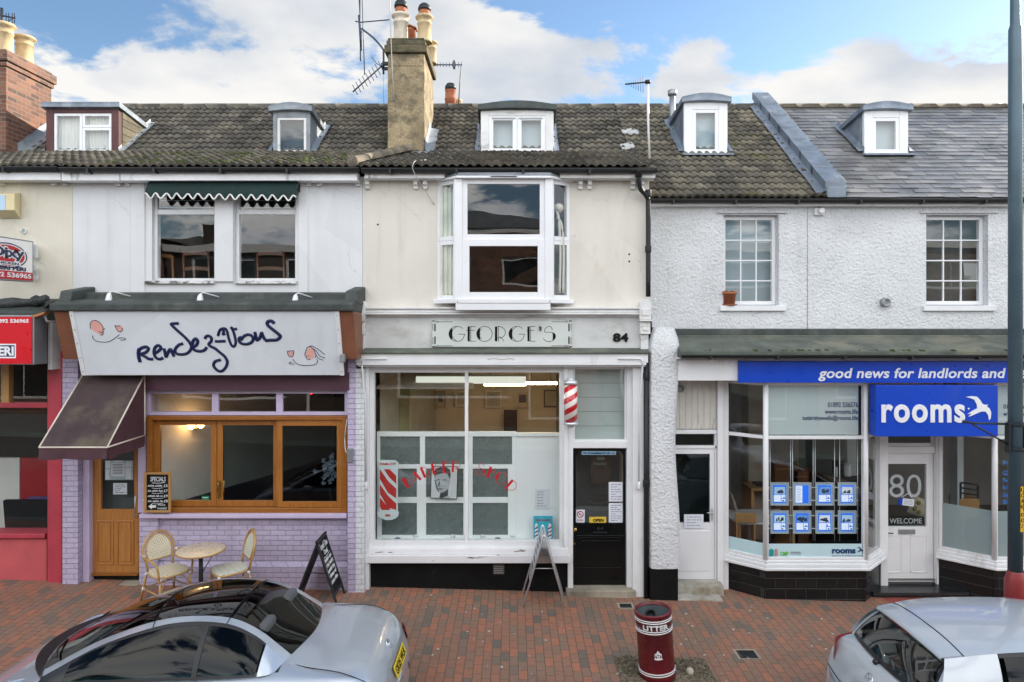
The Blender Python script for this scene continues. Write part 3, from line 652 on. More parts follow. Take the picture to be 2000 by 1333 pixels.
# ---------------------------------------------------------------- house A: the takeaway at the left edge
hA = thing('takeaway_house', 'cream rendered house over a crimson takeaway shopfront with a brick chimney', 'house', (-9, FA, .2))
mb = MB(); mb.wall(XA, XB-.002, 4.2, WT, FA, .25); build(mb, 'upper_wall', CREAM2, hA)
rear(hA, XA, XB, (XA,))
mb = MB(); tiles(mb, XA, XB-.01, LOWA, LOWB); build(mb, 'lower_roof', TILEM, hA, rnd=True)
mb = MB(); tiles(mb, XA, XB-.01, (BRK, zp(BRK)), (RIDGE, zp(RIDGE))); build(mb, 'roof', TILE, hA, rnd=True); ridge(hA, XA, XB)
gutter(hA, XA, XB-.02, 9.93, 6.2)
mb = MB(); mb.pb(-700, 118, 336, 352, 9.985, .2); build(mb, 'fascia_board', BOARD, hA, bevel=.004)
corbels(hA, (8, 108, 130), FA, 350, 364)
D1 = dormer(hA, 90, 232, 200, 302, 'red')
# brick stack
def stack_left():
    y0, y1, x1 = 11.55, 12.68, X(12, 11.55)*1.0; x0 = x1-.85; zt = Z(100, 11.55)
    mb = MB(); mb.box(x0, x1, y0, y1, 6.4, zt-.25); c = build(mb, 'chimney', REDBRICK, hA)
    mb = MB(); mb.box(x0-.03, x1+.03, y0-.03, y1+.03, zt-.25, zt-.17); mb.box(x0-.06, x1+.06, y0-.06, y1+.06, zt-.168, zt-.02); mb.box(x0-.01, x1+.01, y0-.01, y1+.01, zt-.018, zt+.03); build(mb, 'corbelled_cap', REDBRICK, c)
    for (px, yy) in ((8, 11.85), (48, 12.25)):
        xx = X(px, yy); pot(c, xx, yy, zt+.02, .56 if px == 8 else .50, .15, POTC)
    mb = MB(); n = 8; P = []
    for i in range(n+1):
        y = y0+.25+(y1-y0-.2)*i/n; z = zp(y)+.06; P.append([(x1+.004, y, z+.16+random.uniform(-.02, .02)), (x1+.02, y, z+.02), (x1+.2+random.uniform(-.03, .03), y, z)])
    mb.grid(P); build(mb, 'lead_flashing', LEADPALE, c)
stack_left()
# shopfront of A
mb = MB(); mb.box(X(92, 10.08), X(121, 10.08), 10.08, 10.4, -.2, Z(686, 10.08)); build(mb, 'pilaster', CRIMSON, hA, bevel=.01)
mb = MB(); mb.box(XA, X(91, 10.14), 10.14, 10.4, -.3, Z(1053, 10.14)); build(mb, 'stall_riser', CRIMSON2, hA)
mb = MB(); mb.box(XA, X(91.5, 10.14), 10.09, 10.4, Z(1052, 10.1), Z(1043, 10.1)); build(mb, 'window_sill', CRIMSON, hA, bevel=.008)
mb = MB(); mb.box(XA, X(92, 10.16), 10.16, 10.3, Z(797, 10.16), Z(787, 10.16)); build(mb, 'transom_rail', CRIMSON, hA, bevel=.006)
mb = MB(); mb.box(X(2, 10.17), X(17, 10.17), 10.17, 10.27, Z(787, 10.17)+.002, Z(712, 10.17)); build(mb, 'yellow_mullion', PINE, hA); mb = MB(); mb.box(-8.9, -8.8, 10.17, 10.27, Z(787, 10.17)+.002, Z(712, 10.17)); build(mb, 'yellow_mullion', PINE, hA)
mb = MB(); mb.quad((XA,10.22,Z(1043,10.2)),(X(92,10.22),10.22,Z(1043,10.2)),(X(92,10.22),10.22,Z(700,10.2)),(XA,10.22,Z(700,10.2))); build(mb, 'shop_pane', GLASS, hA)
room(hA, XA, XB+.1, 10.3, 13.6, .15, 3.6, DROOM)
mb = MB(); mb.box(-9.6, X(42, 12), 11.95, 12.0, .2, Z(893, 12)); build(mb, 'pale_partition', PALEWALL, hA)
mb = MB(); mb.box(X(44, 12), X(96, 12), 11.95, 12.0, .2, Z(893, 12)); build(mb, 'red_partition', mat('red_laminate', (.40, .01, .015), .4), hA)
mb = MB(); mb.box(-9, XB, 11.9, 12.1, Z(890, 12), Z(800, 12)); build(mb, 'counter_header', mat('brown_header', (.02, .016, .012), .5, spec=.2), hA)
# felt roof of the shopfront
mb = MB(); P = [(XA, 9.72, 4.02), (XA, 9.72, 4.13), (XA, 10.2, 4.33), (XA, 10.2, 3.9)]; mb.prism(P, (0,0,0), (XB-.12-XA, 0, 0)); build(mb, 'shopfront_roof', DARKFELT, hA, bevel=.02)
mb = MB(); P = cr([(XA,9.93,4.26),(-8.5,9.92,4.27),(-7.7,9.9,4.23),(-6.95,9.9,4.26),(-6.72,9.86,4.30),(-6.62,9.88,4.22)], 6); mb.tube(P, [.07+.02*math.sin(k*1.3) for k in range(len(P))], 8); build(mb, 'felt_roll', mat('black_felt_roll', (.03, .036, .036), .5, var=.4, vs=9, bump=.6, bs=20, bd=.03), hA)
mb = MB(); mb.box(X(62, 10.0)+.36, X(100, 10.0)+.02, 9.9, 10.2, 3.3, 4.0); build(mb, 'shopfront_return', WORN, hA)
# ---------------------------------------------------------------- house B: the restaurant
hB = thing('restaurant_house', 'pale rendered house over a lilac brick restaurant front with timber windows', 'house', (-4.4, FA, .1))
u0, u1, u2, u3 = X(297, FA), X(420, FA), X(458, FA), X(579, FA); w0, w1 = Z(549, FA), Z(349, FA)
mb = MB(); mb.wall(XB+.002, XC-.002, 4.2, WT, FA, .25, [(u0, u1, w0, w1), (u2, u3, w0, w1)]); build(mb, 'upper_wall', BLUEW, hB)
rear(hB, XB, XC)
mb = MB(); tiles(mb, XB, XC+.04, LOWA, LOWB); build(mb, 'lower_roof', TILEM, hB, rnd=True)
mb = MB(); tiles(mb, XB, XC-.01, (BRK, zp(BRK)), (RIDGE, zp(RIDGE))); build(mb, 'roof', TILE, hB, rnd=True); ridge(hB, XB, XC)
gutter(hB, XB, XC+.02, 9.93, 6.185)
for a, b, dz in ((120, 233, 0), (235, 697, .0)):
    mb = MB(); mb.pb(a, b, 336, 353, 9.985, .2); build(mb, 'fascia_board', BOARD, hB, bevel=.004)
corbels(hB, (233, 253, 605, 625, 700), FA, 351, 365)
dormer(hB, 533, 606, 208, 303, 'zinc')
for a, b in ((256, 284), (583, 602)):
    mb = MB(); mb.box(X(a, FA), X(b, FA), FA-.022, FA+.01, Z(578, FA), Z(352, FA)); build(mb, 'pilaster_strip', BLUEW, hB, bevel=.01)
mb = MB(); mb.box(X(421, FA), X(457, FA), FA-.035, FA+.2, Z(551, FA), Z(352, FA)); build(mb, 'window_pier', BLUEW, hB, bevel=.01)
mb = MB()
for a, b in ((286, 420), (459, 580)): mb.box(X(a, FA), X(b, FA), FA-.05, FA+.2, w0-.045, w0)
build(mb, 'window_sill', mat('peeling_sill', (.70, .70, .70), .6, var=.1, dirt=(.06, .055, .05), dv=5, dsc=(1, 1, 2), dth=(.5, .62), bump=.5, bs=30), hB, bevel=.006)
for a, b in ((u0, u1), (u2, u3)):
    window(hB, a, b, w0, w1, FA+.07, .042, .08, rows=(.69,), bar=.075, m=WHITE, gm=GLASSW)
    mb = MB()
    for k in range(3): mb.box(a+.06, b-.06, FA+.11, FA+.118, w0+.055+(w1-w0-.11)*(.74+k*.075), w0+.055+(w1-w0-.11)*(.74+k*.075)+.012)
    build(mb, 'louvre', GALV, hB)
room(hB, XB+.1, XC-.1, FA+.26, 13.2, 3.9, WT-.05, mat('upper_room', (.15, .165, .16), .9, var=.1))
# dining chairs upstairs
def ladder_chair(px, py, Y, rz, lab, rungs=3, m=None):
    t = thing('dining_chair', lab, 'chair', (X(px, Y), Y, 3.905), 'dining chairs upstairs', rz); hh = Z(py, Y)-3.905; m = m or woodm('chair_wood', (.13, .055, .03), (.08, .035, .018))
    for s in (-1, 1):
        mb = MB(); mb.tube([(s*.2, .19, 0), (s*.2, .19, .46), (s*.2, .24, hh)], .02, 8); build(mb, 'rear_post', m, t, local=True)
        mb = MB(); mb.tube([(s*.2, -.2, 0), (s*.2, -.2, .46)], .02, 8); build(mb, 'leg', m, t, local=True)
    for k in range(rungs):
        z = .62+(hh-.68)*k/max(1, rungs-1) if rungs > 1 else hh-.04; mb = MB(); P = [(x, .215+.02*(z-.46)/.5, z+.02*math.cos(x*7)) for x in np.linspace(-.2, .2, 9)]
        I = [(Vector(p), Vector(p)+Vector((0,0,.055))) for p in P]; mb.grid([[a+Vector((0,-.008,0)), b+Vector((0,-.008,0)), b+Vector((0,.008,0)), a+Vector((0,.008,0)), a+Vector((0,-.008,0))] for a, b in I], False); build(mb, 'back_rail', m, t, local=True)
    mb = MB(); mb.box(-.21, .21, -.21, .2, .44, .47); build(mb, 'seat', m, t, local=True, bevel=.01)
ladder_chair(326, 503, 10.85, R(180), 'plain square backed chair behind the first upstairs restaurant window', 1, woodm('chair_pale', (.26, .12, .04), (.18, .08, .025)))
ladder_chair(398, 496, 10.85, R(176), 'ladder backed chair half hidden behind the centre post of the upstairs restaurant windows')
ladder_chair(537, 496, 10.85, R(183), 'ladder backed chair in the middle of the second upstairs restaurant window')
# canopy roof and shopfront body
mb = MB()
for k in range(150):
    x = random.uniform(-5.9, -2.4); q = random.random()**1.6; y = 9.99+1.5*q; z = LOWA[1]+(y-LOWA[0])*.3366+.055; r = random.uniform(.015, .05); mb.lathe([(r, -.02), (r*.85, r*.25), (.001, r*.45)], (x, y, z), 7, (random.uniform(-.2,.2), -.3, 1))
build(mb, 'moss_clump', mat('roof_moss', (.05, .062, .012), .95, var=.5, vs=20), hB)
CX0, CX1 = X(98, 9.45), X(690, 9.45)
mb = MB(); P = [(CX0, 9.43, 4.135), (CX0, 9.42, 4.235), (CX0, 9.50, 4.262), (CX0, 9.95, 4.315), (CX0, 9.96, 4.40), (CX0, 10.2, 4.42), (CX0, 10.2, 4.1)]
mb.prism(P, (0,0,0), (CX1-CX0, 0, 0)); build(mb, 'shopfront_roof', DARKFELT, hB, bevel=.015)
for x in (CX0, CX1-.16):
    mb = MB(); mb.prism([(x, 9.6, 4.25), (x, 9.66, 4.42), (x, 10.2, 4.50), (x, 10.2, 4.2)], (0,0,0), (.17, 0, 0)); build(mb, 'felt_upstand', DARKFELT, hB, bevel=.02)
SX0, SX1 = X(160, 9.75), X(672, 9.75)
mb = MB(); mb.prism([(SX0+.02, 9.79, 3.25), (SX0+.02, 9.51, 4.13), (SX0+.02, 10.2, 4.13), (SX0+.02, 10.2, 3.25)], (0,0,0), (SX1-SX0-.04, 0, 0)); build(mb, 'canopy_box', MAROONP, hB)
for a, b in ((CX0+.02, SX0+.018), (SX1-.018, CX1-.01)):
    mb = MB(); mb.prism([(a, 9.70, 3.46), (a, 9.49, 4.13), (a, 10.2, 4.13), (a, 10.2, 3.46)], (0,0,0), (b-a, 0, 0)); build(mb, 'brown_end_panel', BROWN, hB, bevel=.005)
mb = MB(); mb.box(X(280, 10.0), X(682, 10.0), 10.0, 10.3, Z(763, 10.0), 3.249); build(mb, 'maroon_beam', MAROONP, hB)
PLX0, PLX1 = X(122, 10.03), X(152, 10.03)
mb = MB(); mb.box(PLX0, PLX1, 10.03, 10.5, -.2, 3.46); build(mb, 'brick_pier', LILAC, hB)
mb = MB(); mb.box(X(679, 10.01), X(694.5, 10.01), 10.01, 10.5, -.2, 3.46); build(mb, 'brick_pier', LILAC, hB)
mb = MB(); mb.box(X(694.5, 10.01), X(711, 10.01), 10.02, 10.5, -.2, 3.3); build(mb, 'white_brick_pier', WHITEB, hB)
mb = MB(); mb.box(X(272, 10.09), X(308, 10.09), 10.09, 10.3, -.2, Z(1012, 10.09)); build(mb, 'brick_pier', LILAC, hB)
mb = MB(); mb.box(X(308, 10.09), X(679, 10.01), 10.15, 10.4, -.2, Z(1012, 10.15)); mb.box(X(308, 10.09), X(679, 10.01), 10.09, 10.15, -.2, .40); P = [(X(308, 10.09), 10.09, .40), (X(308, 10.09), 10.15, .40), (X(308, 10.09), 10.15, .46)]; mb.prism(P, (0,0,0), (X(679, 10.01)-X(308, 10.09), 0, 0)); build(mb, 'stall_riser', LILAC, hB)
mb = MB(); mb.box(X(274, 10.06), X(678, 10.06), 10.02, 10.4, Z(1012, 10.05), Z(1003.5, 10.05)); build(mb, 'window_sill', LILACP, hB, bevel=.008)
mb = MB(); mb.box(PLX1+.002, X(174, 10.13), 10.13, 10.4, 0, 3.3); mb.box(X(269, 10.12), X(285, 10.12), 10.12, 10.4, Z(1003, 10.1), 3.248); build(mb, 'door_frame', LILACP, hB, bevel=.01)
# transom lights
tz0, tz1 = Z(812, 10.1), Z(763, 10.1); tx0, tx1 = X(284, 10.1), X(679, 10.1)
window(hB, tx0, tx1, tz0, tz1, 10.12, .05, .09, cols=(.335, .665), bar=.10, m=LILACP, gm=GLASSW, name='transom_window')
# timber sliding window
gx0, gx1, gz0, gz1 = X(286, 10.08), X(678, 10.08), Z(1003, 10.08), Z(813, 10.08)
mb = MB(); f = .075; mb.box(gx0, gx0+f, 10.08, 10.28, gz0, gz1); mb.box(gx1-f, gx1, 10.08, 10.28, gz0, gz1); mb.box(gx0+f, gx1-f, 10.08, 10.28, gz1-.06, gz1); mb.box(gx0+f, gx1-f, 10.08, 10.28, gz0, gz0+.075); TW = build(mb, 'timber_window', WOODH, hB, bevel=.006)
for a, b, yy in ((301, 423, 10.17), (424, 545, 10.17), (540, 669, 10.11)):
    z0, z1 = gz0+.078, gz1-.063
    window(TW, X(a, yy), X(b, yy), z0, z1, yy, .085, .05, m=WOODV, gm=GLASSD if a > 400 else GLASS, name='sliding_leaf')
mb = MB(); px = X(429, 10.17); mb.box(px-.022, px+.022, 10.155, 10.171, 1.55-.16, 1.55+.10); mb.tube([(px, 10.16, 1.62), (px, 10.11, 1.63), (px, 10.11, 1.5)], .011, 8); build(mb, 'brass_handle', GOLD, TW)
mb = MB(); px = X(437, 10.17); mb.tube([(px-.0, 10.165, 1.65), (px+.02, 10.12, 1.65), (px+.02, 10.12, 1.49), (px, 10.165, 1.49)], .011, 8); build(mb, 'brass_handle', GOLD, TW)
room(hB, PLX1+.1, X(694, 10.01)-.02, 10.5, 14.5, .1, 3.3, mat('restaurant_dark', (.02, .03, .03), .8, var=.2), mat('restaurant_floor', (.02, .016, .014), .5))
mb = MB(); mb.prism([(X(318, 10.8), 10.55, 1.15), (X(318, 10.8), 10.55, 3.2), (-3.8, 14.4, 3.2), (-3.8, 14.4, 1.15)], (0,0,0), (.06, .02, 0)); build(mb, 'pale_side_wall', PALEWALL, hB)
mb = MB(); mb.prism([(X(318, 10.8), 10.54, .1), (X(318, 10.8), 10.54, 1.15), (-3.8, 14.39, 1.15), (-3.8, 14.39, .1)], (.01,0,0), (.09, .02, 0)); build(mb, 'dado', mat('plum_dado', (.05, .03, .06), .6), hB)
t = thing('wall_lamp', 'twin lit wall lamp on the pale wall inside the restaurant', 'lamp', (X(381, 11.0), 11.0, Z(835, 11.0)))
mb = MB(); mb.box(X(370, 11.0), X(392, 11.0), 11.02, 11.06, Z(838, 11.0), Z(830, 11.0)); build(mb, 'bracket', GOLD, t, bevel=.008)
for px, py in ((373, 832), (392, 829)):
    mb = MB(); mb.lathe([(.02, -.06), (.05, -.03), (.06, .01), (.045, .05), (.001, .065)], (X(px, 10.95), 10.95, Z(py, 10.95)), 16); build(mb, 'lamp_shade', emit('warm_bulb', (1, .56, .22), 5), t)
# door of B
DY = 10.22
dx0, dx1, dz0, dz1 = X(174, DY), X(271, DY), Z(1119, DY), 2.32
mb = MB(); mb.wall(dx0, dx1, dz0, dz1, DY, .045, [(X(197, DY), X(262, DY), Z(995, DY), dz1-.12)]); door = build(mb, 'door', WOODD, hB)
mb = MB(); a, b = dx0+.10, dx1-.06; mid = (a+b)/2
for q in ((a+.01, mid-.025), (mid+.025, b-.01)): frontdoor_panel(mb, *q, Z(1103, DY), Z(1017, DY), DY)
build(mb, 'door_panel', WOODD, door, bevel=.003)
mb = MB(); g = (X(196, DY), X(263, DY), Z(996, DY), dz1-.1); mb.quad((g[0],DY+.02,g[2]),(g[1],DY+.02,g[2]),(g[1],DY+.02,g[3]),(g[0],DY+.02,g[3])); build(mb, 'pane', GLASS, door)
mb = MB(); mb.tube([(dx1-.03, DY, 1.1), (dx1-.03, DY-.05, 1.12), (dx1-.03, DY-.05, 1.4), (dx1-.03, DY, 1.42)], .012, 8); build(mb, 'handle', STEEL, door)
mb = MB(); mb.box(dx0, dx1, DY-.04, DY+.05, dz0-.03, dz0-.003); build(mb, 'weather_bar', WOODH, door)
mb = MB(); mb.box(dx0, dx1, DY+.03, DY+.06, .1, dz0-.03); build(mb, 'step_void_shade', BLACK, hB)  # black strip painted in for the dark void under the door
mb = MB(); mb.box(X(174, 10.13)+.003, X(272, 10.1), 10.04, 10.3, 0, .155); build(mb, 'doorstep', STONE, hB, bevel=.01)
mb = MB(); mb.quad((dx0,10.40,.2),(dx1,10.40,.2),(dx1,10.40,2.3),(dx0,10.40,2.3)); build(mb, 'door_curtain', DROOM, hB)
# ---------------------------------------------------------------- house C: the barber shop
hC = thing('barber_shop_house', 'cream rendered house with an upstairs bay window over a white barber shopfront', 'house', (-.1, FA, 0))
bx0, bx1 = X(856, FA), X(1111, FA); bz0, bz1 = Z(592, FA), Z(348, FA)
mb = MB(); mb.wall(XC+.002, XD, 4.0, WT, FA, .25, [(bx0, bx1, bz0, bz1)]); build(mb, 'upper_wall', CREAM, hC)
rear(hC, XC, XD)
ex = X(1285, 9.98)
mb = MB(); tiles(mb, XC+.04, ex, LOWA, LOWB, keep=None); build(mb, 'lower_roof', TILE, hC, rnd=True)
mb = MB(); tiles(mb, XC, XD-.01, (BRK, zp(BRK)), (RIDGE, zp(RIDGE))); build(mb, 'roof', TILE, hC, rnd=True); ridge(hC, XC, XD)
mb = MB(); halfround(mb, (X(690, 9.96), 9.94, 6.27), (X(800, 11.7), 11.75, 6.90), .09, 5, 10); mb.lathe([(.001, 0), (.08, .0), (.09, .02), (.08, .05), (.001, .06)], (X(690, 9.96), 9.93, 6.28), 14, (0, -1, 0)); build(mb, 'hip_tiles', mat('buff_hip_tile', (.20, .17, .125), .85, var=.3, vs=5, bump=.5, rnd=.4, fine=.5, dirt=(.08, .075, .05)), hC, rnd=True)
gutter(hC, XC+.05, X(1283, 9.93), 9.93, 6.175, .058)
for a, b in ((712, 868), (1094, 1280)):
    mb = MB(); mb.pb(a, b, 336, 348, 9.985, .2); build(mb, 'fascia_board', BOARD if a < 800 else WORN, hC, bevel=.004)
corbels(hC, (719, 813, 831, 1133, 1151, 1235, 1253), FA, 348, 371)
dormer(hC, 939, 1081, 205, 303, 'white')
def stack_mid():
    y0, y1 = 11.78, 13.1; x0, x1 = X(757, y0), X(829, y0); zt = Z(77, y0)
    mb = MB(); P = []
    n = 14
    def ringz(z, e): return [(x0-e, y0-e, z), (x1+e, y0-e, z), (x1+e, y1+e, z), (x0-e, y1+e, z)]
    mb.box(x0, x1, y0, y1, 6.6, zt-.46); mb.box(x0+.006, x1-.006, y0+.006, y1-.006, zt-.458, zt-.24); c = build(mb, 'chimney', STUCCO, hC, bevel=.015)
    mb = MB(); mb.box(x0-.05, x1+.05, y0-.05, y1+.05, zt-.24, zt-.105); mb.box(x0-.02, x1+.02, y0-.02, y1+.02, zt-.10, zt-.02)
    mb.prism([(x0, y0, zt-.021), (x1, y0, zt-.021), (x1, y1, zt-.021), (x0, y1, zt-.021)], (0,0,0), (0,0,.05)); build(mb, 'chimney_cap', STUCCOD, c, bevel=.018)
    pot(c, X(783, 12.0), 12.0, zt+.02, .50, .135, POTW, .26); pot(c, X(829, 12.0), 12.0, zt+.02, .47, .132, POTC, .22)
    mb = MB(); xx = X(803, 12.55); mb.lathe([(.10, 0), (.085, .45), (.095, .46), (.08, .5)], (xx, 12.55, zt), 16); mb.prism([(xx-.10, 12.45, zt+.56), (xx+.11, 12.45, zt+.47), (xx+.11, 12.65, zt+.47), (xx-.10, 12.65, zt+.56)], (0,0,0), (0,0,.02)); build(mb, 'clay_pot', TERRA, c)
    pot(c, X(842, 12.9), 12.9, zt-.02, .42, .11, POTC)
    mb = MB(); n = 9; Pg = []
    for i in range(n+1):
        y = y0-.03+(y1-y0)*.65*i/n; z = zp(y)+.07; Pg.append([(x1+.004, y, z+.16+random.uniform(-.015, .015)), (x1+.02, y, z+.03), (x1+.16+random.uniform(-.015, .015), y, z+.01)])
    mb.grid(Pg); mb.box(x0-.02, x1+.06, y0-.12, y0, zp(y0)+.02, zp(y0)+.07); build(mb, 'lead_flashing', LEADPALE, c)
stack_mid()
# stack beyond the ridge
mb = MB(); xx = X(884, 14.6); mb.box(xx-.35, xx+.35, 14.4, 15.0, 7.0, 8.38); c = build(mb, 'rear_chimney', REDBRICK, hC)
mb = MB(); mb.lathe([(.125, 0), (.115, .25), (.13, .27), (.115, .3), (.11, .44), (.125, .46)], (X(880, 14.6), 14.6, 8.38), 18); build(mb, 'clay_pot', TERRA, c)
mb = MB(); mb.lathe([(.118, 0), (.118, .08), (.08, .14), (.001, .165)], (X(880, 14.6), 14.6, 8.84), 18); build(mb, 'chimney_cowl', DARKM, c)
mb = MB(); mb.lathe([(.10, 0), (.09, .26), (.11, .28), (.11, .32)], (X(893, 14.8), 14.8, 8.38), 18); build(mb, 'buff_pot', POTC, c)
# bay window
bp = [(X(850, FA), FA), (X(895, 9.95), 9.95), (X(1072, 9.95), 9.95), (X(1117, FA), FA)]
BZ0, BZ1 = Z(590, 9.95), Z(347, 9.95)
bayw = MB(); bayw.prism([(*q, BZ0-.025) for q in ((bp[0][0], 10.3), bp[0], (bp[1][0], bp[1][1]+.03), (bp[2][0], bp[2][1]+.03), bp[3], (bp[3][0], 10.3))], (0,0,0), (0,0,.02))
BAY = build(bayw, 'bay_window', PVC, hC)
for (x, y) in bp[1:3]:
    mb = MB(); mb.box(x-.06, x+.06, y-.015, y+.10, BZ0, BZ1-.002); build(mb, 'corner_post', PVC, BAY, bevel=.012)
for i, (P0, P1) in enumerate(((bp[0], bp[1]), (bp[1], bp[2]), (bp[2], bp[3]))):
    fr = fr2((*P0, 0), (*P1, 0)); L_ = (Vector(P1)-Vector(P0)).length; zl = BZ0+.04; zh = BZ1-.02; zm = Z(470, 9.95)
    if i == 1:
        window(BAY, .06, L_-.06, zm+.02, zh, .02, .07, .07, fr=fr, name='sash', gm=GLASSW); window(BAY, .06, L_-.06, zl, zm+.018, -.005, .10, .085, fr=fr, name='sash', gm=GLASSW)
    else:
        a, b = (.02, L_-.055) if i == 0 else (.055, L_-.02)
        window(BAY, a, b, zm+.012, zh, .02, .06, .06, fr=fr, name='sash', gm=GLASS); window(BAY, a, b, zl, zm+.010, .02, .06, .06, fr=fr, name='sash', gm=GLASS)
    mb = MB(); mb.fr = fr; mb.box(-.0, L_, -.045, .14, BZ0-.02, zl); build(mb, 'bay_sill', PVC, BAY, bevel=.006)
mb = MB(); mb.box(X(890, 9.93), X(1075, 9.93), 9.915, 9.945, Z(606, 9.93), BZ0-.022); build(mb, 'apron_board', PVC, BAY, bevel=.004)
hd = [(bp[0][0]-.03, 10.22), (bp[1][0]-.02, bp[1][1]-.07), (bp[2][0]+.02, bp[2][1]-.07), (bp[3][0]+.03, 10.22)]
mb = MB(); mb.prism([(*q, BZ1-.02) for q in hd], (0,0,0), (0,0,.035)); build(mb, 'bay_head', PVC, BAY, bevel=.005)
mb = MB(); mb.prism([(*q, BZ1+.017) for q in hd], (0,-.01,0), (0,.02,.05)); build(mb, 'lead_roof', LEADPALE, BAY, bevel=.012)
mb = MB(); mb.box(X(958, 9.9), X(1010, 9.9), 9.88, 9.90, BZ1-.012, BZ1+.006); build(mb, 'trickle_vent', GALV, BAY)
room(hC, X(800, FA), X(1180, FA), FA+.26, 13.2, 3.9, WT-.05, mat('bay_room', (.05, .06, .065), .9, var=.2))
curtain(BAY, X(858, FA), X(890, FA)+.02, BZ0+.06, BZ1-.05, FA-.03, CURTG, .02, .06)
mb = MB(); xx = X(1100, FA)
mb.tube(cr([(xx-.06, 10.12, 4.4), (xx-.05, 10.12, 5.0), (xx-.07, 10.12, 5.45), (xx-.10, 10.12, 5.62)], 6), .022, 8); mb.tube(cr([(xx-.01, 10.14, 4.4), (xx, 10.14, 5.0), (xx-.03, 10.14, 5.4), (xx-.10, 10.14, 5.52)], 6), .02, 8); mb.lathe([(.03, 0), (.08, .06), (.06, .12), (.02, .14)], (xx-.07, 10.14, 5.58), 12); build(mb, 'curtain_tieback', flatm('pale_gilt', (.55, .55, .5), .4), BAY)
for px, py in ((738, 439), (1229, 497), (1229, 511)):
    mb = MB(); mb.lathe([(.016, 0), (.013, .004), (.001, .005)], (X(px, FA), FA+.001, Z(py, FA)), 10, (0, -1, 0)); build(mb, 'fixing_hole', DARKM, hC)  # dark disc drawn for the shade inside a small wall hole
# cornice, fascia and shopfront of C
mb = MB(); x0, x1 = X(703, 10.1), X(1252, 10.1)
mb.box(x0, x1, 10.06, 10.2, Z(604, 10.06), Z(600, 10.06)); mb.box(x0, x1, 10.09, 10.2, Z(611, 10.09), Z(604.4, 10.09)); mb.box(x0, x1, 10.06, 10.2, Z(615, 10.06), Z(611.4, 10.06)); mb.box(x0, x1, 10.12, 10.2, Z(619, 10.1), Z(615.4, 10.06)); build(mb, 'cornice', WORN, hC, bevel=.006)
mb = MB(); mb.box(x0, x1, 10.165, 10.3, Z(684, 10.16), Z(618, 10.16)); build(mb, 'sign_fascia', mat('dirty_fascia', (.60, .61, .60), .6, var=.10, dirt=(.30, .28, .24), dv=1.6, dsc=(.7, 1, 1.3), dth=(.5, .75), bump=.2), hC)
for a, b in ((691, 713), (1249, 1272)):
    x0, x1 = X(a, 10.05), X(b, 10.05); mb = MB(); zt = Z(585, 10.05); mid = (x0+x1)/2; r = (x1-x0)/2
    pts = [(x0, 10.03, Z(624, 10.05))] + [(x0, 10.03, zt-r)] + [(mid-r*math.cos(t), 10.03, zt-r+r*math.sin(t)) for t in np.linspace(.3, math.pi-.3, 7)] + [(x1, 10.03, zt-r), (x1, 10.03, Z(624, 10.05))]
    mb.prism(pts, (0,0,0), (0,.2,0)); k = build(mb, 'console_bracket', WORN, hC, bevel=.008)
    mb = MB(); mb.box(x0+.03, x1-.03, 10.015, 10.035, Z(617, 10.05), zt-.14); mb.box(x0-.004, x1+.004, 10.01, 10.2, Z(628, 10.05), Z(624.4, 10.05)); mb.box(x0+.012, x1-.012, 10.05, 10.2, Z(653, 10.05), Z(628.4, 10.05)); mb.box(x0+.045, x1-.045, 10.035, 10.055, Z(646, 10.05), Z(634, 10.05)); build(mb, 'moulding', WORN, k, bevel=.004)
    mb = MB(); mb.box(x0+.03, x1-.03, 10.1, 10.3, Z(690, 10.1), Z(653.4, 10.05)); build(mb, 'pilaster_cap', WORN, hC)
mb = MB(); a = X(689, 9.98); mb.prism([(a, 9.96, Z(691, 9.96)), (a, 9.96, Z(688, 9.96)), (a, 10.165, Z(680, 10.16)), (a, 10.165, Z(691, 10.16)-.02)], (0,0,0), (X(1269, 9.98)-a, 0, 0)); build(mb, 'shopfront_roof', GREYROOF, hC, bevel=.004)
mb = MB(); mb.box(X(693, 10.0), X(1266, 10.0), 10.0, 10.3, Z(709, 10.0), Z(691.5, 10.0)); mb.box(X(696, 10.0), X(1262, 10.0), 9.985, 10.3, Z(713.5, 10.0), Z(709.3, 10.0)); mb.box(X(697, 10.0), X(1261, 10.0), 10.03, 10.3, Z(717, 10.0), Z(713.8, 10.0)); build(mb, 'blind_box', WHITE, hC, bevel=.005)
mb = MB(); pl = plane((0, 9.998, 0)); zc = Z(702, 10.0); stroke(mb, [(X(953, 10), zc), (X(962, 10), zc+.02), (X(978, 10), zc+.006), (X(985, 10), zc+.008), (X(995, 10), zc+.02), (X(1005, 10), zc)], .014, pl); build(mb, 'scroll_plate', WORN, hC)
for s, a, b in ((1, 707, 755), (-1, 1255, 1207)):   # blind arms
    mb = MB(); xa, xb = X(a, 9.97), X(b, 9.97); zt = Z(701, 9.97); mb.tube([(xb, 9.985, zt), (xa+s*.03, 9.985, zt), (xa, 9.975, zt-.03), (xa, 9.98, zt-.12), (xa+s*.03, 10.05, zt-.6), (xa+s*.035, 10.08, Z(945, 10.08))], .014, 8); mb.lathe([(.022, -.07), (.026, -.03), (.026, .03), (.018, .05)], (xa+s*.035, 10.08, Z(948, 10.08)), 10); build(mb, 'blind_arm', WHITE, hC)
mb = MB(); mb.box(X(711, 10.15), X(721, 10.15), 10.13, 10.4, -.1, Z(717, 10.15)); build(mb, 'pilaster', WHITE, hC, bevel=.008)
WX0, WX1, WZ0, WZ1 = X(718, 10.22), X(1106, 10.22), Z(1070, 10.22), Z(715, 10.22)
SW = window(hC, WX0, WX1, WZ0, WZ1, 10.22, .10, .10, cols=(.497,), bar=.05, m=WHITE, gm=GLASS, name='shop_window', bt=.09)
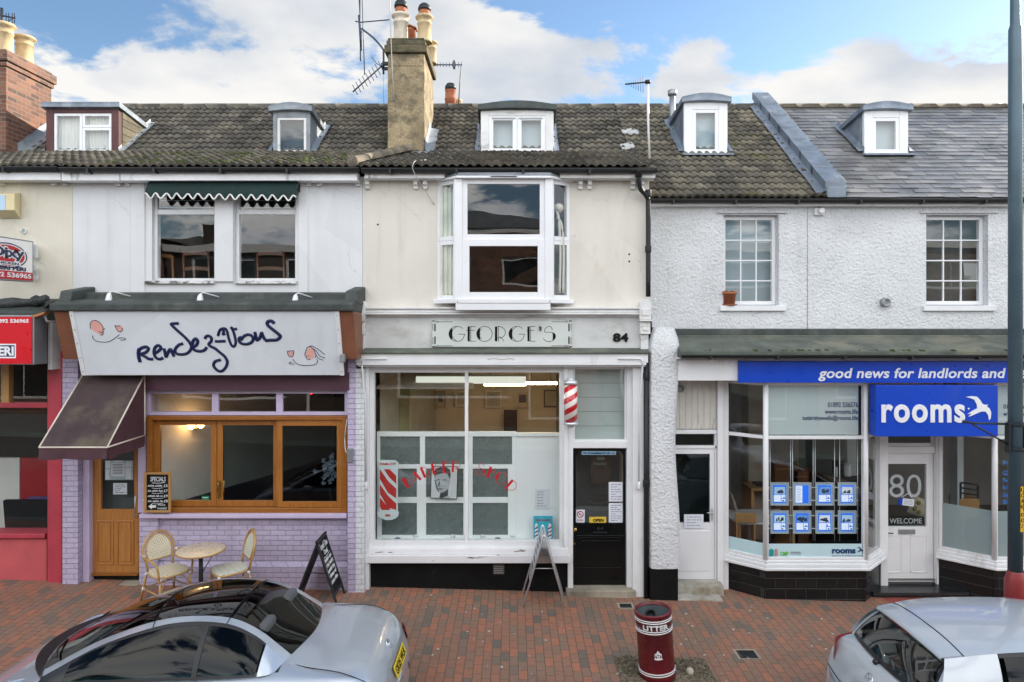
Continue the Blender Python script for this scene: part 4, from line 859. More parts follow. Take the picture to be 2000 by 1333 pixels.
mb = MB(); mb.box(X(708, 10.12), X(1113, 10.12), 10.10, 10.4, Z(1100, 10.12), Z(1085, 10.12)); mb.prism([(X(714, 10.15), 10.13, Z(1085, 10.12)+.001), (X(714, 10.15), 10.15, Z(1072, 10.15)), (X(714, 10.15), 10.4, Z(1068, 10.15)), (X(714, 10.15), 10.4, Z(1085, 10.12)+.001)], (0,0,0), (X(1110, 10.15)-X(714, 10.15), 0, 0)); build(mb, 'window_sill', mat('peeling_white_sill', (.76, .76, .77), .5, var=.06, dirt=(.10, .05, .04), dv=2.8, dsc=(.8, 1, 5), dth=(.62, .68), bump=.3), hC, bevel=.008)
mb = MB(); mb.box(X(711, 10.24), X(1111, 10.24), 10.24, 10.5, -.2, Z(1100, 10.15)); build(mb, 'stall_riser', BLACKP, hC)
mb = MB(); mb.box(X(963, 10.23), X(985, 10.23), 10.228, 10.26, Z(1122, 10.23), Z(1103, 10.23)); VT = build(mb, 'air_vent', mat('rusty_vent', (.11, .10, .085), .8, var=.3), hC)
mb = MB()
for k in range(4): mb.box(X(965, 10.23), X(983, 10.23), 10.222, 10.229, Z(1120-k*4.2, 10.23), Z(1118-k*4.2, 10.23))
build(mb, 'louvre', GALV, VT)
mb = MB(); mb.box(X(1101, 10.18), X(1109, 10.18), 10.16, 10.4, Z(1070, 10.2), Z(717.5, 10.03)); mb.box(X(1109, 10.18), X(1119.5, 10.18), 10.19, 10.4, -.1, Z(717.5, 10.03)); build(mb, 'door_post', WHITE, hC, bevel=.008)
mb = MB(); mb.box(X(1225, 10.18), X(1236, 10.18), 10.21, 10.4, -.1, Z(717.5, 10.03)); mb.box(X(1236, 10.12), X(1259, 10.12), 10.13, 10.4, -.2, Z(717.5, 10.03)); build(mb, 'door_post', WHITE, hC, bevel=.01)
window(hC, X(1117, 10.25), X(1226, 10.25), Z(865, 10.25), Z(716, 10.25), 10.25, .045, .08, m=WHITE, gm=GLASSW, name='fanlight')
mb = MB(); mb.box(X(1119, 10.2), X(1226, 10.2), 10.2, 10.4, Z(876, 10.2), Z(862, 10.2)); build(mb, 'transom_rail', WHITE, hC, bevel=.008)
mb = MB(); zz = Z(720, 10.4)
for k in range(5): mb.box(X(1123, 10.4), X(1224, 10.4), 10.40+k*.002, 10.41+k*.002, Z(860, 10.4)+k*.215, Z(860, 10.4)+.21+k*.215)
build(mb, 'white_blind', mat('pleated_blind', (.45, .52, .51), .7, var=.06), hC)
d0, d1, e0, e1 = X(1119, 10.3), X(1226, 10.3), Z(1143, 10.3), Z(876, 10.3)
hx0, hx1, hz0, hz1 = X(1125, 10.3), X(1218, 10.3), Z(1022, 10.3), Z(881, 10.3)
mb = MB(); mb.wall(d0, d1, e0, e1, 10.3, .05, [(hx0, hx1, hz0, hz1)])
r = .10
for sx, cx_ in ((1, hx0), (-1, hx1)):
    pts = [(cx_, 10.3, hz1)] + [(cx_+sx*(r-r*math.cos(t)), 10.3, hz1-r+r*math.sin(t)) for t in np.linspace(math.pi/2, 0, 6)]
    mb.prism(pts, (0,.001,0), (0,.04,0))
door = build(mb, 'door', BLACK, hC)
mb = MB(); mb.quad((hx0,10.33,hz0),(hx1,10.33,hz0),(hx1,10.33,hz1),(hx0,10.33,hz1)); build(mb, 'pane', GLASSW, door)
mb = MB(); frontdoor_panel(mb, X(1129, 10.3), X(1214, 10.3), Z(1111, 10.3), Z(1050, 10.3), 10.3); mb.box(X(1126, 10.3), X(1217, 10.3), 10.27, 10.3, Z(1049, 10.3), Z(1045, 10.3)); build(mb, 'door_panel', BLACK, door, bevel=.003)
mb = MB(); mb.lathe([(.012, 0), (.012, .03), (.028, .04), (.03, .055), (.018, .068), (.001, .07)], (X(1123, 10.3), 10.3, Z(1033, 10.3)), 14, (0, -1, 0)); mb.lathe([(.014, 0), (.014, .01)], (X(1122, 10.3), 10.3, Z(1062, 10.3)), 12, (0, -1, 0)); build(mb, 'brass_knob', GOLD, door)
mb = MB(); text(mb, '84', X(1166, 10.3), X(1178, 10.3), Z(1036, 10.3), Z(1029, 10.3), plane((0, 10.299, 0)), .02); mb.box(X(1158, 10.3), X(1186, 10.3), 10.285, 10.3, Z(1041, 10.3), Z(1039, 10.3)); build(mb, 'letter_plate', DARKM, door)
mb = MB(); mb.box(X(1106, 10.1), X(1242, 10.1), 10.08, 10.4, -.2, e0-.002); build(mb, 'doorstep', STONE, hC, bevel=.012)
mb = MB(); text(mb, '84', X(1197, 10.16), X(1227, 10.16), Z(668, 10.16), Z(651, 10.16), plane((0, 10.163, 0)), .035, th=.02); build(mb, 'house_number', BLACK, hC)
# interior of C
room(hC, X(712, 10.4), X(1226, 10.4), 10.42, 14.3, .05, 3.55, mat('shop_buff_wall', (.60, .53, .40), .9, var=.08), mat('lino', (.16, .13, .10), .5), cm=None)
PYY = 10.55
mb = MB(); pw = (.63, .70, .70)
PART = mat('partition_white', (.86, .90, .90), .5, var=.03)
def pbx(a, b, c, d, dep=.05, y=PYY): mb.box(X(a, y), X(b, y), y, y+dep, Z(d, y), Z(c, y))
for a, b in ((736, 742), (820, 830), (911, 923), (1000, 1008)): pbx(a, b, 846, 912)
pbx(736, 1008, 908, 916, .05, PYY+.002); pbx(736, 1008, 844, 853, .07, PYY-.01)
for a, b in ((736, 745), (814, 832), (905, 923), (992, 1008)): pbx(a, b, 916, 1063)
for q in ((972, 983), (1046, 1056)): pbx(745, 992, *q, .04, PYY+.004)
mb.box(X(736, PYY), X(1100, PYY), PYY-.005, PYY+.06, .3, Z(1056, PYY)); PT = build(mb, 'partition_frame', PART, hC, bevel=.004)
mb = MB(); y = PYY+.03; mb.quad((X(736,y),y,Z(1058,y)),(X(1004,y),y,Z(1058,y)),(X(1004,y),y,Z(848,y)),(X(736,y),y,Z(848,y))); build(mb, 'obscured_pane', OBSC, PT)
mb = MB(); y = PYY+.01; mb.box(X(1006, y), X(1102, y), y, y+.04, .3, Z(852, y)); build(mb, 'pegboard_panel', PEG, PT)
mb = MB(); mb.box(X(1004, PYY), X(1102, PYY), PYY-.02, PYY+.06, Z(852, PYY), Z(846, PYY)); build(mb, 'top_rail', PART, PT)
mb = MB(); mb.box(X(722, 10.33), X(1104, 10.33), 10.32, PYY-.006, Z(1068, 10.3), Z(1061, 10.35)); build(mb, 'display_shelf', PART, hC)
mb = MB(); mb.quad((X(740,11),10.6,2.95),(X(930,11),10.6,2.95),(X(900,12.5),14.2,3.2),(X(770,12.5),14.2,3.2)); build(mb, 'sloping_ceiling', PALEWALL, hC)
mb = MB(); mb.quad((X(850,14.2),14.25,.1),(X(850,14.2),14.25,3.4),(X(735,10.7),11.0,3.4),(X(735,10.7),11.0,.1)); build(mb, 'side_wall', mat('cool_wall', (.40, .42, .36), .9), hC)
mb = MB(); mb.quad((X(764,12),11.98,.1),(X(800,12),11.98,.1),(X(800,12),11.98,Z(752,12)),(X(764,12),11.98,Z(752,12))); mb.box(X(800, 12), X(803, 12), 11.9, 12, .1, 3.0); mb.box(X(756, 12), X(764, 12), 11.9, 12, .1, 3.0); build(mb, 'yellow_alcove', mat('pale_yellow', (.50, .48, .25), .8), hC)
for (a, b, c, d, y, nm, m, l) in ((812, 1027, 736, 750, 11.2, 'ceiling_lamp', emit('dim_tube', (.80, .84, .76), .22), 'long white strip lamp with a faint added glow hanging in the barber shop'), (945, 1027, 751, 754, 11.9, 'strip_lamp', emit('warm_tube', (1, .74, .46), 14.0), 'thin glowing strip lamp behind the long faint one'), (1026, 1088, 746.5, 751.5, 11.9, 'strip_lamp', emit('warm_tube2', (1, .66, .36), 16.0), 'short glowing orange strip lamp near the shop door')):  # the long lamp is off; its tube gets an added faint glow
    t = thing(nm, l, 'lamp', (X((a+b)/2, y), y, Z(d, y)))
    mb = MB(); mb.box(X(a, y), X(b, y), y, y+.07, Z(d, y), Z(c, y)); build(mb, 'tube', m, t, bevel=.01)
    mb = MB(); mb.box(X(a+1, y), X(b-1, y), y+.005, y+.1, Z(c-.2, y), Z(c-2.5, y)); build(mb, 'housing', flatm('lamp_housing', (.40, .42, .38), .4), t)
    mb = MB()
    for q in (a+12, b-12): mb.tube([(X(q, y), y+.05, Z(c-2, y)), (X(q, y), y+.05, 3.5)], .004, 5)
    build(mb, 'hanging_wire', DARKM, t)
for i, (a, b, c, d, pc, fc, l) in enumerate(((851, 870, 764, 796, (.03, .07, .10), (.30, .26, .18), 'small dark blue picture nearest the side wall in the barber shop'), (889, 912, 764, 795, (.38, .38, .34), (.62, .62, .58), 'white framed pale picture left of the shop window mullion'), (948, 979, 763, 797, (.35, .33, .26), (.62, .60, .54), 'white framed picture under the thin glowing lamp'), (1005, 1036, 763, 797, (.04, .04, .06), (.50, .46, .36), 'framed picture with a black square in its mount'), (1062, 1094, 762, 796, (.36, .33, .24), (.08, .06, .05), 'dark framed pale picture nearest the barber pole'))):
    y = 14.2 if i != 0 else 14.0; t = thing('framed_picture', l, 'picture', (X((a+b)/2, y), y, Z(d, y)), 'pictures on the barber shop wall')
    mb = MB(); w = .028; x0, x1, z0, z1 = X(a, y), X(b, y), Z(d, y), Z(c, y); mb.box(x0, x0+w, y, y+.03, z0, z1); mb.box(x1-w, x1, y, y+.03, z0, z1); mb.box(x0+w, x1-w, y, y+.03, z0, z0+w); mb.box(x0+w, x1-w, y, y+.03, z1-w, z1); build(mb, 'frame', flatm('frame_%d' % i, fc, .4), t)
    mb = MB(); mb.box(x0+w, x1-w, y+.012, y+.02, z0+w, z1-w); build(mb, 'mount', flatm('mount', (.42, .38, .28), .7), t)
    mb = MB(); mb.box(x0+(x1-x0)*.27, x1-(x1-x0)*.27, y+.006, y+.011, z0+(z1-z0)*.3, z1-(z1-z0)*.25); build(mb, 'print', flatm('print_%d' % i, pc, .6), t)
mb = MB(); mb.box(X(1112, 10.9), X(1124, 10.9)+.0, 10.75, 14.2, .05, 3.5); mb.box(X(1124, 10.9), X(1228, 10.9), 11.25, 11.3, .05, 3.5); build(mb, 'added_dark_panel', mat('dark_panel_grey', (.16, .16, .155), .8), hC)  # dark panel added so the view through the door glass reads darker
t = MB(); y = 14.0; t.box(X(984, y), X(1010, y), y, y+.03, Z(842, y), Z(801, y)); build(t, 'menu_board', DPANEL, tagd=('black price board on the back wall of the barber shop', 'board'))
# downpipe
mb = MB(); xx = X(1262, 10.0); mb.tube(cr([(X(1247, 9.93), 9.93, 6.13), (X(1248, 9.95), 9.95, 6.0), (X(1252, 10.02), 10.02, 5.9), (X(1264, 10.1), 10.1, 5.80), (X(1266, 10.1), 10.1, 5.6), (X(1266, 10.1), 10.1, Z(580, 10.1))], 5), .036, 10); mb.lathe([(.05, -.02), (.05, .06), (.06, .07)], (X(1247, 9.93), 9.93, 6.08), 12)
for py in (378, 487): mb.lathe([(.044, -.05), (.047, -.04), (.047, .04), (.044, .05)], (X(1266, 10.1), 10.1, Z(py, 10.1)), 12)
build(mb, 'downpipe', GUTTER, hC)
mb = MB(); xx = X(1262, 10.1); mb.tube([(xx, 10.1, Z(690, 10.1)), (xx, 10.1, zg(2)-.02)], .036, 10)
for py in (735, 945): mb.lathe([(.044, -.05), (.047, -.04), (.047, .04), (.044, .05)], (xx, 10.1, Z(py, 10.1)), 12)
build(mb, 'downpipe', GUTTER, hC)
mb = MB(); mb.box(X(1259.5, 10.25), X(1272, 10.25), 10.2, 10.6, -.2, 4.1); build(mb, 'gap_shadow_strip', BLACKP, hC)  # black strip stands in for the shadow beside the downpipe
mb = MB(); mb.prism([(XD-.12, 10.21, 3.9), (XD-.12, 10.21, 6.12), (XD-.12, 10.9, 6.35), (XD-.12, 10.9, 3.9)], (0,0,0), (.118, 0, 0)); build(mb, 'side_return', CREAM, hC)
# ---------------------------------------------------------------- house D: the letting office
RY = 10.75
hD = thing('letting_office_house', 'white pebbledashed house with slate and tile roof over a white letting office front', 'house', (6, RY, -.1))
oz0, oz1 = Z(597, RY), Z(420, RY); op = [(X(1413, RY), X(1521, RY), oz0, oz1), (X(1809, RY), X(1930, RY), oz0, oz1), (9.3, 10.2, oz0, oz1)]
mb = MB(); mb.wall(XD, XE, 3.4, 5.83, RY, .25, op); build(mb, 'upper_wall', PEB, hD)
rear(hD, XD, XE, (XE,))
mb = MB(); xj = X(1577, RY); mb.box(xj-.004, xj+.004, RY-.006, RY+.002, 3.8, 5.75); build(mb, 'wall_joint', GALV, hD)
for i, (a, b, c, d) in enumerate(op):
    window(hD, a+.005, b-.005, c+.01, d-.005, RY+.11, .06, .07, cols=(1/3, 2/3), rows=(.25, .5, .75), bar=.02, gm=GLASSW, name='window')
    mb = MB(); mb.box(a-.06, b+.10, RY-.05, RY+.12, c-.085, c-.002); build(mb, 'window_sill', WHITE, hD, bevel=.006)
    mb = MB(); mb.prism([(a-.10, RY-.045, d+.025), (a-.10, RY-.045, d+.04), (a-.10, RY+.01, d+.075), (a-.10, RY+.01, d+.025)], (0,0,0), (b-a+.24, 0, 0)); build(mb, 'drip_mould', PEB, hD)
    mb = MB(); mb.quad((a-.1,RY+.32,c-.1),(b+.1,RY+.32,c-.1),(b+.1,RY+.32,d+.1),(a-.1,RY+.32,d+.1)); build(mb, 'window_blind' if i == 0 else 'dark_room', BLIND if i == 0 else DROOM, hD)
PX0, PX1 = 4.80, 5.10
gz = 5.845
mb = MB(); tiles(mb, XD, PX0, (10.60, zp(10.60)), (RIDGE, zp(RIDGE))); build(mb, 'tiled_roof', TILEM, hD, rnd=True); ridge(hD, XD, PX0)
mb = MB(); slates(mb, PX1, XE, (10.58, zp(10.58)), (RIDGE, zp(RIDGE))); build(mb, 'slate_roof', SLATE, hD, rnd=True); ridge(hD, PX1, XE, mat('brown_ridge', (.12, .10, .075), .85, var=.3, vs=6, fine=.5, rnd=.4))
gutter(hD, XD+.02, XE, 10.56, gz+.0, .05)
mb = MB(); mb.box(XD+.02, XE, 10.62, RY+.03, Z(402, 10.62), Z(391, 10.62)); build(mb, 'fascia_board', WHITE, hD, bevel=.004)
def parapet():
    mb = MB(); P = []
    for x in (PX0, PX1):
        pass
    ya, yb = 10.56, RIDGE+.12
    prof = [(ya, zp(ya)+.01), (ya, zp(ya)+.19), (ya+.05, zp(ya)+.22), (yb, zp(yb)+.20), (yb, zp(yb)-.2)]
    mb.prism([(PX0, *p) for p in prof], (0,0,0), (PX1-PX0, 0, 0)); k = build(mb, 'parapet', LEAD, hD, bevel=.02)
    mb = MB(); n = 7
    for i in range(n):
        s = i/n; y0 = ya+.03+(yb-ya-.05)*s; y1 = ya+.03+(yb-ya-.05)*(s+1/n)+.05; e = .012
        i_ = [mb.pt(p) for p in ((PX0-e, y0, zp(y0)+.10), (PX0-e, y0, zp(y0)+.245), (PX1+e, y0, zp(y0)+.245), (PX1+e, y0, zp(y0)+.10), (PX0-e, y1, zp(y1)+.09), (PX0-e, y1, zp(y1)+.228), (PX1+e, y1, zp(y1)+.228), (PX1+e, y1, zp(y1)+.09))]
        for q in ((0,1,2,3),(0,4,5,1),(1,5,6,2),(2,6,7,3)): mb.face([i_[t] for t in q])
    build(mb, 'lead_coping', LEAD, k, bevel=.008)
    mb = MB(); P = []
    for i in range(15):
        y = 10.6+(RIDGE-10.6)*i/14; z = zp(y)+.06; P.append([(PX0-.003, y, z+.12), (PX0-.012, y, z+.03), (PX0-.15+random.uniform(-.015, .015), y, z+.005)])
    mb.grid(P); P = []
    for i in range(15):
        y = 10.6+(RIDGE-10.6)*i/14; z = zp(y)+.03; P.append([(PX1+.003, y, z+.08), (PX1+.06, y, z)])
    mb.grid(P); build(mb, 'lead_flashing', LEAD, k)
parapet()
dormer(hD, 1336, 1421, 190, 303, 'lead'); dormer(hD, 1688, 1774, 206, 303, 'lead')
mb = MB(); mb.lathe([(.055, -.3), (.055, .40)], (X(1313, 13.0), 13.0, 7.82), 14); mb.lathe([(.08, 0), (.085, .03), (.085, .09), (.02, .12)], (X(1313, 13.0), 13.0, 8.22), 14); build(mb, 'flue_pipe', GALV, hD)
for q in ([(1213, 12.62), (1232, 12.66), (1246, 12.60), (1248, 12.50), (1230, 12.46), (1216, 12.52)], [(1211, 12.08), (1233, 12.16), (1240, 12.02), (1236, 11.96), (1216, 11.94)]):
    mb = MB(); mb.prism([(X(px, y), y, zp(y)+.062+random.uniform(0, .012)) for px, y in q], (0,0,-.02), (0,0,0)); build(mb, 'mortar_patch', mat('grey_mortar', (.42, .43, .42), .9, var=.2, vs=12, bump=.5), hC)
mb = MB(); xx = X(1600, RY); mb.box(xx-.09, xx+.06, RY-.05, RY, Z(421, RY), Z(408, RY)); mb.lathe([(.045, 0), (.045, .05), (.03, .06)], (xx, RY-.05, Z(414, RY)), 14, (0, -1, 0)); build(mb, 'vent_outlet', WHITE, hD)
mb = MB(); mb.lathe([(.07, 0), (.07, .07), (.05, .08), (.04, .05)], (X(1727, RY), RY, Z(591, RY)), 18, (0, -1, 0)); build(mb, 'round_vent', GALV, hD)
# single-storey shop roof
a = X(1328, 9.9); mb = MB(); mb.prism([(a, 9.86, Z(691, 9.86)-.03), (a, 9.86, Z(690, 9.86)+.03), (a, 10.60, Z(657, 10.6)), (a, 10.62, Z(645, 10.62)), (a, RY, Z(644, RY)), (a, RY, 3.3)], (0,0,0), (XE-a, 0, 0)); build(mb, 'shopfront_roof', GREYROOF, hD, bevel=.012)
mb = MB(); mb.box(a, XE, 10.60, 10.70, Z(656, 10.6), Z(644, 10.6)+.012); build(mb, 'felt_upstand', DARKFELT, hD, bevel=.02)
mb = MB()
for k in range(40):
    x = random.uniform(2.5, 7.6); r = random.uniform(.015, .05); mb.lathe([(r, 0), (r*.8, r*.4), (.001, r*.6)], (x, 9.885+random.uniform(0, .02), Z(690, 9.86)+.03), 7)
build(mb, 'moss_tuft', mat('roof_moss', (.03, .05, .010), .95, var=.5, vs=20), hD)
gutter(hD, a, XE, 9.84, Z(694, 9.84), .05)
mb = MB(); mb.box(X(1322, 10.05), X(1444, 10.05), 10.05, 10.4, Z(744, 10.05), Z(703, 10.05)); mb.box(X(1322, 10.0), XE, 9.99, 10.5, Z(702, 10.0), Z(698, 10.0)); build(mb, 'shop_fascia', WHITE, hD, bevel=.005)
mb = MB(); mb.box(X(1445, 10.1), XE, 10.08, RY+.05, Z(748, 10.1)+.0, Z(703, 10.05)); build(mb, 'soffit_box', WHITE, hD)
# buttress pier
def buttress():
    mb = MB(); y0 = 10.02; n = 22; x0, x1 = X(1269, y0), X(1325, y0); P = []; zt = Z(640, y0); zb = Z(1112, y0)
    rr = random.Random(3)
    def sec(z, e): 
        w = .035*math.sin(z*2.1)+.02; k = e
        return [(x0+k+.03, y0+.02+k), (x0+k, y0+.12), (x0+k, 10.8), (x1-k+w, 10.8), (x1-k+w, y0+.12), (x1-k-.04+w, y0+.02+k), (x1-k-.12+w, y0+k), (x0+k+.10, y0+k)]
    for i in range(n+1):
        t = i/n; z = zb+(zt-zb)*t; e = 0 if t < .93 else (t-.93)/.07*.09
        P.append([(x, y, z - (0 if t < 1 else 0)) for x, y in sec(z, e)])
    P = [[*r, r[0]] for r in P]; mb.grid(P, True); mb.face([mb.pt(p) for p in P[-1][:-1]]); k = build(mb, 'buttress', PEB, hD)
    mb = MB(); mb.box(x0+.005, x1+.0, y0+.012, 10.8, -.3, zb-.002); build(mb, 'black_plinth', BLACKP, hD, bevel=.01)
buttress()
# left door of D (white plastic)
y = 10.5; mb = MB(); fx0, fx1 = X(1316, y), X(1411, y)
for k in range(7):
    aa = fx0+(fx1-.09-fx0)*k/7; mb.box(aa+.003, aa+(fx1-.09-fx0)/7-.003, y+.02, y+.05, Z(838, y), Z(744, y))
mb.box(fx0, fx1-.09, y+.03, y+.06, Z(839, y), Z(743, y)); build(mb, 'board_panel', mat('old_boards', (.62, .60, .55), .6, var=.08, dirt=(.22, .20, .17), dv=6, dsc=(3, 1, .5), dth=(.6, .72)), hD)
mb = MB(); lx, ly = X(1330, y), y+.02; mb.lathe([(.055, 0), (.055, .02), (.04, .025), (.04, .004), (.001, .003)], (lx, ly, Z(760, y)), 18, (0, -1, 0)); build(mb, 'round_vent', GALV, hD)
mb = MB(); mb.box(fx1-.085, fx1, y-.05, y+.12, -.1, Z(744, 10.4)); mb.box(fx0, fx1-.088, y-.01, y+.1, Z(848, y), Z(840, y)); mb.box(fx0, fx1-.088, y, y+.1, Z(877, y), Z(871, y)); mb.box(X(1396, y), fx1-.088, y, y+.1, -.05, Z(848.3, y)); build(mb, 'door_frame', PVC, hD, bevel=.005)
mb = MB(); mb.quad((fx0,y+.05,Z(871,y)),(X(1396,y),y+.05,Z(871,y)),(X(1396,y),y+.05,Z(848,y)),(fx0,y+.05,Z(848,y))); build(mb, 'transom_pane', GLASSD, hD)
dz0, dz1 = Z(1132, y), Z(878, y); mb = MB(); mb.wall(fx0, X(1395.5, y), dz0, dz1, y+.01, .06, [(X(1316.5, y), X(1387, y), Z(1022, y), Z(887, y))]); door = build(mb, 'door', PVC, hD)
mb = MB(); mb.quad((fx0,y+.04,Z(1023,y)),(X(1388,y),y+.04,Z(1023,y)),(X(1388,y),y+.04,Z(886,y)),(fx0,y+.04,Z(886,y))); build(mb, 'pane', GLASSD, door)
mb = MB(); mb.box(X(1324, y), X(1386, y), y+.002, y+.012, Z(1116, y), Z(1037, y)); build(mb, 'door_panel', PVC, door, bevel=.006)
mb = MB(); hx = X(1391, y); mb.box(hx-.012, hx+.012, y-.004, y+.012, 1.0-.04, 1.0+.14); mb.tube([(hx, y, 1.09), (hx, y-.045, 1.09), (hx-.09, y-.045, 1.09)], .009, 8); build(mb, 'handle', STEEL, door)
mb = MB(); mb.box(X(1318, 10.3), X(1412, 10.3), 10.25, 10.55, -.3, dz0-.004); mb.box(X(1322, 10.1), X(1409, 10.1), 10.04, 10.25, -.3, -.045); build(mb, 'doorstep', mat('pale_concrete_step', (.42, .40, .35), .85, var=.2, vs=5, dirt=(.24, .20, .14), dv=3, dsc=(1, 1, 1)), hD, bevel=.008)
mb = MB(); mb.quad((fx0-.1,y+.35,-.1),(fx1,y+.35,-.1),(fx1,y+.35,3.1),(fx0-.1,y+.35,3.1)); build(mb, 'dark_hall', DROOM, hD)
# office bays
RZ, SZ, GZ0, GZ1, TZ = Z(1113, 10.16), Z(1097, 10.16), Z(1090, 10.16), Z(748, 10.16), Z(854, 10.16)
A_, B_, C_, D_ = (X(1415, 10.56), 10.56), (X(1496, 10.16), 10.16), (X(1692, 10.16), 10.16), (X(1721, 10.62), 10.62)
E_, F_, G_ = (X(1834, 10.66), 10.66), (X(1944, 10.16), 10.16), (XE, 10.16)
def bayseg(P0, P1, tag_=None, last=False):
    fr = fr2((*P0, 0), (*P1, 0)); Ln = (Vector(P1)-Vector(P0)).length
    mb = MB(); mb.fr = fr; mb.box(-.01, Ln+.01, .02, .2, -.5, RZ); build(mb, 'stall_riser', BLACKTILE, hD)
    mb = MB(); mb.fr = fr; mb.box(-.035, Ln+.035, -.07, .2, RZ+.001, RZ+.045); mb.box(-.03, Ln+.03, -.045, .2, RZ+.046, RZ+.10); mb.box(-.02, Ln+.02, -.015, .2, RZ+.101, SZ+.02); build(mb, 'window_sill', WHITE, hD, bevel=.012)
    window(hD, 0, Ln, SZ+.022, GZ1, .0, .04, .07, rows=((TZ-SZ)/(GZ1-SZ),), bar=.05, m=WHITE, gm=GLASS, fr=fr, name='shop_window', bt=.065); return fr, Ln
FB = bayseg(A_, B_); FC = bayseg(B_, C_); FD = bayseg(C_, D_); FE = bayseg(E_, F_); FG = bayseg(F_, G_)
mb = MB()
for p in (B_, C_, F_): mb.lathe([(.036, SZ+.02), (.036, GZ1)], (p[0], p[1]+.02, 0), 12)
build(mb, 'corner_post', WHITE, hD)
mb = MB(); mb.box(A_[0]-.10, A_[0]+.05, 10.5, 10.66, -.1, GZ1); build(mb, 'window_post', WHITE, hD, bevel=.015)
y = RY
mb = MB(); mb.box(X(1719, 10.65), X(1727, y), 10.63, y+.12, -.2, GZ1); mb.box(X(1825, y), X(1834, y), 10.68, y+.12, -.2, GZ1); mb.box(X(1727, y), X(1825, y), y-.03, y+.1, Z(885, y), Z(872, y)); mb.box(X(1727, y), X(1825, y), y-.03, y+.1, GZ1-.2, GZ1); build(mb, 'door_frame', WHITE, hD, bevel=.01)
window(hD, X(1727, y)+.002, X(1825, y)-.002, Z(872, y), GZ1-.2, y, .05, .06, m=WHITE, gm=GLASSD, name='fanlight')
d0, d1, e0, e1 = X(1728, y), X(1824, y), Z(1138, y), Z(886, y)
hx0, hx1, hz0, hz1 = X(1733, y), X(1811, y), Z(1030, y), Z(907, y)
mb = MB(); mb.wall(d0, d1, e0, e1, y+.02, .05, [(hx0, hx1, hz0, hz1)]); door = build(mb, 'door', WHITE, hD)
mb = MB(); mb.quad((hx0,y+.04,hz0),(hx1,y+.04,hz0),(hx1,y+.04,hz1),(hx0,y+.04,hz1)); build(mb, 'pane', GLASS, door)
mb = MB()
for a, b in ((1734, 1763), (1779, 1812)):
    x0, x1, z0, z1 = X(a, y), X(b, y), Z(1120, y), Z(1046, y); mb.box(x0, x1, y+.012, y+.021, z0, z0+.015); mb.box(x0, x1, y+.012, y+.021, z1-.015, z1); mb.box(x0, x0+.015, y+.012, y+.021, z0, z1); mb.box(x1-.015, x1, y+.012, y+.021, z0, z1)
build(mb, 'door_panel', WHITE, door, bevel=.003)
mb = MB(); mb.box(X(1756, y), X(1788, y), y+.004, y+.021, Z(1044, y), Z(1035, y)); LP = build(mb, 'letter_plate', GALV, door, bevel=.003)
mb = MB(); mb.box(X(1728, y), X(1731, y), y+.0, y+.021, Z(1048, y), Z(1034, y)); mb.tube([(X(1730, y), y+.01, Z(1040, y)), (X(1730, y), y-.035, Z(1040, y)), (X(1742, y), y-.035, Z(1041, y))], .009, 8); build(mb, 'handle', DARKM, door)
mb = MB(); text(mb, '80', X(1739, y), X(1802, y), Z(973, y), Z(928, y), plane((0, y+.035, 0)), -.004); build(mb, 'door_number', mat('etched_lettering', (.42, .47, .48), .6, var=.02), door); mb = MB(); text(mb, 'WELCOME', X(1740, y), X(1803, y), Z(1024, y), Z(1014, y), plane((0, y+.035, 0))); build(mb, 'door_lettering', mat('etched_lettering', (.42, .47, .48), .6, var=.02), door)
mb = MB(); mb.box(C_[0]+.2, F_[0]-.25, 10.35, y+.02, -.4, e0-.004); build(mb, 'doorstep', BLACKTILE, hD, bevel=.006)
mb = MB(); mb.box(C_[0]+.02, F_[0]-.02, 10.17, 10.35, -.4, zg(5.9)+.01); build(mb, 'red_threshold', mat('red_tile_step', (.28, .06, .045), .5, var=.15), hD)
# office interior
room(hD, X(1400, 10.7), XE-.1, 10.72, 15.0, -.02, 3.2, OFFWALL, mat('office_floor', (.10, .07, .05), .5))
mb = MB(); mb.box(X(1462, 12.6), X(1494, 12.6), 12.6, 13.0, 0, 3.1); build(mb, 'room_column', mat('cream_wall', (.52, .46, .36), .9), hD)
mb = MB(); mb.box(X(1655, 12.4), X(1673, 12.4), 12.4, 12.5, 0, 3.1); mb.box(X(1870, 12.0), X(1882, 12.0), 12.0, 12.2, 0, 3.1); build(mb, 'door_lining', flatm('pale_lining', (.55, .58, .58), .5), hD)
mb = MB(); mb.quad((X(1560,12.7),12.7,0),(X(1690,12.7),12.7,0),(X(1690,12.7),12.7,3.1),(X(1560,12.7),12.7,3.1)); build(mb, 'inner_partition', mat('green_grey_wall', (.075, .10, .085), .8, var=.2), hD)
fr, Ln = FC
mb = MB(); mb.fr = fr; mb.quad((.05, .035, TZ+.03), (Ln-.10, .035, TZ+.03), (Ln-.10, .035, GZ1-.03), (.05, .035, GZ1-.03)); build(mb, 'frosted_film', FROST, hD)
mb = MB(); mb.fr = fr; mb.quad((.05, .018, SZ+.055), (Ln-.05, .018, SZ+.055), (Ln-.05, .018, SZ+.255), (.05, .018, SZ+.255)); build(mb, 'blue_film_strip', SKYB, hD)
fr, Ln = FB
mb = MB(); mb.fr = fr; mb.quad((.045, .018, SZ+.055), (Ln-.045, .018, SZ+.055), (Ln-.045, .018, SZ+.255), (.045, .018, SZ+.255)); build(mb, 'blue_film_strip', SKYB, hD)
for q, nm in ((FE, 'frosted_film'), (FG, 'frosted_film')):
    fr, Ln = q; mb = MB(); mb.fr = fr; mb.quad((.045, .035, SZ+.06), (Ln-.045, .035, SZ+.06), (Ln-.045, .035, Z(1000, 10.16)), (.045, .035, Z(1000, 10.16))); build(mb, nm, FROST2, hD)
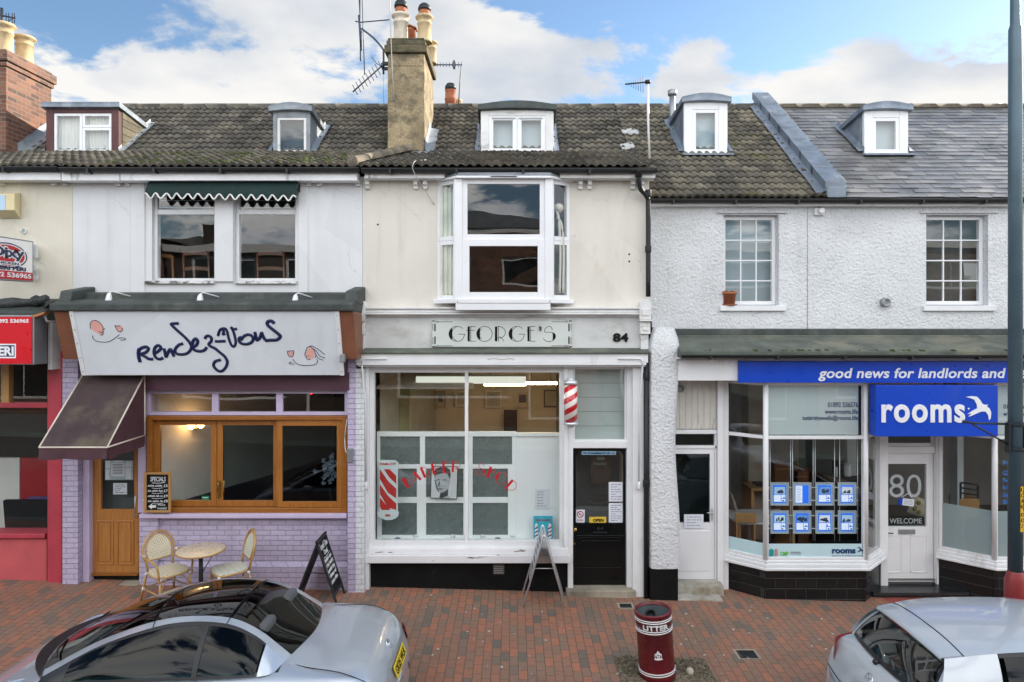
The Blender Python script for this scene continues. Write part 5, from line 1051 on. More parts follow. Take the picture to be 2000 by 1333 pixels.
fr, Ln = FG; mb = MB(); mb.fr = fr; mb.quad((.05, .035, TZ+.03), (1.5, .035, TZ+.03), (1.5, .035, GZ1-.03), (.05, .035, GZ1-.03)); build(mb, 'frosted_film', FROST, hD)
TB = flatm('blue_vinyl_lettering', (.005, .045, .14), .5)
mb = MB(); pl = plane((0, 10.1935, 0)); y = 10.19
for s, a, b, c, d in (('01892 536576', 1617, 1676, 796, 786), ('www.rooms.life', 1611, 1676, 809, 799.5), ('tunbridgewells@rooms.life', 1567, 1676, 823.5, 812)): mb = MB(); text(mb, s, X(a, y), X(b, y), Z(c, y), Z(d, y), pl, .015); build(mb, 'window_lettering', TB, hD)
for s, a, b, c, d in (('01892 536576', 1960, 2019, 799, 790), ('www.rooms.life', 1960, 2025, 813, 804)): mb = MB(); text(mb, s, X(a, y), X(b, y), Z(c, y), Z(d, y), pl, .015); build(mb, 'window_lettering', TB, hD)
mb = MB()
for s, a, b, c, d in (('Pr', 1959, 1972, 909, 900), ('G', 1959, 1969, 929, 920), ('Fe', 1959, 1970, 943, 934), ('In', 1959, 1968, 956, 948), ('Sc', 1959, 1970, 971, 962), ('Bu', 1959, 1971, 985, 976), ('p', 1990, 1998, 911, 902), ('b', 1993, 1999, 929, 919), ('e', 1993, 1999, 944, 937)): text(mb, s, X(a, y), X(b, y), Z(c, y), Z(d, y), pl, .03)
build(mb, 'window_lettering', flatm('bright_blue_vinyl', (.01, .16, .55), .5), hD)
def swallow(mb, px, py, s, pl, Y):     # s: image px per unit outline; outline in photo pixels relative to (px, py)
    o = [(-24,-13),(-13,-15),(-3,-14),(3,-8),(8,0),(13,2),(19,2),(16,5),(22,9),(25,17),(24,28),(21,32),(19,22),(14,15),(6,15),(-4,19),(-13,23),(-19,25),(-13,19),(-21,20),(-10,13),(-2,9),(-3,1),(-8,-8),(-15,-11)]
    poly(mb, [(X(px+a*s, Y), Z(py+b*s, Y)) for a, b in o], pl, .001, .004 if s < .6 else .012)
mb = MB(); pl = plane((0, 10.175, 0)); text(mb, 'rooms', X(1624, y), X(1670, y), Z(1081, y), Z(1072, y), pl, .045); text(mb, 'good news for landlords and tenants', X(1624, y), X(1684, y), Z(1087, y), Z(1084, y), pl); swallow(mb, 1679, 1072, .26, pl, y); build(mb, 'strip_lettering', flatm('navy_vinyl', (.005, .04, .14), .5), hD)
mb = MB(); text(mb, 'CMP', X(1523, y), X(1539, y), Z(1085, y), Z(1077, y), pl, .04); build(mb, 'green_mark', flatm('lime', (.15, .55, .05), .5), hD)
mb = MB()
for a, b in ((1502, 1510),): poly(mb, [(X(a, y), Z(1086, y)), (X(b, y), Z(1086, y)), (X(b, y), Z(1074, y)), (X((a+b)/2, y), Z(1071, y)), (X(a, y), Z(1074, y))], pl)
build(mb, 'teal_mark', flatm('teal', (.0, .30, .30), .5), hD)
mb = MB(); a, b = 1512, 1518; poly(mb, [(X(a, y), Z(1086, y)), (X(b, y), Z(1086, y)), (X(b, y), Z(1074, y)), (X((a+b)/2, y), Z(1071, y)), (X(a, y), Z(1074, y))], pl); build(mb, 'pink_mark', flatm('dusty_pink', (.50, .25, .25), .5), hD)
mb = MB(); prect(mb, X(1543, y), X(1563, y), Z(1079, y), Z(1077.5, y), pl); prect(mb, X(1543, y), X(1563, y), Z(1082, y), Z(1081, y), pl); build(mb, 'small_print', GALV, hD)
# ================================================================== signs
# restaurant fascia sign, leaning out at the top
def restaurant_sign():
    o = Vector((0, 9.75, Z(733, 9.75))); V = Vector((0, 9.47-9.75, Z(608, 9.47)-Z(733, 9.75))); Hh = V.length; pl = plane(o, (1,0,0), V); vn = pl.V
    t = thing('shop_sign', 'wide pale sign leaning out with navy handwritten lettering and two drawn faces', 'sign', ((SX0+SX1)/2, 9.75, o.z))
    mb = MB(); mb.fr = lambda u, d, v: pl(u, v, -d); mb.box(SX0+.06, SX1-.06, 0, .03, 0, Hh-.005); build(mb, 'board', SIGNW, t)
    mb = MB(); mb.fr = lambda u, d, v: pl(u, v, -d)
    mb.box(SX0, SX0+.058, -.012, .03, -.005, Hh); build(mb, 'edge_trim', WHITE, t, bevel=.004); mb = MB(); mb.fr = lambda u, d, v: pl(u, v, -d); mb.box(SX1-.058, SX1, -.012, .03, -.005, Hh); build(mb, 'edge_trim', WHITE, t, bevel=.004)
    for su in (SX0+.03, SX1-.03):
        for k in range(5):
            mb = MB(); mb.lathe([(.009, 0), (.007, .004), (.001, .005)], pl(su, .06+k*(Hh-.12)/4, .012), 8, pl.N); build(mb, 'fixing_screw', GALV, t)
    def q(cx, cy):    # crop pixels -> board plane
        px, py = 130+cx*.285, 590+cy*.285
        # intersect the camera ray with the board plane
        d = Vector(((px-HX)/FPX, 1, -(py-HY)/FPX)); c0 = Vector((0, 0, H)); k = (o-c0).dot(pl.N)/d.dot(pl.N); p = c0+d*k-o; return (p.x, p.dot(vn))
    S = lambda pts: [q(*p) for p in pts]
    mb = MB()
    for pts, r in (([(500,318),(494,345),(496,380),(505,412)], 10), ([(498,330),(515,315),(548,308),(562,322),(545,345),(515,358),(540,375),(565,390),(595,392)], 8.5),
        ([(612,350),(632,335),(648,315),(630,298),(608,312),(600,345),(612,380),(640,392),(662,382)], 8.5), ([(668,318),(676,350),(682,376),(690,360),(705,330),(718,328),(726,350),(738,374)], 8.5),
        ([(800,285),(770,295),(745,325),(752,352),(790,360),(830,350),(855,318),(848,285),(815,245),(765,200),(735,172),(718,152),(740,148),(770,147)], 8),
        ([(868,308),(890,296),(900,270),(886,252),(868,268),(862,302),(880,330),(915,338),(945,330),(962,310)], 8.5), ([(948,252),(958,236),(975,232),(992,245),(992,268),(975,290),(990,305),(1020,320),(1050,345),(1085,375),(1102,410),(1090,450),(1060,475),(1030,465),(1008,435),(1020,408),(1058,396)], 8),
        ([(1018,270),(1050,270),(1090,268)], 8), ([(1088,218),(1072,222),(1078,202),(1068,188),(1048,200),(1040,232),(1042,215),(1056,188),(1085,182),(1100,200),(1112,250),(1130,295),(1148,305),(1160,280),(1152,230),(1138,190),(1128,175),(1150,188),(1168,182)], 7),
        ([(1200,240),(1182,252),(1192,280),(1230,290),(1270,275),(1278,245),(1255,225),(1220,232),(1195,262)], 8), ([(1290,205),(1298,238),(1305,262),(1325,245),(1338,212),(1345,230),(1362,262)], 8.5),
        ([(1362,265),(1400,262),(1440,260),(1465,240),(1455,222),(1415,190),(1380,160),(1378,138),(1395,130),(1412,135),(1424,148)], 9)):
        stroke(mb, S(pts), r*.0027, pl, 6, d=.004)
    build(mb, 'lettering', NAVY, t)
    pink = flatm('skin_pink', (.80, .42, .36), .5); mb = MB()
    poly(mb, S([(165,150),(175,132),(200,128),(230,142),(250,165),(252,185),(248,205),(245,225),(225,222),(200,208),(175,190)]), pl, .0005, .0022)
    poly(mb, S([(338,165),(350,168),(378,166),(382,182),(372,202),(360,205),(345,190)]), pl, .0005, .0022)
    poly(mb, S([(1650,330),(1665,312),(1690,318),(1702,350),(1690,385),(1665,395),(1650,380),(1638,362)]), pl, .0005, .0022)
    poly(mb, S([(1516,340),(1530,345),(1555,338),(1556,360),(1545,376),(1530,375)]), pl, .0005, .0022); build(mb, 'pink_shapes', pink, t)
    mb = MB()
    for pts in ([(165,185),(163,150),(178,130),(205,128),(235,148),(250,175),(260,185),(250,192),(252,210),(248,226),(232,226)], [(222,202),(240,210),(246,204)], [(333,160),(336,172),(352,198),(366,206),(380,198),(384,178)], [(333,161),(350,165),(370,163)],
                [(180,230),(182,250),(205,268),(245,275),(290,272),(330,250),(362,224)], [(352,250),(378,246),(404,252),(398,260),(370,261)],
                ): stroke(mb, S(pts), .0048, pl, 5, d=.003)
    build(mb, 'line_drawing', NAVY, t); mb = MB()
    for pts in ([(1648,312),(1640,340),(1632,362),(1645,372),(1640,380),(1652,392),(1672,394)], [(1655,372),(1664,370)], [(1650,312),(1680,302),(1720,322),(1770,360)], [(1668,306),(1710,335),(1735,370),(1772,384)], [(1690,318),(1705,350),(1725,385),(1760,400)], [(1705,365),(1706,385)],
                [(1514,335),(1518,360),(1530,376),(1548,374),(1557,350),(1556,332)], [(1516,338),(1535,337),(1552,333)], [(1550,392),(1570,415),(1600,432),(1650,436),(1700,430),(1720,410),(1715,392)], [(1562,425),(1535,425),(1525,418),(1545,411)]):
        stroke(mb, S(pts), .0048, pl, 5, d=.003)
    build(mb, 'line_drawing', NAVY, t)
restaurant_sign()
# deco sign
def barber_sign():
    y = 10.12; t = thing('shop_sign', 'pale board with thin black art deco lettering over the barber shop window', 'sign', (X(980, y), y, Z(678, y)))
    mb = MB(); mb.box(X(844, y), X(1116, y), y, 10.165, Z(678, y), Z(627.5, y)); build(mb, 'board', mat('pale_green_board', (.60, .64, .61), .5, var=.04, dirt=(.35, .34, .28), dv=3, dth=(.68, .8)), t, bevel=.004)
    pl = plane((0, y, 0)); K = .305
    def q(cx, cy): return (X(680+cx*K, y), Z(590+cy*K, y))
    S = lambda pts: [q(*p) for p in pts]; mb = MB(); th = .0036
    def st(pts, sm=True): stroke(mb, S(pts), th, pl, 6, sm)
    def arc(cx, cy, rx, ry, a0, a1, n=14): return [(cx+rx*math.cos(R(a)), cy-ry*math.sin(R(a))) for a in np.linspace(a0, a1, n)]
    def fat(pts): poly(mb, S(pts), pl, .0005, .003)
    for cx in (697, 1081):     # G
        st(arc(cx, 205, 52, 48, 45, 315)); st([(cx+10, 207), (cx+50, 207)], False); st([(cx+50, 207), (cx+37, 238)], False); fat(arc(cx, 205, 52, 48, 125, 235)); st(arc(cx+12, 205, 45, 46, 110, 250))
    for cx in (765, 1148):     # E
        fat([(cx, 158), (cx+14, 158), (cx+14, 252), (cx, 252)]); st([(cx+20, 158), (cx+20, 252)], False); st([(cx+14, 158), (cx+52, 158)], False); st([(cx-8, 182), (cx+44, 182)], False); st([(cx+14, 252), (cx+52, 252)], False)
    st(arc(873, 205, 50, 48, 0, 360)[:-1]+arc(873, 205, 50, 48, 0, 1, 2)); fat(arc(873, 205, 50, 48, 125, 235)); st(arc(890, 205, 50, 48, 135, 225))
    fat([(940, 158), (955, 158), (955, 252), (940, 252)]); st([(962, 158), (962, 252)], False); st([(955, 158)]+arc(965, 195, 42, 37, 90, -90)+[(955, 232)]); st([(968, 222), (985, 235), (998, 254)])
    fat([(1222, 158), (1236, 158), (1232, 190), (1226, 190)]); st([(1240, 160), (1238, 188)], False)
    st([(1308, 178), (1298, 160), (1280, 158), (1262, 172), (1258, 192), (1290, 195), (1318, 200), (1328, 220), (1318, 242), (1290, 254), (1262, 248), (1250, 232)]); fat([(1310, 198), (1322, 205), (1328, 220), (1320, 240), (1310, 250)])
    for sx in (1, -1):         # corner ornaments
        for sy in (1, -1):
            f = lambda u, v: (985+sx*(u-985), 205+sy*(v-205))
            st([f(570, 128), f(668, 128)], False); st([f(575, 133), f(575, 135), f(575, 122)], False); fat([f(552, 140), f(560, 140), f(560, 188), f(552, 188)]); st([f(543, 138), f(543, 182)], False); fat([f(538, 120), f(556, 120), f(556, 126), f(538, 126)]); st([f(565, 120), f(565, 130), f(556, 130)], False)
    build(mb, 'lettering', BLACK, t)
barber_sign()
# letting office fascia and box sign
t = thing('fascia_sign', 'long blue strip sign reading good news for landlords above the office windows', 'sign', (X(1700, 10), 10, Z(748, 10)))
mb = MB(); mb.box(X(1443, 10.0), 11.2, 10.0, 10.08, Z(748, 10.0), Z(706, 10.0)); build(mb, 'panel', BLUE, t, bevel=.003)
mb = MB(); pl = plane((0, 9.999, 0)); x1 = X(1964, 10); text(mb, 'good news for landlords and', X(1598, 10), x1, Z(745, 10), Z(719, 10), pl, .022, .18, th=.004, space=1.03); build(mb, 'lettering', LETW, t); mb = MB(); text(mb, 'tenants', X(1974, 10), X(2082, 10), Z(740, 10), Z(719.5, 10), pl, .022, .18, th=.004); build(mb, 'lettering', LETW, t)
t = thing('projecting_box_sign', 'big blue box sign with white lettering and a swallow over the office door', 'sign', (X(1828, 9.9), 9.9, Z(853, 9.9)))
mb = MB(); mb.box(X(1710, 9.9), X(1949.5, 9.9), 9.9, 10.075, Z(853, 9.9), Z(753.5, 9.9)); build(mb, 'box', BLUE, t, bevel=.006)
mb = MB(); pl = plane((0, 9.9, 0)); y = 9.9
text(mb, 'rooms', X(1721, y), X(1884, y), Z(826, y), Z(790, y), pl, .028, th=.012, space=1.12); build(mb, 'lettering', LETW, t); mb = MB(); swallow(mb, 1910, 789, 1.0, pl, y); prect(mb, X(1890, y), X(1893, y), Z(800, y), Z(797, y), pl, .001, .006); build(mb, 'swallow_emblem', LETW, t)
# takeaway signs
def takeaway_signs():
    y = 9.5; t = thing('fascia_sign', 'red lit box sign with white phone number above the takeaway window', 'sign', (X(20, y), y, Z(712, y)))
    mb = MB(); x1 = X(66, y); mb.box(-9.6, x1, y+.004, 9.78, Z(713, y), Z(616, y)); build(mb, 'case', GALV, t, bevel=.008)
    mb = MB(); mb.box(-9.55, x1-.022, y-.008, y+.003, Z(711, y), Z(619, y)); build(mb, 'face', mat('signal_red', (.62, .003, .014), .3, var=.04), t)
    pl = plane((0, y-.008, 0)); mb = MB(); text(mb, '01892 536965', X(-14, y), X(57, y), Z(631, y), Z(623.5, y), pl, .03); build(mb, 'lettering', LETW, t); mb = MB(); prect(mb, X(-70, y), X(32, y), Z(700, y), Z(672, y), pl, .0005, .002); build(mb, 'white_band', LETW, t)
    mb = MB(); prect(mb, X(-67, y), X(29.5, y), Z(697, y), Z(674.5, y), pl, .0022, .003); build(mb, 'navy_band', NAVY, t)
    mb = MB(); text(mb, 'PERI PERI', X(-64, y), X(28, y), Z(695, y), Z(677, y), pl, .04, d0=.0032); build(mb, 'band_lettering', LETW, t)
    # hanging sign at a right angle to the wall
    xs = X(68, 10.08); t = thing('projecting_sign', 'double sided white takeaway sign sticking out from the cream wall on brackets', 'sign', (xs, 9.6, Z(552, 10.08)))
    z0, z1 = Z(552, 10.08), Z(472, 10.08); ya, yb = 9.0, 10.06
    mb = MB(); mb.box(xs-.13, xs-.004, ya, yb, z0, z1); build(mb, 'case', GALV, t, bevel=.006)
    mb = MB(); mb.box(xs-.0035, xs, ya+.03, yb-.03, z0+.02, z1-.02); build(mb, 'face', flatm('white_face', (.90, .89, .88), .35), t)
    mb = MB()
    for z in (z0+.14, z1-.14): mb.box(xs-.10, xs-.03, yb+.001, FA, z-.08, z+.08); mb.box(xs-.10, xs+.02, yb+.045, yb+.055, z-.10, z+.10)
    build(mb, 'bracket', WORN, t)
    pl = plane((xs, ya, z0), (0,1,0)); L = yb-ya; h = z1-z0; rm = flatm('logo_red', (.55, .01, .02), .4)
    mb = MB(); prect(mb, .03, L-.03, .02, .135, pl, .001, .002); E = [(L*.5+L*.37*math.cos(a), h*.58+.175*math.sin(a)) for a in np.linspace(0, 2*math.pi, 28)[:-1]]; poly(mb, [(L*.5+(u-L*.5)*.86, h*.58+(v-h*.58)*.82) for u, v in E], pl, .004, .005); build(mb, 'red_band', rm, t)
    mb = MB(); poly(mb, E, pl, .001, .002); build(mb, 'navy_oval', NAVY, t)
    mb = MB(); poly(mb, [(L*.5+(u-L*.5)*.93, h*.58+(v-h*.58)*.90) for u, v in E], pl, .0022, .0038); text(mb, 'Dixy', L*.2, L*.83, h*.44, h*.80, pl, .10, d0=.0055, th=.002); prect(mb, L*.22, L*.74, h*.36, h*.44, pl, .0055, .0075); text(mb, '01892 536965', .07, L-.06, .045, .115, pl, .03, d0=.0025); build(mb, 'white_lettering', LETW, t)
    mb = MB(); text(mb, 'Dixy', L*.225, L*.805, h*.47, h*.775, pl, .03, d0=.008, th=.002); text(mb, 'CHICKEN', L*.26, L*.70, h*.375, h*.43, pl, .03, d0=.008); text(mb, 'PERI PERI', L*.30, L*.84, h*.245, h*.335, pl, .05, d0=.003); build(mb, 'navy_lettering', NAVY, t)
takeaway_signs()
t = thing('alarm_box', 'cream louvred alarm box high on the takeaway wall', 'alarm box', (X(10, FA), FA, Z(425, FA)))
mb = MB(); x0, x1 = X(-20, 10.05), X(27, 10.05); z0, z1 = Z(425, 10.05), Z(374, 10.05); mb.prism([(x0, 10.19, z0), (x0+.03, 10.02, z0+.1), (x0+.03, 10.02, z1-.04), (x0, 10.19, z1)], (0,0,0), (x1-x0, 0, 0)); build(mb, 'case', mat('yellowed_plastic', (.68, .58, .34), .45), t, bevel=.01)
mb = MB(); mb.box(x1-.28, x1-.10, 10.012, 10.022, z0+.1, z1-.06); build(mb, 'blue_label', flatm('pale_blue_label', (.45, .60, .75), .4), t)
mb = MB()
for k in range(6): mb.box(x1-.0, x1+.004, 10.06, 10.15, z1-.14+k*.018, z1-.132+k*.018)
build(mb, 'louvre', DARKM, t)
t = thing('bulkhead_lamp', 'small clear wall lamp on the cream wall above the takeaway', 'lamp', (X(48, FA), FA, Z(460, FA)))
mb = MB(); mb.lathe([(.04, 0), (.04, .02)], (X(48, FA), FA, Z(452, FA)), 14, (0,-1,0)); build(mb, 'lamp_base', PVC, t)
mb = MB(); mb.lathe([(.034, .02), (.036, .07), (.02, .095), (.001, .1)], (X(48, FA), FA, Z(452, FA)), 14, (0,-1,0)); build(mb, 'lamp_glass', GLASSW, t)
t = thing('floodlight', 'small floodlight with rusty hood between takeaway sign and restaurant sign', 'lamp', (X(78, 9.7), 9.7, Z(640, 9.7)))
mb = MB(); mb.prism([(X(65, 9.55), 9.5, Z(617, 9.5)), (X(67, 9.5), 9.5, Z(621, 9.5)), (X(90, 9.55), 9.5, Z(614, 9.5)), (X(88, 9.5), 9.5, Z(609, 9.5))], (0,0,0), (0,.12,0)); build(mb, 'hood', mat('rusty_hood', (.35, .15, .05), .6, var=.3), t, bevel=.006)
mb = MB(); mb.tube([(X(84, 9.6), 9.62, Z(616, 9.5)), (X(86, 9.6), 9.66, Z(628, 9.6)), (X(98, 9.7), 9.9, Z(630, 9.7))], .016, 8); build(mb, 'bracket', PVC, t)
# ================================================================== awnings
def door_awning():
    t = thing('awning', 'maroon canvas door awning with cream piping beside the restaurant window', 'awning', (-5.8, 9.5, 2.1))
    yw, yf = 9.97, 9.05; x0, x1 = X(160, 9.95), X(281, 9.95); zt = Z(733, 9.95); zb = 2.345; n = 10
    mb = MB(); P = []
    for i in range(n+1):
        s = i/n; P.append([(x0+(x1-x0)*j/n, yw+(yf-yw)*s, zt+(zb-zt)*s - .03*math.sin(math.pi*s)*math.sin(math.pi*j/n)) for j in range(n+1)])
    mb.grid(P); build(mb, 'canopy', MAROOND, t)
    for x in (x0, x1):
        mb = MB(); mb.face([mb.pt(p) for p in ((x, yw, zt), (x, yf, zb), (x, yw, zb))]); build(mb, 'side_panel', MAROON, t)
    mb = MB(); m = 40; P = []
    path = [(x0, yw), (x0, yf), (x1, yf), (x1, yw)]
    for (a, b) in zip(path, path[1:]):
        for j in range(14):
            s = j/13; P.append((a[0]+(b[0]-a[0])*s, a[1]+(b[1]-a[1])*s))
    G = [[(x, y, zb), (x+.006*math.sin(k*1.9), y+.008*math.sin(k*1.7), zb-.08), (x+.012*math.sin(k*1.3), y+.014*math.sin(k*2.1), zb-.16-.008*math.sin(k*.9))] for k, (x, y) in enumerate(P)]
    mb.grid(G); build(mb, 'valance', MAROON, t)
    mb = MB()
    for a, b in (((x0, yw, zt), (x0, yf, zb)), ((x1, yw, zt), (x1, yf, zb)), ((x0, yf, zb), (x1, yf, zb)), ((x1, yf, zb), (x1, yw, zb)), ((x0, yw, zt), (x1, yw, zt)), ((x1, yw, zt), (x1, yw, zb)), ((x0, yf, zb), (x0, yw, zb))):
        mb.tube([a, b], .011, 8)
    build(mb, 'piping', PIPE, t)
door_awning()
def green_awning():
    t = thing('awning', 'dark green rolled blind with scalloped white edge over the upstairs restaurant windows', 'awning', (X(430, 10), 10.1, Z(390, 10)))
    x0, x1 = X(285, 10.0), X(579, 10.0); zt = Z(350, 10.0); zb = Z(372, 10.0); n = 160; P = []; Q = []
    for i in range(n+1):
        x = x0+(x1-x0)*i/n; s = .5-.5*math.cos(2*math.pi*(i/n)*14.2); zz = Z(376+5*i/n, 10.0)-.015-.075*s
        w = .012*math.sin(i*.31); P.append([(x, 10.19, zt), (x, 10.06, (zt+zb)/2+.05), (x, 9.99, zb), (x, 9.985+w*.4, (zb+zz)/2), (x, 9.985+w, zz)]); Q.append((x, 9.98+w, zz))
    mb = MB(); mb.grid(P); build(mb, 'canopy', GREENCAN, t)
    mb = MB(); mb.tube(Q, .0125, 6); build(mb, 'scalloped_trim', CANW, t)
    for x in (x0, x1):
        mb = MB(); mb.face([mb.pt(p) for p in ((x, 10.19, zt), (x, 9.99, zb), (x, 10.19, zb))]); build(mb, 'side_panel', GREENCAN, t)
green_awning()
# spot lamps on the restaurant roof
for px, py, l in ((213, 580, 'white sign spotlight near the takeaway end of the restaurant roof edge'), (391, 582, 'white sign spotlight in the middle of the restaurant roof edge'), (577, 583, 'white sign spotlight on a pale base near the barber end of the restaurant roof')):
    y = 9.75; t = thing('spotlight', l, 'lamp', (X(px, y), y, 4.3), 'spotlights on the restaurant roof'); x = X(px, y); z = Z(py, y)
    mb = MB(); mb.lathe([(.045, -.07), (.047, -.05), (.034, .02), (.02, .05), (.001, .055)], (x, y, z), 14, (.05, .05, 1)); build(mb, 'lamp_head', PVC, t)
    mb = MB(); mb.tube([(x, y, z+.05), (x+.03, y+.03, z+.075), (x+.22, y+.25, z+.0)], .009, 8); build(mb, 'arm', PVC, t)
    mb = MB(); mb.box(x+.12, x+.42, y+.14, y+.30, 4.285, z-.02); build(mb, 'mounting_block', DARKFELT if px < 500 else WORN, t, bevel=.006)
# ================================================================== barber pole, window display
t = thing('barber_pole', 'red and white striped barber pole between shop window and door', 'barber pole', (X(1115, 10.0), 10.0, Z(835, 10.0)))
def polem():
    m, nt, N, L, b = nodes('spiral_stripes'); tc = N('ShaderNodeTexCoord'); s = N('ShaderNodeSeparateXYZ'); L(tc.outputs['Object'], s.inputs[0])
    def mm(op, a, c): 
        n = N('ShaderNodeMath'); n.operation = op
        for i, v in enumerate((a, c)):
            if isinstance(v, (int, float)): n.inputs[i].default_value = v
            else: L(v, n.inputs[i])
        return n.outputs[0]
    at = mm('ARCTAN2', s.outputs[1], s.outputs[0]); f = mm('FRACT', mm('ADD', mm('MULTIPLY', at, 2/(2*math.pi)), mm('MULTIPLY', s.outputs[2], -6.2)), 0)
    L(mix(N, L, mm('LESS_THAN', f, .5), (.82, .76, .70), (.55, .012, .018)), b.inputs['Base Color']); b.inputs['Roughness'].default_value = .15; b.inputs['Coat Weight'].default_value = .6; return m
px, y = X(1115, 10.0), 10.02; za, zb = Z(826, 10.0), Z(750, 10.0)
mb = MB(); mb.lathe([(.097, 0), (.097, zb-za)], (0, 0, 0), 28); c = build(mb, 'striped_cylinder', polem(), t, local=True); c.location = (0, y-10.0, za-Z(835, 10.0))
mb = MB(); mb.lathe([(.104, -.01), (.104, .03), (.085, .05), (.06, .06), (.055, .085), (.001, .09)], (px, y, zb), 24); build(mb, 'top_cap', STEEL, t)
mb = MB(); mb.lathe([(.001, -.07), (.05, -.065), (.06, -.04), (.104, -.03), (.104, .01)], (px, y, za), 24); build(mb, 'bottom_cap', STEEL, t)
mb = MB()
for z in (za-.02, zb+.03): mb.box(px-.02, px+.02, y+.04, 10.2, z-.015, z+.015)
build(mb, 'bracket', STEEL, t)
# arched red lettering on the glass
def arch_letters():
    y = 10.2; pl = plane((0, y, 0)); mb = MB(); K = .2
    def q(cx, cy): return (X(720+cx*K, y), Z(830+cy*K, y))
    def S(pts): return [q(*p) for p in pts]
    def bar(a, b, w):
        a, b = Vector(a), Vector(b); d = (b-a).normalized(); n = Vector((-d.y, d.x))*w/2; poly(mb, S([a+n, b+n, b-n, a-n]), pl, .0005, .002)
    def ln(pts, sm=True): stroke(mb, S(pts), .0042, pl, 5, sm)
    bar((330,525), (388,612), 26); ln([(350,515),(368,520),(372,545),(400,540),(425,560),(425,590),(400,612)])
    bar((440,460), (510,538), 24); ln([(440,462),(446,555)], False); ln([(452,510),(480,532)], False); ln([(440,558),(455,545)], False)
    bar((510,418), (552,516), 24); ln([(505,415),(560,425),(585,465),(560,500)]); ln([(540,490),(600,498)])
    bar((618,380), (640,486), 24); ln([(628,376),(652,382),(650,405),(635,420),(665,425),(672,455),(645,485)])
    bar((728,362), (738,472), 22); ln([(735,362),(775,352)], False); ln([(722,382),(770,380)], False); ln([(738,470),(790,462)], False)
    bar((826,355), (822,464), 22); ln([(835,356),(868,360),(890,385),(885,415),(845,425)]); ln([(852,425),(892,470)], False)
    build(mb, 'red_vinyl_lettering', flatm('red_vinyl', (.52, .008, .014), .4), hC); mb = MB()
    ln([(1128,405),(1120,385),(1098,378),(1078,395),(1082,418),(1110,430),(1135,455),(1125,485),(1090,495),(1060,480),(1050,450),(1060,420)]); bar((1118,445), (1138,475), 24)
    bar((1195,412), (1158,515), 26); ln([(1240,420),(1210,520)], False); ln([(1185,455),(1230,465)], False)
    ln([(1300,465),(1335,475),(1356,510),(1350,555),(1315,580),(1270,578),(1240,545),(1245,500),(1270,470),(1300,465)]); poly(mb, S([(1290,468),(1262,480),(1242,512),(1248,540),(1262,545),(1268,510)]), pl, .0005, .002)
    bar((1408,540), (1335,625), 24); ln([(1415,545),(1440,575),(1435,620),(1400,640),(1360,632),(1355,620)])
    build(mb, 'red_vinyl_lettering', flatm('red_vinyl', (.52, .008, .014), .4), hC)
arch_letters()
def haircut_panel():
    y = 10.33; t = thing('haircut_panel', 'tall white panel with red diagonal stripes reading haircut sir in the barber window', 'sign', (X(758, y), y, Z(1016, y)), ); pl = plane((0, y, 0)); K = .2
    q = lambda cx, cy: (X(720+cx*K, y), Z(830+cy*K, y)); S = lambda pts: [q(*p) for p in pts]
    mb = MB(); poly(mb, S([(95,365),(130,345),(260,345),(290,370),(295,410),(285,420),(285,845),(295,850),(290,890),(260,915),(225,930),(160,930),(120,910),(90,895),(82,850),(105,842),(105,425)]), pl, -.006, 0); build(mb, 'panel', flatm('pale_panel', (.62, .72, .73), .4), t)
    mb = MB(); c = [(110,435,270,830)]
    def stripe(y0):
        pts = [(110, y0), (110, y0+95), (190, y0+230), (270, y0+285), (270, y0+190), (190, y0+115)]; pts = [(a, min(832, max(435, b))) for a, b in pts]; poly(mb, S(pts), pl, .0005, .002)
    for a in (290, 435, 580): stripe(a) if a != 290 else poly(mb, S([(150,435),(205,435),(270,500),(270,580),(200,510)]), pl, .0005, .002)
    poly(mb, S([(110,710),(215,832),(130,832),(110,800)]), pl, .0022, .003); text(mb, 'HAIRCUT', *[v for v in (q(110,0)[0], q(270,0)[0])], q(0,394)[1], q(0,371)[1], pl, .05); text(mb, 'SIR', q(162,0)[0], q(218,0)[0], q(0,895)[1], q(0,874)[1], pl, .05); build(mb, 'red_print', flatm('print_red', (.50, .025, .02), .5), t)
haircut_panel()
def portrait():
    y = 10.5; t = thing('portrait_poster', 'black and white portrait poster of a short haired man in the barber window', 'poster', (X(866, y), y, Z(976, y))); pl = plane((0, y, 0)); K = .2
    q = lambda cx, cy: (X(720+cx*K, y), Z(830+cy*K, y)); S = lambda pts: [q(*p) for p in pts]
    mb = MB(); poly(mb, S([(612,402),(872,406),(862,730),(602,718)]), pl, -.012, 0); build(mb, 'frame', BLACK, t)
    mb = MB(); poly(mb, S([(618,408),(866,411),(857,722),(608,712)]), pl, .0004, .001); build(mb, 'paper', flatm('poster_paper', (.62, .66, .67), .5), t)
    mb = MB(); poly(mb, S([(642,500),(640,545),(655,600),(672,645),(700,668),(690,712),(800,718),(775,690),(778,640),(790,590),(800,520),(790,480),(720,470),(660,480)]), pl, .0012, .0018); build(mb, 'face_print', flatm('mid_grey_print', (.40, .43, .44), .5), t)
    mb = MB(); poly(mb, S([(642,505),(640,460),(655,430),(700,412),(760,414),(795,440),(803,485),(795,530),(785,520),(770,480),(730,470),(680,485),(655,490),(648,520)]), pl, .002, .0026)
    for e in (([(655,540),(690,530),(695,538),(660,548)]), ([(722,535),(762,535),(760,543),(724,543)]), ([(690,545),(700,560),(690,596),(705,602),(680,600),(678,590)]), ([(680,622),(725,622),(715,632),(688,632)]), ([(700,668),(740,655),(778,625),(775,690),(720,715),(690,712)]), ([(642,540),(655,600),(672,645),(690,660),(668,600),(655,545)])): poly(mb, S(e), pl, .002, .0026)
    build(mb, 'dark_print', flatm('charcoal_print', (.04, .045, .05), .5), t)
portrait()
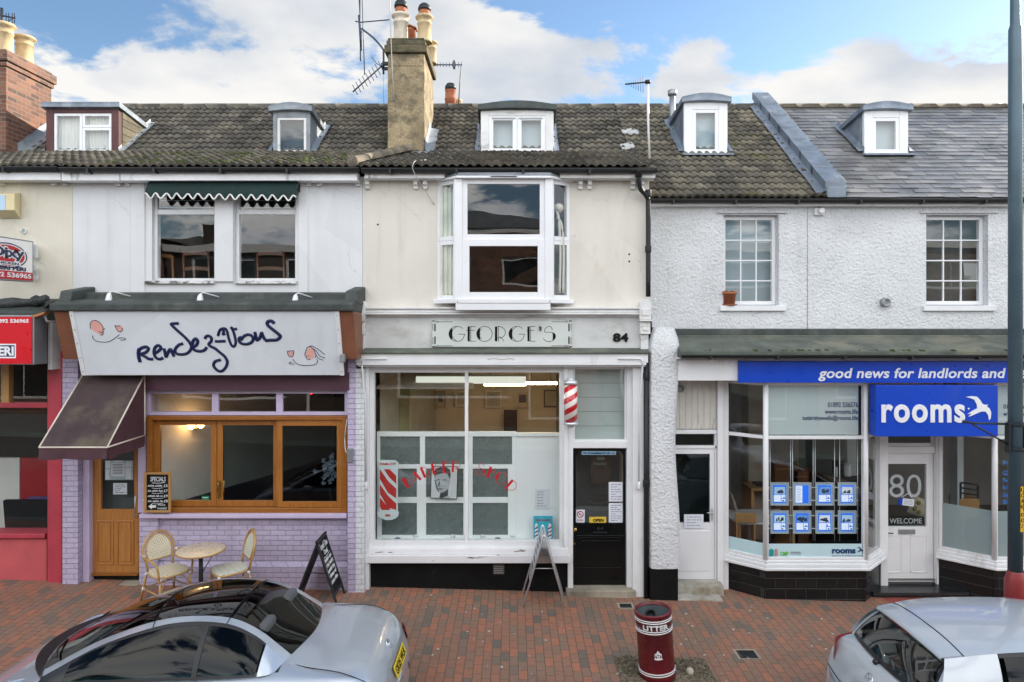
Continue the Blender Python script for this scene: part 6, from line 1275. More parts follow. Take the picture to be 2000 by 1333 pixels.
def open_poster():
    y = 10.42; t = thing('open_poster', 'blue poster with two striped poles leaning behind the barber window', 'poster', (X(1060, y), y, Z(1065, y))); pl = plane((0, y, Z(1065, y)), (1,0,0), (0,.12,1)); x0, x1 = X(1042, y), X(1080, y); h = Z(1010, y)-Z(1065, y)
    mb = MB(); prect(mb, x0, x1, 0, h, pl, -.012, 0); build(mb, 'board', flatm('turquoise_print', (.02, .42, .56), .4), t)
    mb = MB(); text(mb, 'OPEN', x0+.085, x1-.085, h*.34, h*.48, pl, .04, d0=.002); build(mb, 'lettering', flatm('dark_rose', (.25, .05, .12), .5), t); mb = MB(); text(mb, "GEORGE'S", x0+.03, x1-.03, h*.82, h*.9, pl, .04, d0=.002); build(mb, 'lettering', flatm('dark_rose', (.25, .05, .12), .5), t)
    mb = MB(); mr = MB()
    for xx in (x0+.045, x1-.045):
        prect(mb, xx-.024, xx+.024, .05, h*.66, pl, .0005, .0015); mb.lathe([(.024, 0), (.02, .004), (.001, .005)], pl(xx, h*.69, .001), 12, pl.N)
        for k in range(5): v = .06+k*.055; poly(mr, [(xx-.024, v), (xx+.024, v+.025), (xx+.024, v+.05), (xx-.024, v+.025)], pl, .0017, .0024)
    build(mb, 'white_poles', LETW, t); build(mr, 'pole_stripes', flatm('plum_print', (.28, .03, .08), .5), t)
open_poster()
for i, (px, py, kind, l) in enumerate(((776, 1058, 0, 'small blue tub on the barber window shelf beneath the haircut panel'), (812, 1055, 1, 'white pot on the barber window shelf beside the blue tub at the pier end'), (885, 1054, 1, 'white pot with dark mark standing left of the window mullion'), (943, 1056, 1, 'white pot with dark mark standing right of the window mullion'), (972, 1060, 0, 'small blue tub on the barber window shelf between two white pots'), (1001, 1055, 1, 'white pot on the barber window shelf nearest the pegboard'))):
    y = 10.42; x = X(px, y); z = Z(1067, 10.35)+.03; t = thing('product_pot', l, 'pot', (x, y, z), 'product pots on the barber window shelf')
    if kind:
        mb = MB(); mb.lathe([(.033, 0), (.035, .01), (.035, .085), (.03, .09)], (x, y, z), 16); build(mb, 'jar', LETW, t)
        mb = MB(); mb.lathe([(.037, .091), (.037, .112), (.03, .116), (.001, .117)], (x, y, z), 16); build(mb, 'lid', PVC, t)
        if px > 830:
            mb = MB(); pl = plane((x, y-.0355, z)); poly(mb, [(-.018, .03), (.0, .02), (.018, .035), (.012, .06), (-.008, .065)], pl, 0, .002); build(mb, 'mark', DPANEL, t)
    else:
        mb = MB(); mb.lathe([(.042, 0), (.044, .01), (.044, .04)], (x, y, z), 16); build(mb, 'jar', flatm('tub_blue', (.02, .06, .25), .3), t)
        mb = MB(); mb.lathe([(.046, .041), (.046, .062), (.04, .066), (.001, .067)], (x, y, z), 16); build(mb, 'lid', flatm('lid_blue', (.01, .03, .14), .3), t)
def notice(name, l, a, b, c, d, y, lines, parent=None, rz=0, m=None, group=None):
    mb = MB(); mb.box(X(a, y), X(b, y), y, y+.003, Z(d, y), Z(c, y)); t = thing(name, l, 'notice', (X((a+b)/2, y), y, Z(d, y)), group); build(mb, 'sheet', m or PAPER, t)
    mb = MB(); pl = plane((0, y, 0)); rr = random.Random(a)
    for k in range(lines):
        v = Z(c+(d-c)*(k+1)/(lines+1), y); x = X(a+(b-a)*.15, y); xe = X(a+(b-a)*(.9 if rr.random() < .6 else .6), y)
        while x < xe-.02:
            w = min(rr.uniform(.02, .06), xe-x); prect(mb, x, x+w, v-.004, v+.004, pl, .0005, .0015); x += w+.012
    build(mb, 'print', INK, t); return t
notice('price_list', 'faint price list sheet pinned to the pegboard in the barber window', 1045, 1072, 956, 994, 10.55, 6)
notice('price_list', 'upper white sheet taped inside the barber door glass', 1189, 1216, 942, 980, 10.325, 7)
notice('price_list', 'lower white sheet taped inside the barber door glass', 1189, 1216, 983, 1021, 10.325, 8)
t = notice('no_smoking_sign', 'small no smoking sign low in the barber door glass', 1125, 1142, 996, 1021, 10.325, 0)
mb = MB(); pl = plane((0, 10.324, 0)); c = (X(1133.5, 10.325), Z(1005, 10.325)); stroke(mb, [(c[0]+.045*math.cos(a), c[1]+.045*math.sin(a)) for a in np.linspace(0, 6.28, 14)[:-1]], .006, pl, closed=True, d=.001); stroke(mb, [(c[0]-.032, c[1]+.032), (c[0]+.032, c[1]-.032)], .005, pl, smooth=False, d=.001); prect(mb, c[0]-.045, c[0]+.045, c[1]-.09, c[1]-.08, pl, .0005, .002); build(mb, 'red_ring', flatm('sign_red', (.5, .02, .02), .5), t)
mb = MB(); prect(mb, c[0]-.022, c[0]+.016, c[1]-.006, c[1]+.004, pl, .0002, .001); build(mb, 'cigarette', INK, t)
y = 10.32; t = thing('open_sign', 'small yellow sign reading open in the barber door', 'sign', (X(1167, y), y, Z(1022, y)))
mb = MB(); mb.box(X(1151, y), X(1184, y), y, y+.004, Z(1022, y), Z(1010, y)); build(mb, 'plate', flatm('yellow_plate', (.72, .50, .06), .4), t)
mb = MB(); text(mb, 'OPEN', X(1158, y), X(1179, y), Z(1019.5, y), Z(1013.5, y), plane((0, y, 0)), .04); build(mb, 'lettering', BLACK, t)
t = thing('web_address_sticker', 'blue and white web address strip at the top of the barber door glass', 'sticker', (X(1169, y), y, Z(890, y)))
mb = MB(); mb.box(X(1136, y), X(1203, y), y, y+.003, Z(888.5, y), Z(881.5, y)); build(mb, 'strip', flatm('sky_strip', (.42, .66, .78), .4), t)
mb = MB(); pl = plane((0, y, 0)); text(mb, 'www.', X(1138, y), X(1147, y), Z(887, y), Z(884, y), pl, .05); text(mb, 'camdenroad', X(1148, y), X(1190, y), Z(887.5, y), Z(882.7, y), pl, .06); text(mb, '.co.uk', X(1191, y), X(1201, y), Z(887, y), Z(884, y), pl, .05); build(mb, 'lettering', flatm('deep_blue', (.01, .07, .28), .4), t)
y = 10.9; t = thing('wall_poster', 'dark framed poster on the wall behind the barber door glass', 'poster', (X(1173, y), y, Z(945, y)))
mb = MB(); mb.box(X(1154, y), X(1193, y), y, y+.03, Z(945, y), Z(892, y)); build(mb, 'board', mat('dim_print', (.07, .04, .03), .5, var=.5, vs=6), t)
mb = MB(); text(mb, 'Wakefield', X(1158, y), X(1184, y), Z(909, y), Z(903, y), plane((0, y, 0)), .03); prect(mb, X(1166, y), X(1181, y), Z(899, y), Z(893, y), plane((0, y, 0))); build(mb, 'print', flatm('pale_green_print', (.30, .36, .22), .5), t)
mb = MB(); mb.box(X(1120, 11.2), X(1226, 11.2), 11.2, 11.25, .1, Z(990, 11.2)); build(mb, 'inner_low_wall', flatm('grey_low_wall', (.33, .36, .36), .7), hC)
# restaurant notices, specials board, window things
t = thing('menu_case', 'cluster of white menu sheets behind the restaurant door glass', 'notice', (X(233, 10.25), 10.25, Z(938, 10.25)))
mb = MB(); y = 10.25; mb.box(X(205, y), X(260, y), y+.003, y+.006, Z(938, y), Z(900, y)); build(mb, 'backing', flatm('blue_grey_paper', (.42, .50, .55), .6), t)
mb = MB()
for a, b, c, d in ((217, 243, 904, 931), (206, 215, 901, 915), (206, 214, 917, 937), (245, 258, 902, 912), (245, 256, 914, 936), (222, 240, 900, 903)): mb.box(X(a, y), X(b, y), y, y+.0025, Z(d, y), Z(c, y))
build(mb, 'sheet', PAPER, t)
mb = MB(); pl = plane((0, y, 0))
for k in range(7): prect(mb, X(220, y), X(240, y), Z(908+k*3, y), Z(907+k*3, y), pl)
build(mb, 'print', INK, t)
notice('opening_hours', 'single white notice low on the restaurant door glass', 221, 248, 944, 966, 10.25, 5)
def chalk(t, pl, w, h, seed, lines, mb):
    for (u0, u1, v, hh, s) in lines: scribble(mb, u0, u1, v, hh, pl, .0042, s)
y = 9.98; t = thing('specials_board', 'wood framed chalkboard reading specials hung beside the restaurant window', 'chalkboard', (X(307, y), y, Z(1002, y)))
x0, x1, z0, z1 = X(281, y), X(333, y), Z(1002, y), Z(923, y); w = .034
mb = MB(); mb.box(x0, x0+w, y, y+.03, z0, z1); mb.box(x1-w, x1, y, y+.03, z0, z1); mb.box(x0+w, x1-w, y, y+.03, z0, z0+w); mb.box(x0+w, x1-w, y, y+.03, z1-w, z1); build(mb, 'frame', PINE, t, bevel=.004)
mb = MB(); mb.box(x0+w, x1-w, y+.012, y+.025, z0+w, z1-w); build(mb, 'board', DPANEL, t)
mb = MB(); pl = plane((0, y+.012, 0)); chalkm = mat('chalk', (.72, .74, .75), .9, var=.2, vs=60); K = .21
text(mb, 'SPECIALS', X(293, y), X(323, y), Z(941, y), Z(932, y), pl, .01, .1, space=1.0); stroke(mb, [(X(296, y), Z(944, y)), (X(310, y), Z(944.5, y)), (X(322, y), Z(943, y))], .004, pl)
for k in range(4): scribble(mb, X(288, y), X(317, y), Z(950+k*10, y), .032, pl, .0042, k); text(mb, ('£5', '£7', '£9', '£8')[k], X(319, y), X(327, y), Z(952+k*10, y), Z(947+k*10, y), pl, .01); stroke(mb, [(X(296, y), Z(954+k*10, y)), (X(306, y), Z(955+k*10, y)), (X(318, y), Z(953.5+k*10, y))], .003, pl)
poly(mb, [(X(289, y), Z(990, y)), (X(296, y), Z(984.5, y)), (X(296, y), Z(987.5, y)), (X(304, y), Z(987.5, y)), (X(304, y), Z(992.5, y)), (X(296, y), Z(992.5, y)), (X(296, y), Z(995.5, y))], pl); text(mb, 'More', X(308, y), X(322, y), Z(989, y), Z(984.5, y), pl); text(mb, 'inside!', X(307, y), X(325, y), Z(995.5, y), Z(991, y), pl); build(mb, 'chalk_writing', chalkm, t)
mb = MB(); pl = plane((0, y, 0))
for q in (950, 977): mb.lathe([(.014, 0), (.014, .02)], (x0+.004-.02, y+.02, Z(q, y)), 10, (0,-1,0))
build(mb, 'hook', STEEL, t)
t = thing('flower_bunch', 'bunch of pale lilac flowers in the end restaurant window', 'flowers', (X(645, 10.45), 10.45, 1.45)); mb = MB(); rr = random.Random(2)
for k in range(34):
    c = Vector((X(640, 10.45)+rr.gauss(.03, .06), 10.45+rr.uniform(-.05, .05), Z(918, 10.45)+rr.gauss(0, .10)))
    for q in range(5):
        a = q*1.257+rr.random(); u = Vector((math.cos(a), -.35, math.sin(a))); v = Vector((-math.sin(a), 0, math.cos(a))); mb.face([mb.pt(c), mb.pt(c+u*.025+v*.016), mb.pt(c+u*.042), mb.pt(c+u*.025-v*.016)])
build(mb, 'petals', flatm('pale_lilac', (.55, .52, .66), .8), t)
mb = MB(); mb.tube([(X(644, 10.45), 10.45, 1.45), (X(648, 10.45), 10.46, 1.2), (X(650, 10.45), 10.46, 1.12)], .008, 6); build(mb, 'stem', flatm('stem_green', (.03, .06, .02), .7), t)
mb = MB(); x = X(650, 10.45); mb.lathe([(.05, 0), (.055, .01), (.06, .1), (.045, .16), (.05, .2)], (x, 10.46, 1.06), 14); build(mb, 'vase', GLASSW, t)
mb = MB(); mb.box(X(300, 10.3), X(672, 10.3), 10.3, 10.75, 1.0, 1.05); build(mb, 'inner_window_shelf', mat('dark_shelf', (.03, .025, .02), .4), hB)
t = thing('wine_glass', 'two upturned wine glasses on the restaurant window shelf', 'glass', (X(478, 10.45), 10.45, 1.05), None)
for px in (478,):
    mb = MB(); mb.lathe([(.035, 0), (.006, .006), (.005, .07), (.03, .10), (.035, .14), (.028, .17)], (X(px, 10.45), 10.45, 1.05), 14); build(mb, 'bowl', filmm('bright_glass', (.5, .55, .55), .35), t)
t['label'] = 'stemmed wine glass on the shelf behind the centre restaurant pane'; t['category'] = 'wine glass'
t = thing('tumbler', 'short tumbler beside the wine glass behind the centre restaurant pane', 'tumbler', (X(497, 10.45), 10.45, 1.05)); mb = MB(); mb.lathe([(.03, 0), (.038, .005), (.04, .1), (.036, .1), (.034, .01)], (X(497, 10.45), 10.45, 1.05), 14); build(mb, 'tumbler_body', filmm('clear_glass', (.5, .55, .55), .35), t)
y = 10.21; t = thing('hygiene_sticker', 'green square sticker in the corner of the first restaurant pane', 'sticker', (X(401, y), y, Z(983, y))); mb = MB(); mb.box(X(394, y), X(409, y), y, y+.002, Z(983, y), Z(969, y)); build(mb, 'sheet', flatm('bright_green', (.0, .22, .10), .4), t)
mb = MB(); pl = plane((0, y, 0)); prect(mb, X(396, y), X(407, y), Z(973, y), Z(971.5, y), pl); stroke(mb, [(X(399, y), Z(979, y)), (X(401.5, y), Z(976.5, y)), (X(405, y), Z(979, y))], .004, pl); build(mb, 'print', LETW, t)
y = 10.9; t = thing('indicator_lamp', 'small glowing red lamp in the upper restaurant light', 'lamp', (X(608, y), y, Z(770, y))); mb = MB(); mb.lathe([(.001, -.02), (.022, -.01), (.026, .01), (.001, .03)], (X(608, y), y, Z(768, y)), 12); build(mb, 'lamp_lens', emit('red_glow', (1, .02, .02), 3), t); mb = MB(); mb.tube([(X(608, y), y, Z(766, y)), (X(608, y), y, 3.3)], .004, 6); build(mb, 'hanging_wire', DARKM, t)
t = thing('light_sensor', 'small grey sensor on the lilac pier beside the timber window', 'sensor', (X(683, 10), 10, Z(903, 10))); mb = MB(); mb.box(X(678, 9.99), X(689, 9.99), 9.97, 10.01, Z(903, 9.99), Z(876, 9.99)); build(mb, 'case', GALV, t, bevel=.008); mb = MB(); mb.tube(cr([(X(680, 10), 10.0, Z(886, 10)), (X(674, 10), 10.02, Z(880, 10)), (X(672, 10), 10.05, Z(850, 10)), (X(676, 10), 10.06, Z(820, 10))], 5), .005, 6); build(mb, 'cable', PVC, t)
t = thing('junction_box', 'small pale box on the brown panel at the barber end of the restaurant sign', 'box', (X(668, 9.6), 9.6, Z(708, 9.6))); mb = MB(); mb.box(X(665, 9.62), X(675, 9.62), 9.56, 9.64, Z(708, 9.6), Z(692, 9.6)); build(mb, 'case', GALV, t, bevel=.01)
mb = MB(); mb.tube([(X(670, 9.6), 9.62, Z(700, 9.6)), (X(678, 9.7), 9.78, Z(700, 9.7))], .012, 6); build(mb, 'bracket', GALV, t)
# takeaway furniture behind glass
for px, l in ((35, 'black high backed chair nearest the street edge of the takeaway window'), (72, 'black high backed chair in front of the red wall in the takeaway')):
    y = 10.75; x = X(px, y); t = thing('padded_chair', l, 'chair', (x, y, .15), 'black chairs in the takeaway')
    mb = MB(); mb.prism([(x-.19, y, .55), (x+.19, y, .55), (x+.2, y-.05, Z(980, y)+.02), (x+.18, y-.07, Z(980, y)+.04), (x-.18, y-.07, Z(980, y)+.04), (x-.2, y-.05, Z(980, y)+.02)], (0,0,0), (0,.07,0)); build(mb, 'backrest', BLACKP, t, bevel=.015)
    mb = MB(); mb.box(x-.2, x+.2, y+.05, y+.45, .55, .63); build(mb, 'seat', BLACKP, t, bevel=.02)
    for a in (-.17, .17):
        for b in (.03, .42): mb = MB(); mb.box(x+a-.02, x+a+.02, y+b, y+b+.04, .15, .55); build(mb, 'leg', BLACKP, t)
t = thing('cafe_table', 'blue topped table behind the black takeaway chairs', 'table', (X(78, 11.3), 11.3, .15)); x = X(78, 11.4); mb = MB(); mb.box(x-.35, x+.35, 11.15, 11.7, .98, 1.02); build(mb, 'tabletop', flatm('blue_laminate', (.02, .10, .40), .3), t, bevel=.008); mb = MB(); mb.lathe([(.25, 0), (.25, .02), (.04, .04), (.04, .83)], (x, 11.42, .15), 14); build(mb, 'pedestal', DARKM, t)
# ================================================================== street things
def tree_free(): pass
def litter_bin():
    bx, by = 1.645, 7.86; bz = zg(bx)+.005; t = thing('litter_bin', 'leaning maroon cylindrical litter bin with white bands on the soil patch', 'litter bin', (bx, by, bz))
    t.rotation_euler = (R(0), R(-4.2), 0); M = mat('maroon_bin_paint', (.13, .010, .014), .28, var=.15, dirt=(.30, .22, .2), dv=7, dsc=(1, 1, .4), dth=(.70, .78)); r = .205; h = .775
    mb = MB(); mb.lathe([(r*.9, 0), (r, .02), (r, .08), (r*.985, .09), (r*.985, h-.05), (r*1.02, h-.045), (r*1.03, h-.01), (r*1.01, h), (r*.92, h), (r*.90, h-.03)], (0,0,0), 40, cap=False); build(mb, 'bin_body', M, t, local=True)
    mb = MB(); mb.lathe([(r*.915, h-.02), (r*.88, .2), (.001, .19)], (0,0,0), 32, cap=False); build(mb, 'liner', mat('galvanised_liner', (.13, .16, .175), .5, .3, var=.25), t, local=True)
    mb = MB(); mb.lathe([(.04, 0), (.05, .01), (.05, .02), (.03, .02), (.03, .004), (.02, .003)], (0, r*.87, h-.12), 14, (0,-1,0)); build(mb, 'liner_lock', DARKM, t, local=True)
    W_ = mat('chipped_white_band', (.78, .78, .77), .4, var=.05, dirt=(.10, .02, .02), dv=9, dsc=(1,1,1), dth=(.66, .70))
    for z in (.688, .710, .572, .594, .098, .122):
        mb = MB(); mb.lathe([(r*.985, z-.006), (r*1.012, z-.005), (r*1.012, z+.005), (r*.985, z+.006)], (0,0,0), 40, cap=False); build(mb, 'white_band', W_, t, local=True)
    cyl = plane((0,0,0))
    def wrap(pt_u, pt_v, d): return (pt_u, pt_v, d)
    class PL:
        U, V, N = Vector((1,0,0)), Vector((0,0,1)), Vector((0,-1,0))
        def __call__(s, u, v, d=0): a = u/r-.06; rr = r*.99+d; return Vector((rr*math.sin(a), -rr*math.cos(a), v))
    pl = PL(); mb = MB(); text(mb, 'LITTER', -.150, .150, .612, .668, pl, .03, d0=.001, th=.006); build(mb, 'lettering', W_, t, local=True)
    mb = MB(); z = .335
    for pts in ([(0, .055), (0, .03)], [(-.012, .045), (.012, .045)], [(-.02, .028), (.0, .032), (.02, .028)], [(-.035, -.02), (-.032, .02), (-.02, .01)], [(.035, -.02), (.032, .02), (.02, .01)], [(-.02, .015), (0, -.03), (.02, .015), (0, .02), (-.02, .015)], [(-.045, -.036), (0, -.042), (.045, -.036)], [(-.04, -.028), (0, -.033), (.04, -.028)], [(-.012, 0), (.012, 0)]):
        q = cr(pts, 4) if len(pts) > 2 else [Vector((*p, 0)) for p in pts]; mb.tube([pl(p.x, p.y+z, .002) for p in q], .0055, 6)
    build(mb, 'crest', W_, t, local=True)
litter_bin()
def street_lamp():
    Y = 7.56; x = X(1983, Y); z = zg(x); t = thing('street_lamp', 'tall dark green lamp post with a chipped red base and yellow number plate', 'lamp post', (x, Y, z)); G = mat('dark_green_steel', (.085, .135, .165), .4, .2, var=.15, dirt=(.09, .12, .13), dv=5, dth=(.64, .78))
    zb = Z(1117, Y); r = 12.7*Y/FPX; rb = 18.5*Y/FPX
    mb = MB(); mb.lathe([(rb, z-.05), (rb, zb-.10), (r*1.05, zb), (r, zb+.01)], (x, Y, 0), 28); build(mb, 'base_shaft', mat('chipped_red_base', (.27, .035, .035), .4, var=.15, dirt=(.55, .40, .38), dv=9, dsc=(1,1,1), dth=(.66, .70)), t)
    mb = MB(); mb.lathe([(r, zb+.005), (r*.92, 7.2), (r*.7, 7.25), (r*.6, 8.6)], (x, Y, 0), 28); mb.tube(cr([(x, Y, 8.55), (x, Y-.1, 8.9), (x, Y-.7, 9.15), (x, Y-1.2, 9.18)], 6), .04, 10); build(mb, 'column', G, t)
    mb = MB(); mb.box(x-.14, x+.14, Y-1.75, Y-1.1, 9.12, 9.25); build(mb, 'lantern', GALV, t, bevel=.04)
    mb = MB()
    for py in (829, 877):
        zz = Z(py, Y); mb.lathe([(r*1.0, zz-.02), (r*1.18, zz-.018), (r*1.18, zz+.018), (r*1.0, zz+.02)], (x, Y, 0), 24)
    for s in (-1, 1): mb.box(x+s*(r+.02)-.014, x+s*(r+.02)+.014, Y-.05, Y+.02, Z(884, Y), Z(826, Y))
    build(mb, 'bracket_band', DARKM, t, bevel=.003)
    mb = MB(); za = Z(828, Y); xl = X(1881, Y); mb.tube([(x-r, Y-.02, za), (X(1900, Y), Y-.02, Z(826.5, Y)), (xl, Y-.02, Z(823.5, Y))], .012, 8); mb.tube([(x-r-.01, Y-.02, Z(869, Y)), (X(1930, Y), Y-.02, Z(847, Y)), (X(1896, Y), Y-.02, Z(828, Y))], .010, 8); mb.lathe([(.02, 0), (.02, .03)], (xl, Y-.02, Z(823.5, Y)-.015), 10); build(mb, 'banner_arm', DARKM, t)
    yp_ = Y-r-.004; x0, x1, z0, z1 = X(1982, yp_), X(1994.5, yp_), Z(1040, yp_), Z(951, yp_)
    mb = MB(); n = 5; P = []
    for i in range(n+1):
        a = -.0+.62*i/n+.02; P.append([(x+(r+.003)*math.sin(a), Y-(r+.003)*math.cos(a), z0), (x+(r+.003)*math.sin(a), Y-(r+.003)*math.cos(a), z1)])
    mb.grid(P); build(mb, 'number_plate', flatm('yellow_number_plate', (.72, .42, .015), .4), t)
    class PL:
        U, V, N = Vector((1,0,0)), Vector((0,0,1)), Vector((0,-1,0))
        def __call__(s, u, v, d=0): a = u/r; rr = r+.0035+d; return Vector((x+rr*math.sin(a), Y-rr*math.cos(a), v))
    pl = PL(); mb = MB(); hh = z1-z0
    for k, (ch, f) in enumerate(zip('LCAK007', (.93, .81, .685, .56, .38, .255, .13))): text(mb, ch, .006, .046, z0+hh*(f-.045), z0+hh*(f+.045), pl, .01, d0=.0005, th=.001)
    build(mb, 'number_lettering', BLACK, t)
street_lamp()
# cafe table and chairs
CANE = mat('cane', (.46, .27, .085), .4, var=.25, vs=8, coat=.3, dirt=(.25, .12, .03), dv=8, dsc=(1,1,1), dth=(.55, .7)); BIND = flatm('white_binding', (.72, .72, .70), .5)
def weavem(name, a, b, sc):
    m, nt, N, L, bs = nodes(name); tc = N('ShaderNodeTexCoord'); mp = N('ShaderNodeMapping'); mp.inputs['Rotation'].default_value = (R(45), 0, R(45)); L(tc.outputs['Object'], mp.inputs[0])
    v = N('ShaderNodeTexVoronoi'); v.inputs['Scale'].default_value = sc; v.inputs['Randomness'].default_value = 0; L(mp.outputs[0], v.inputs['Vector'])
    L(mix(N, L, ramp(N, L, v.outputs['Distance'], (.28, 1.), (.36, 0.)), a, b), bs.inputs['Base Color']); bs.inputs['Roughness'].default_value = .5; return m
WV1 = weavem('cream_weave', (.66, .60, .44), (.30, .22, .10), 42); WV2 = weavem('cream_green_weave', (.66, .66, .54), (.06, .10, .075), 42)
def cafe_chair(lab, x, y, rz, arms, wv):
    t = thing('bistro_chair', lab, 'chair', (x, y, zg(x)+.003), 'cane chairs at the restaurant table', rz)
    def hoop(w, h, z0, lean=.22, n=22):    # back hoop in local coords, chair faces -y, back at +y
        P = []
        for i in range(n+1):
            a = math.pi*(-.18+1.36*i/n); u = w*math.cos(a); v = h*math.sin(a); z = z0+v; P.append((u, .2+lean*(z-.45), z))
        return P
    hp = hoop(.215, .25, .68)
    mb = MB(); mb.tube([(hp[0][0]*.9, .2, .40), *hp, (hp[-1][0]*.9, .2, .40)], .017, 8); build(mb, 'back_hoop', CANE, t, local=True)
    hi = [(u*.80, v-.004, .68+(z-.68)*.84) for u, v, z in hp]; mb = MB(); mb.tube(hi, .011, 8, closed=True); build(mb, 'inner_hoop', CANE, t, local=True)
    mb = MB(); c = mb.pt((0, .2+.22*.24, .69)); ids = [mb.pt((p[0], p[1]-.006, p[2])) for p in hi]
    for i in range(len(ids)): mb.face((c, ids[i], ids[(i+1) % len(ids)]))
    build(mb, 'back_panel', wv, t, local=True)
    pts = []
    for i in range(28):
        a = 2*math.pi*i/28; cx, sy = math.cos(a), math.sin(a); w = .225+.025*(-sy); pts.append((w*math.copysign(abs(cx)**.6, cx), -.01+.225*math.copysign(abs(sy)**.6, sy), .435))
    mb = MB(); mb.prism(pts, (0,0,0), (0,0,.028)); build(mb, 'seat', wv, t, local=True, bevel=.008)
    mb = MB(); mb.tube([(p[0]*1.0, p[1], .43) for p in pts], .013, 8, closed=True); build(mb, 'seat_rim', CANE, t, local=True)
    feet = {}
    for s in (-1, 1):
        for f in (-1, 1):
            top = (s*.20, .19*f-.01, .43); bot = (s*.225, (.30 if f > 0 else -.225), 0); mb = MB(); mb.tube([top, ((top[0]+bot[0])/2, (top[1]+bot[1])/2+.0, .22), bot], .016, 8); L_ = build(mb, 'leg', CANE, t, local=True); feet[s, f] = (top, bot)
            mb = MB(); m_ = [Vector(top).lerp(Vector(bot), k) for k in (.47, .60)]; mb.tube(m_, .019, 8); m_ = [Vector(top).lerp(Vector(bot), k) for k in (.0, .10)]; mb.tube(m_, .019, 8); build(mb, 'binding', BIND, L_, local=True)
    mb = MB()
    def at(k, f): a, b = feet[k]; return Vector(a).lerp(Vector(b), f)
    for s in (-1, 1): mb.tube([at((s, -1), .53), at((s, 1), .53)], .010, 8)
    mb.tube([at((-1, -1), .55), at((1, -1), .55)], .010, 8); mb.tube([at((-1, 1), .5), at((1, 1), .5)], .010, 8)
    for s in (-1, 1): mb.tube(cr([at((s, -1), .5), Vector((s*.13, -.19, .37)), Vector((s*.04, -.2, .42))], 5), .008, 6)
    build(mb, 'stretcher', CANE, t, local=True)
    if arms:
        for s in (-1, 1):
            mb = MB(); mb.tube(cr([(s*.215, .235, .64), (s*.26, .12, .655), (s*.265, -.08, .65), (s*.245, -.19, .60), (s*.225, -.215, .45), (s*.225, -.215, .38)], 5), .015, 8); a_ = build(mb, 'arm', CANE, t, local=True)
            mb = MB(); mb.tube([(s*.218, .225, .642), (s*.235, .18, .648)], .02, 8); build(mb, 'binding', BIND, a_, local=True)
    return t
cafe_chair('cane armchair with cream woven back near the restaurant door', -4.74, 9.49, math.atan2(.8, .6), True, WV1)
cafe_chair('armless cane chair with green flecked weave facing the cafe table', -3.93, 9.62, math.atan2(-.80, .60), False, WV2)
def cafe_table():
    x, y = -4.30, 9.52; z = zg(x); t = thing('bistro_table', 'round marble effect bistro table between the two cane chairs', 'table', (x, y, z)); ht = .74
    mb = MB(); mb.lathe([(.001, ht-.022), (.30, ht-.022), (.312, ht-.012), (.312, ht-.004), (.306, ht), (.001, ht)], (x, y, z), 40); build(mb, 'tabletop', mat('cream_marble', (.66, .54, .38), .3, var=.10, vs=5, dirt=(.42, .27, .14), dv=7, dsc=(1, 1.6, 1), dth=(.56, .66), coat=.3), t)
    mb = MB(); mb.lathe([(.305, ht-.03), (.318, ht-.03), (.320, ht-.018), (.318, ht-.006), (.305, ht-.006)], (x, y, z), 40); build(mb, 'edge_band', CANE, t)
    mb = MB(); mb.lathe([(.028, .03), (.028, ht-.03)], (x, y, z), 14); mb.tube([(x+.20, y-.05, z+ht-.04), (x-.02, y, z+.35)], .006, 6); build(mb, 'pedestal', DARKM, t)
    for k in range(3):
        a = k*2.094+.4; mb = MB(); mb.tube(cr([(x, y, z+.12), (x+.12*math.cos(a), y+.12*math.sin(a), z+.08), (x+.25*math.cos(a), y+.25*math.sin(a), z+.014)], 5), .014, 8); build(mb, 'leg', DARKM, t)
cafe_table()
def chalk_aboard():
    t = thing('chalkboard_stand', 'black folding chalkboard with white writing by the lilac pier', 'sign board', (-2.72, 9.78, zg(-2.7)))
    y0, y1 = 9.54, 10.0; xr, xl, xt = -2.42, -3.05, -2.71; zr, zl, zt = zg(xr), zg(xl), .955
    for (xb, zb, nm) in ((xr, zr, 1), (xl, zl, -1)):
        U = Vector((0, 1, 0)); V = Vector((xt-xb, 0, zt-zb)); h = V.length; pl = plane((xb, y0, zb), U, V) if nm > 0 else plane((xb, y1, zb), -U, V); w = y1-y0
        mb = MB(); mb.fr = lambda u, d, v: pl(u, v, -d); mb.box(.035, w-.035, .006, .02, .17, h-.04); p = build(mb, 'chalk_panel', DPANEL, t)
        mb = MB(); mb.fr = lambda u, d, v: pl(u, v, -d); mb.box(0, .034, 0, .026, 0, h); mb.box(w-.034, w, 0, .026, 0, h); mb.box(.034, w-.034, 0, .026, h-.04, h); mb.box(.034, w-.034, 0, .026, .13, .168); build(mb, 'frame', mat('black_stained_wood', (.014, .016, .018), .5, var=.3), t, bevel=.004)
        if nm > 0:
            p2 = plane(pl(0, 0, -.006), U, V); mb = MB()
            text(mb, 'Lunch Time', .07, w-.06, h*.83, h*.92, p2, .02, .1); text(mb, 'Deal', .15, w-.15, h*.735, h*.81, p2, .02); stroke(mb, [(.08, h*.71), (.2, h*.70), (w-.08, h*.72)], .005, p2)
            for k in range(5): scribble(mb, .07+(k % 2)*.03, w-.07, h*(.655-k*.082), .06, p2, .0085, 20+k)
            stroke(mb, [(.06, h*.60), (w-.06, h*.60), (w-.06, h*.42), (.06, h*.42)], .004, p2, smooth=False, closed=True); build(mb, 'chalk_writing', chalkm, p)
    mb = MB(); mb.tube([(xt+.15, y0+.02, .5), (xt-.17, y0+.02, .52)], .006, 6); build(mb, 'stay', DARKM, t)
chalk_aboard()
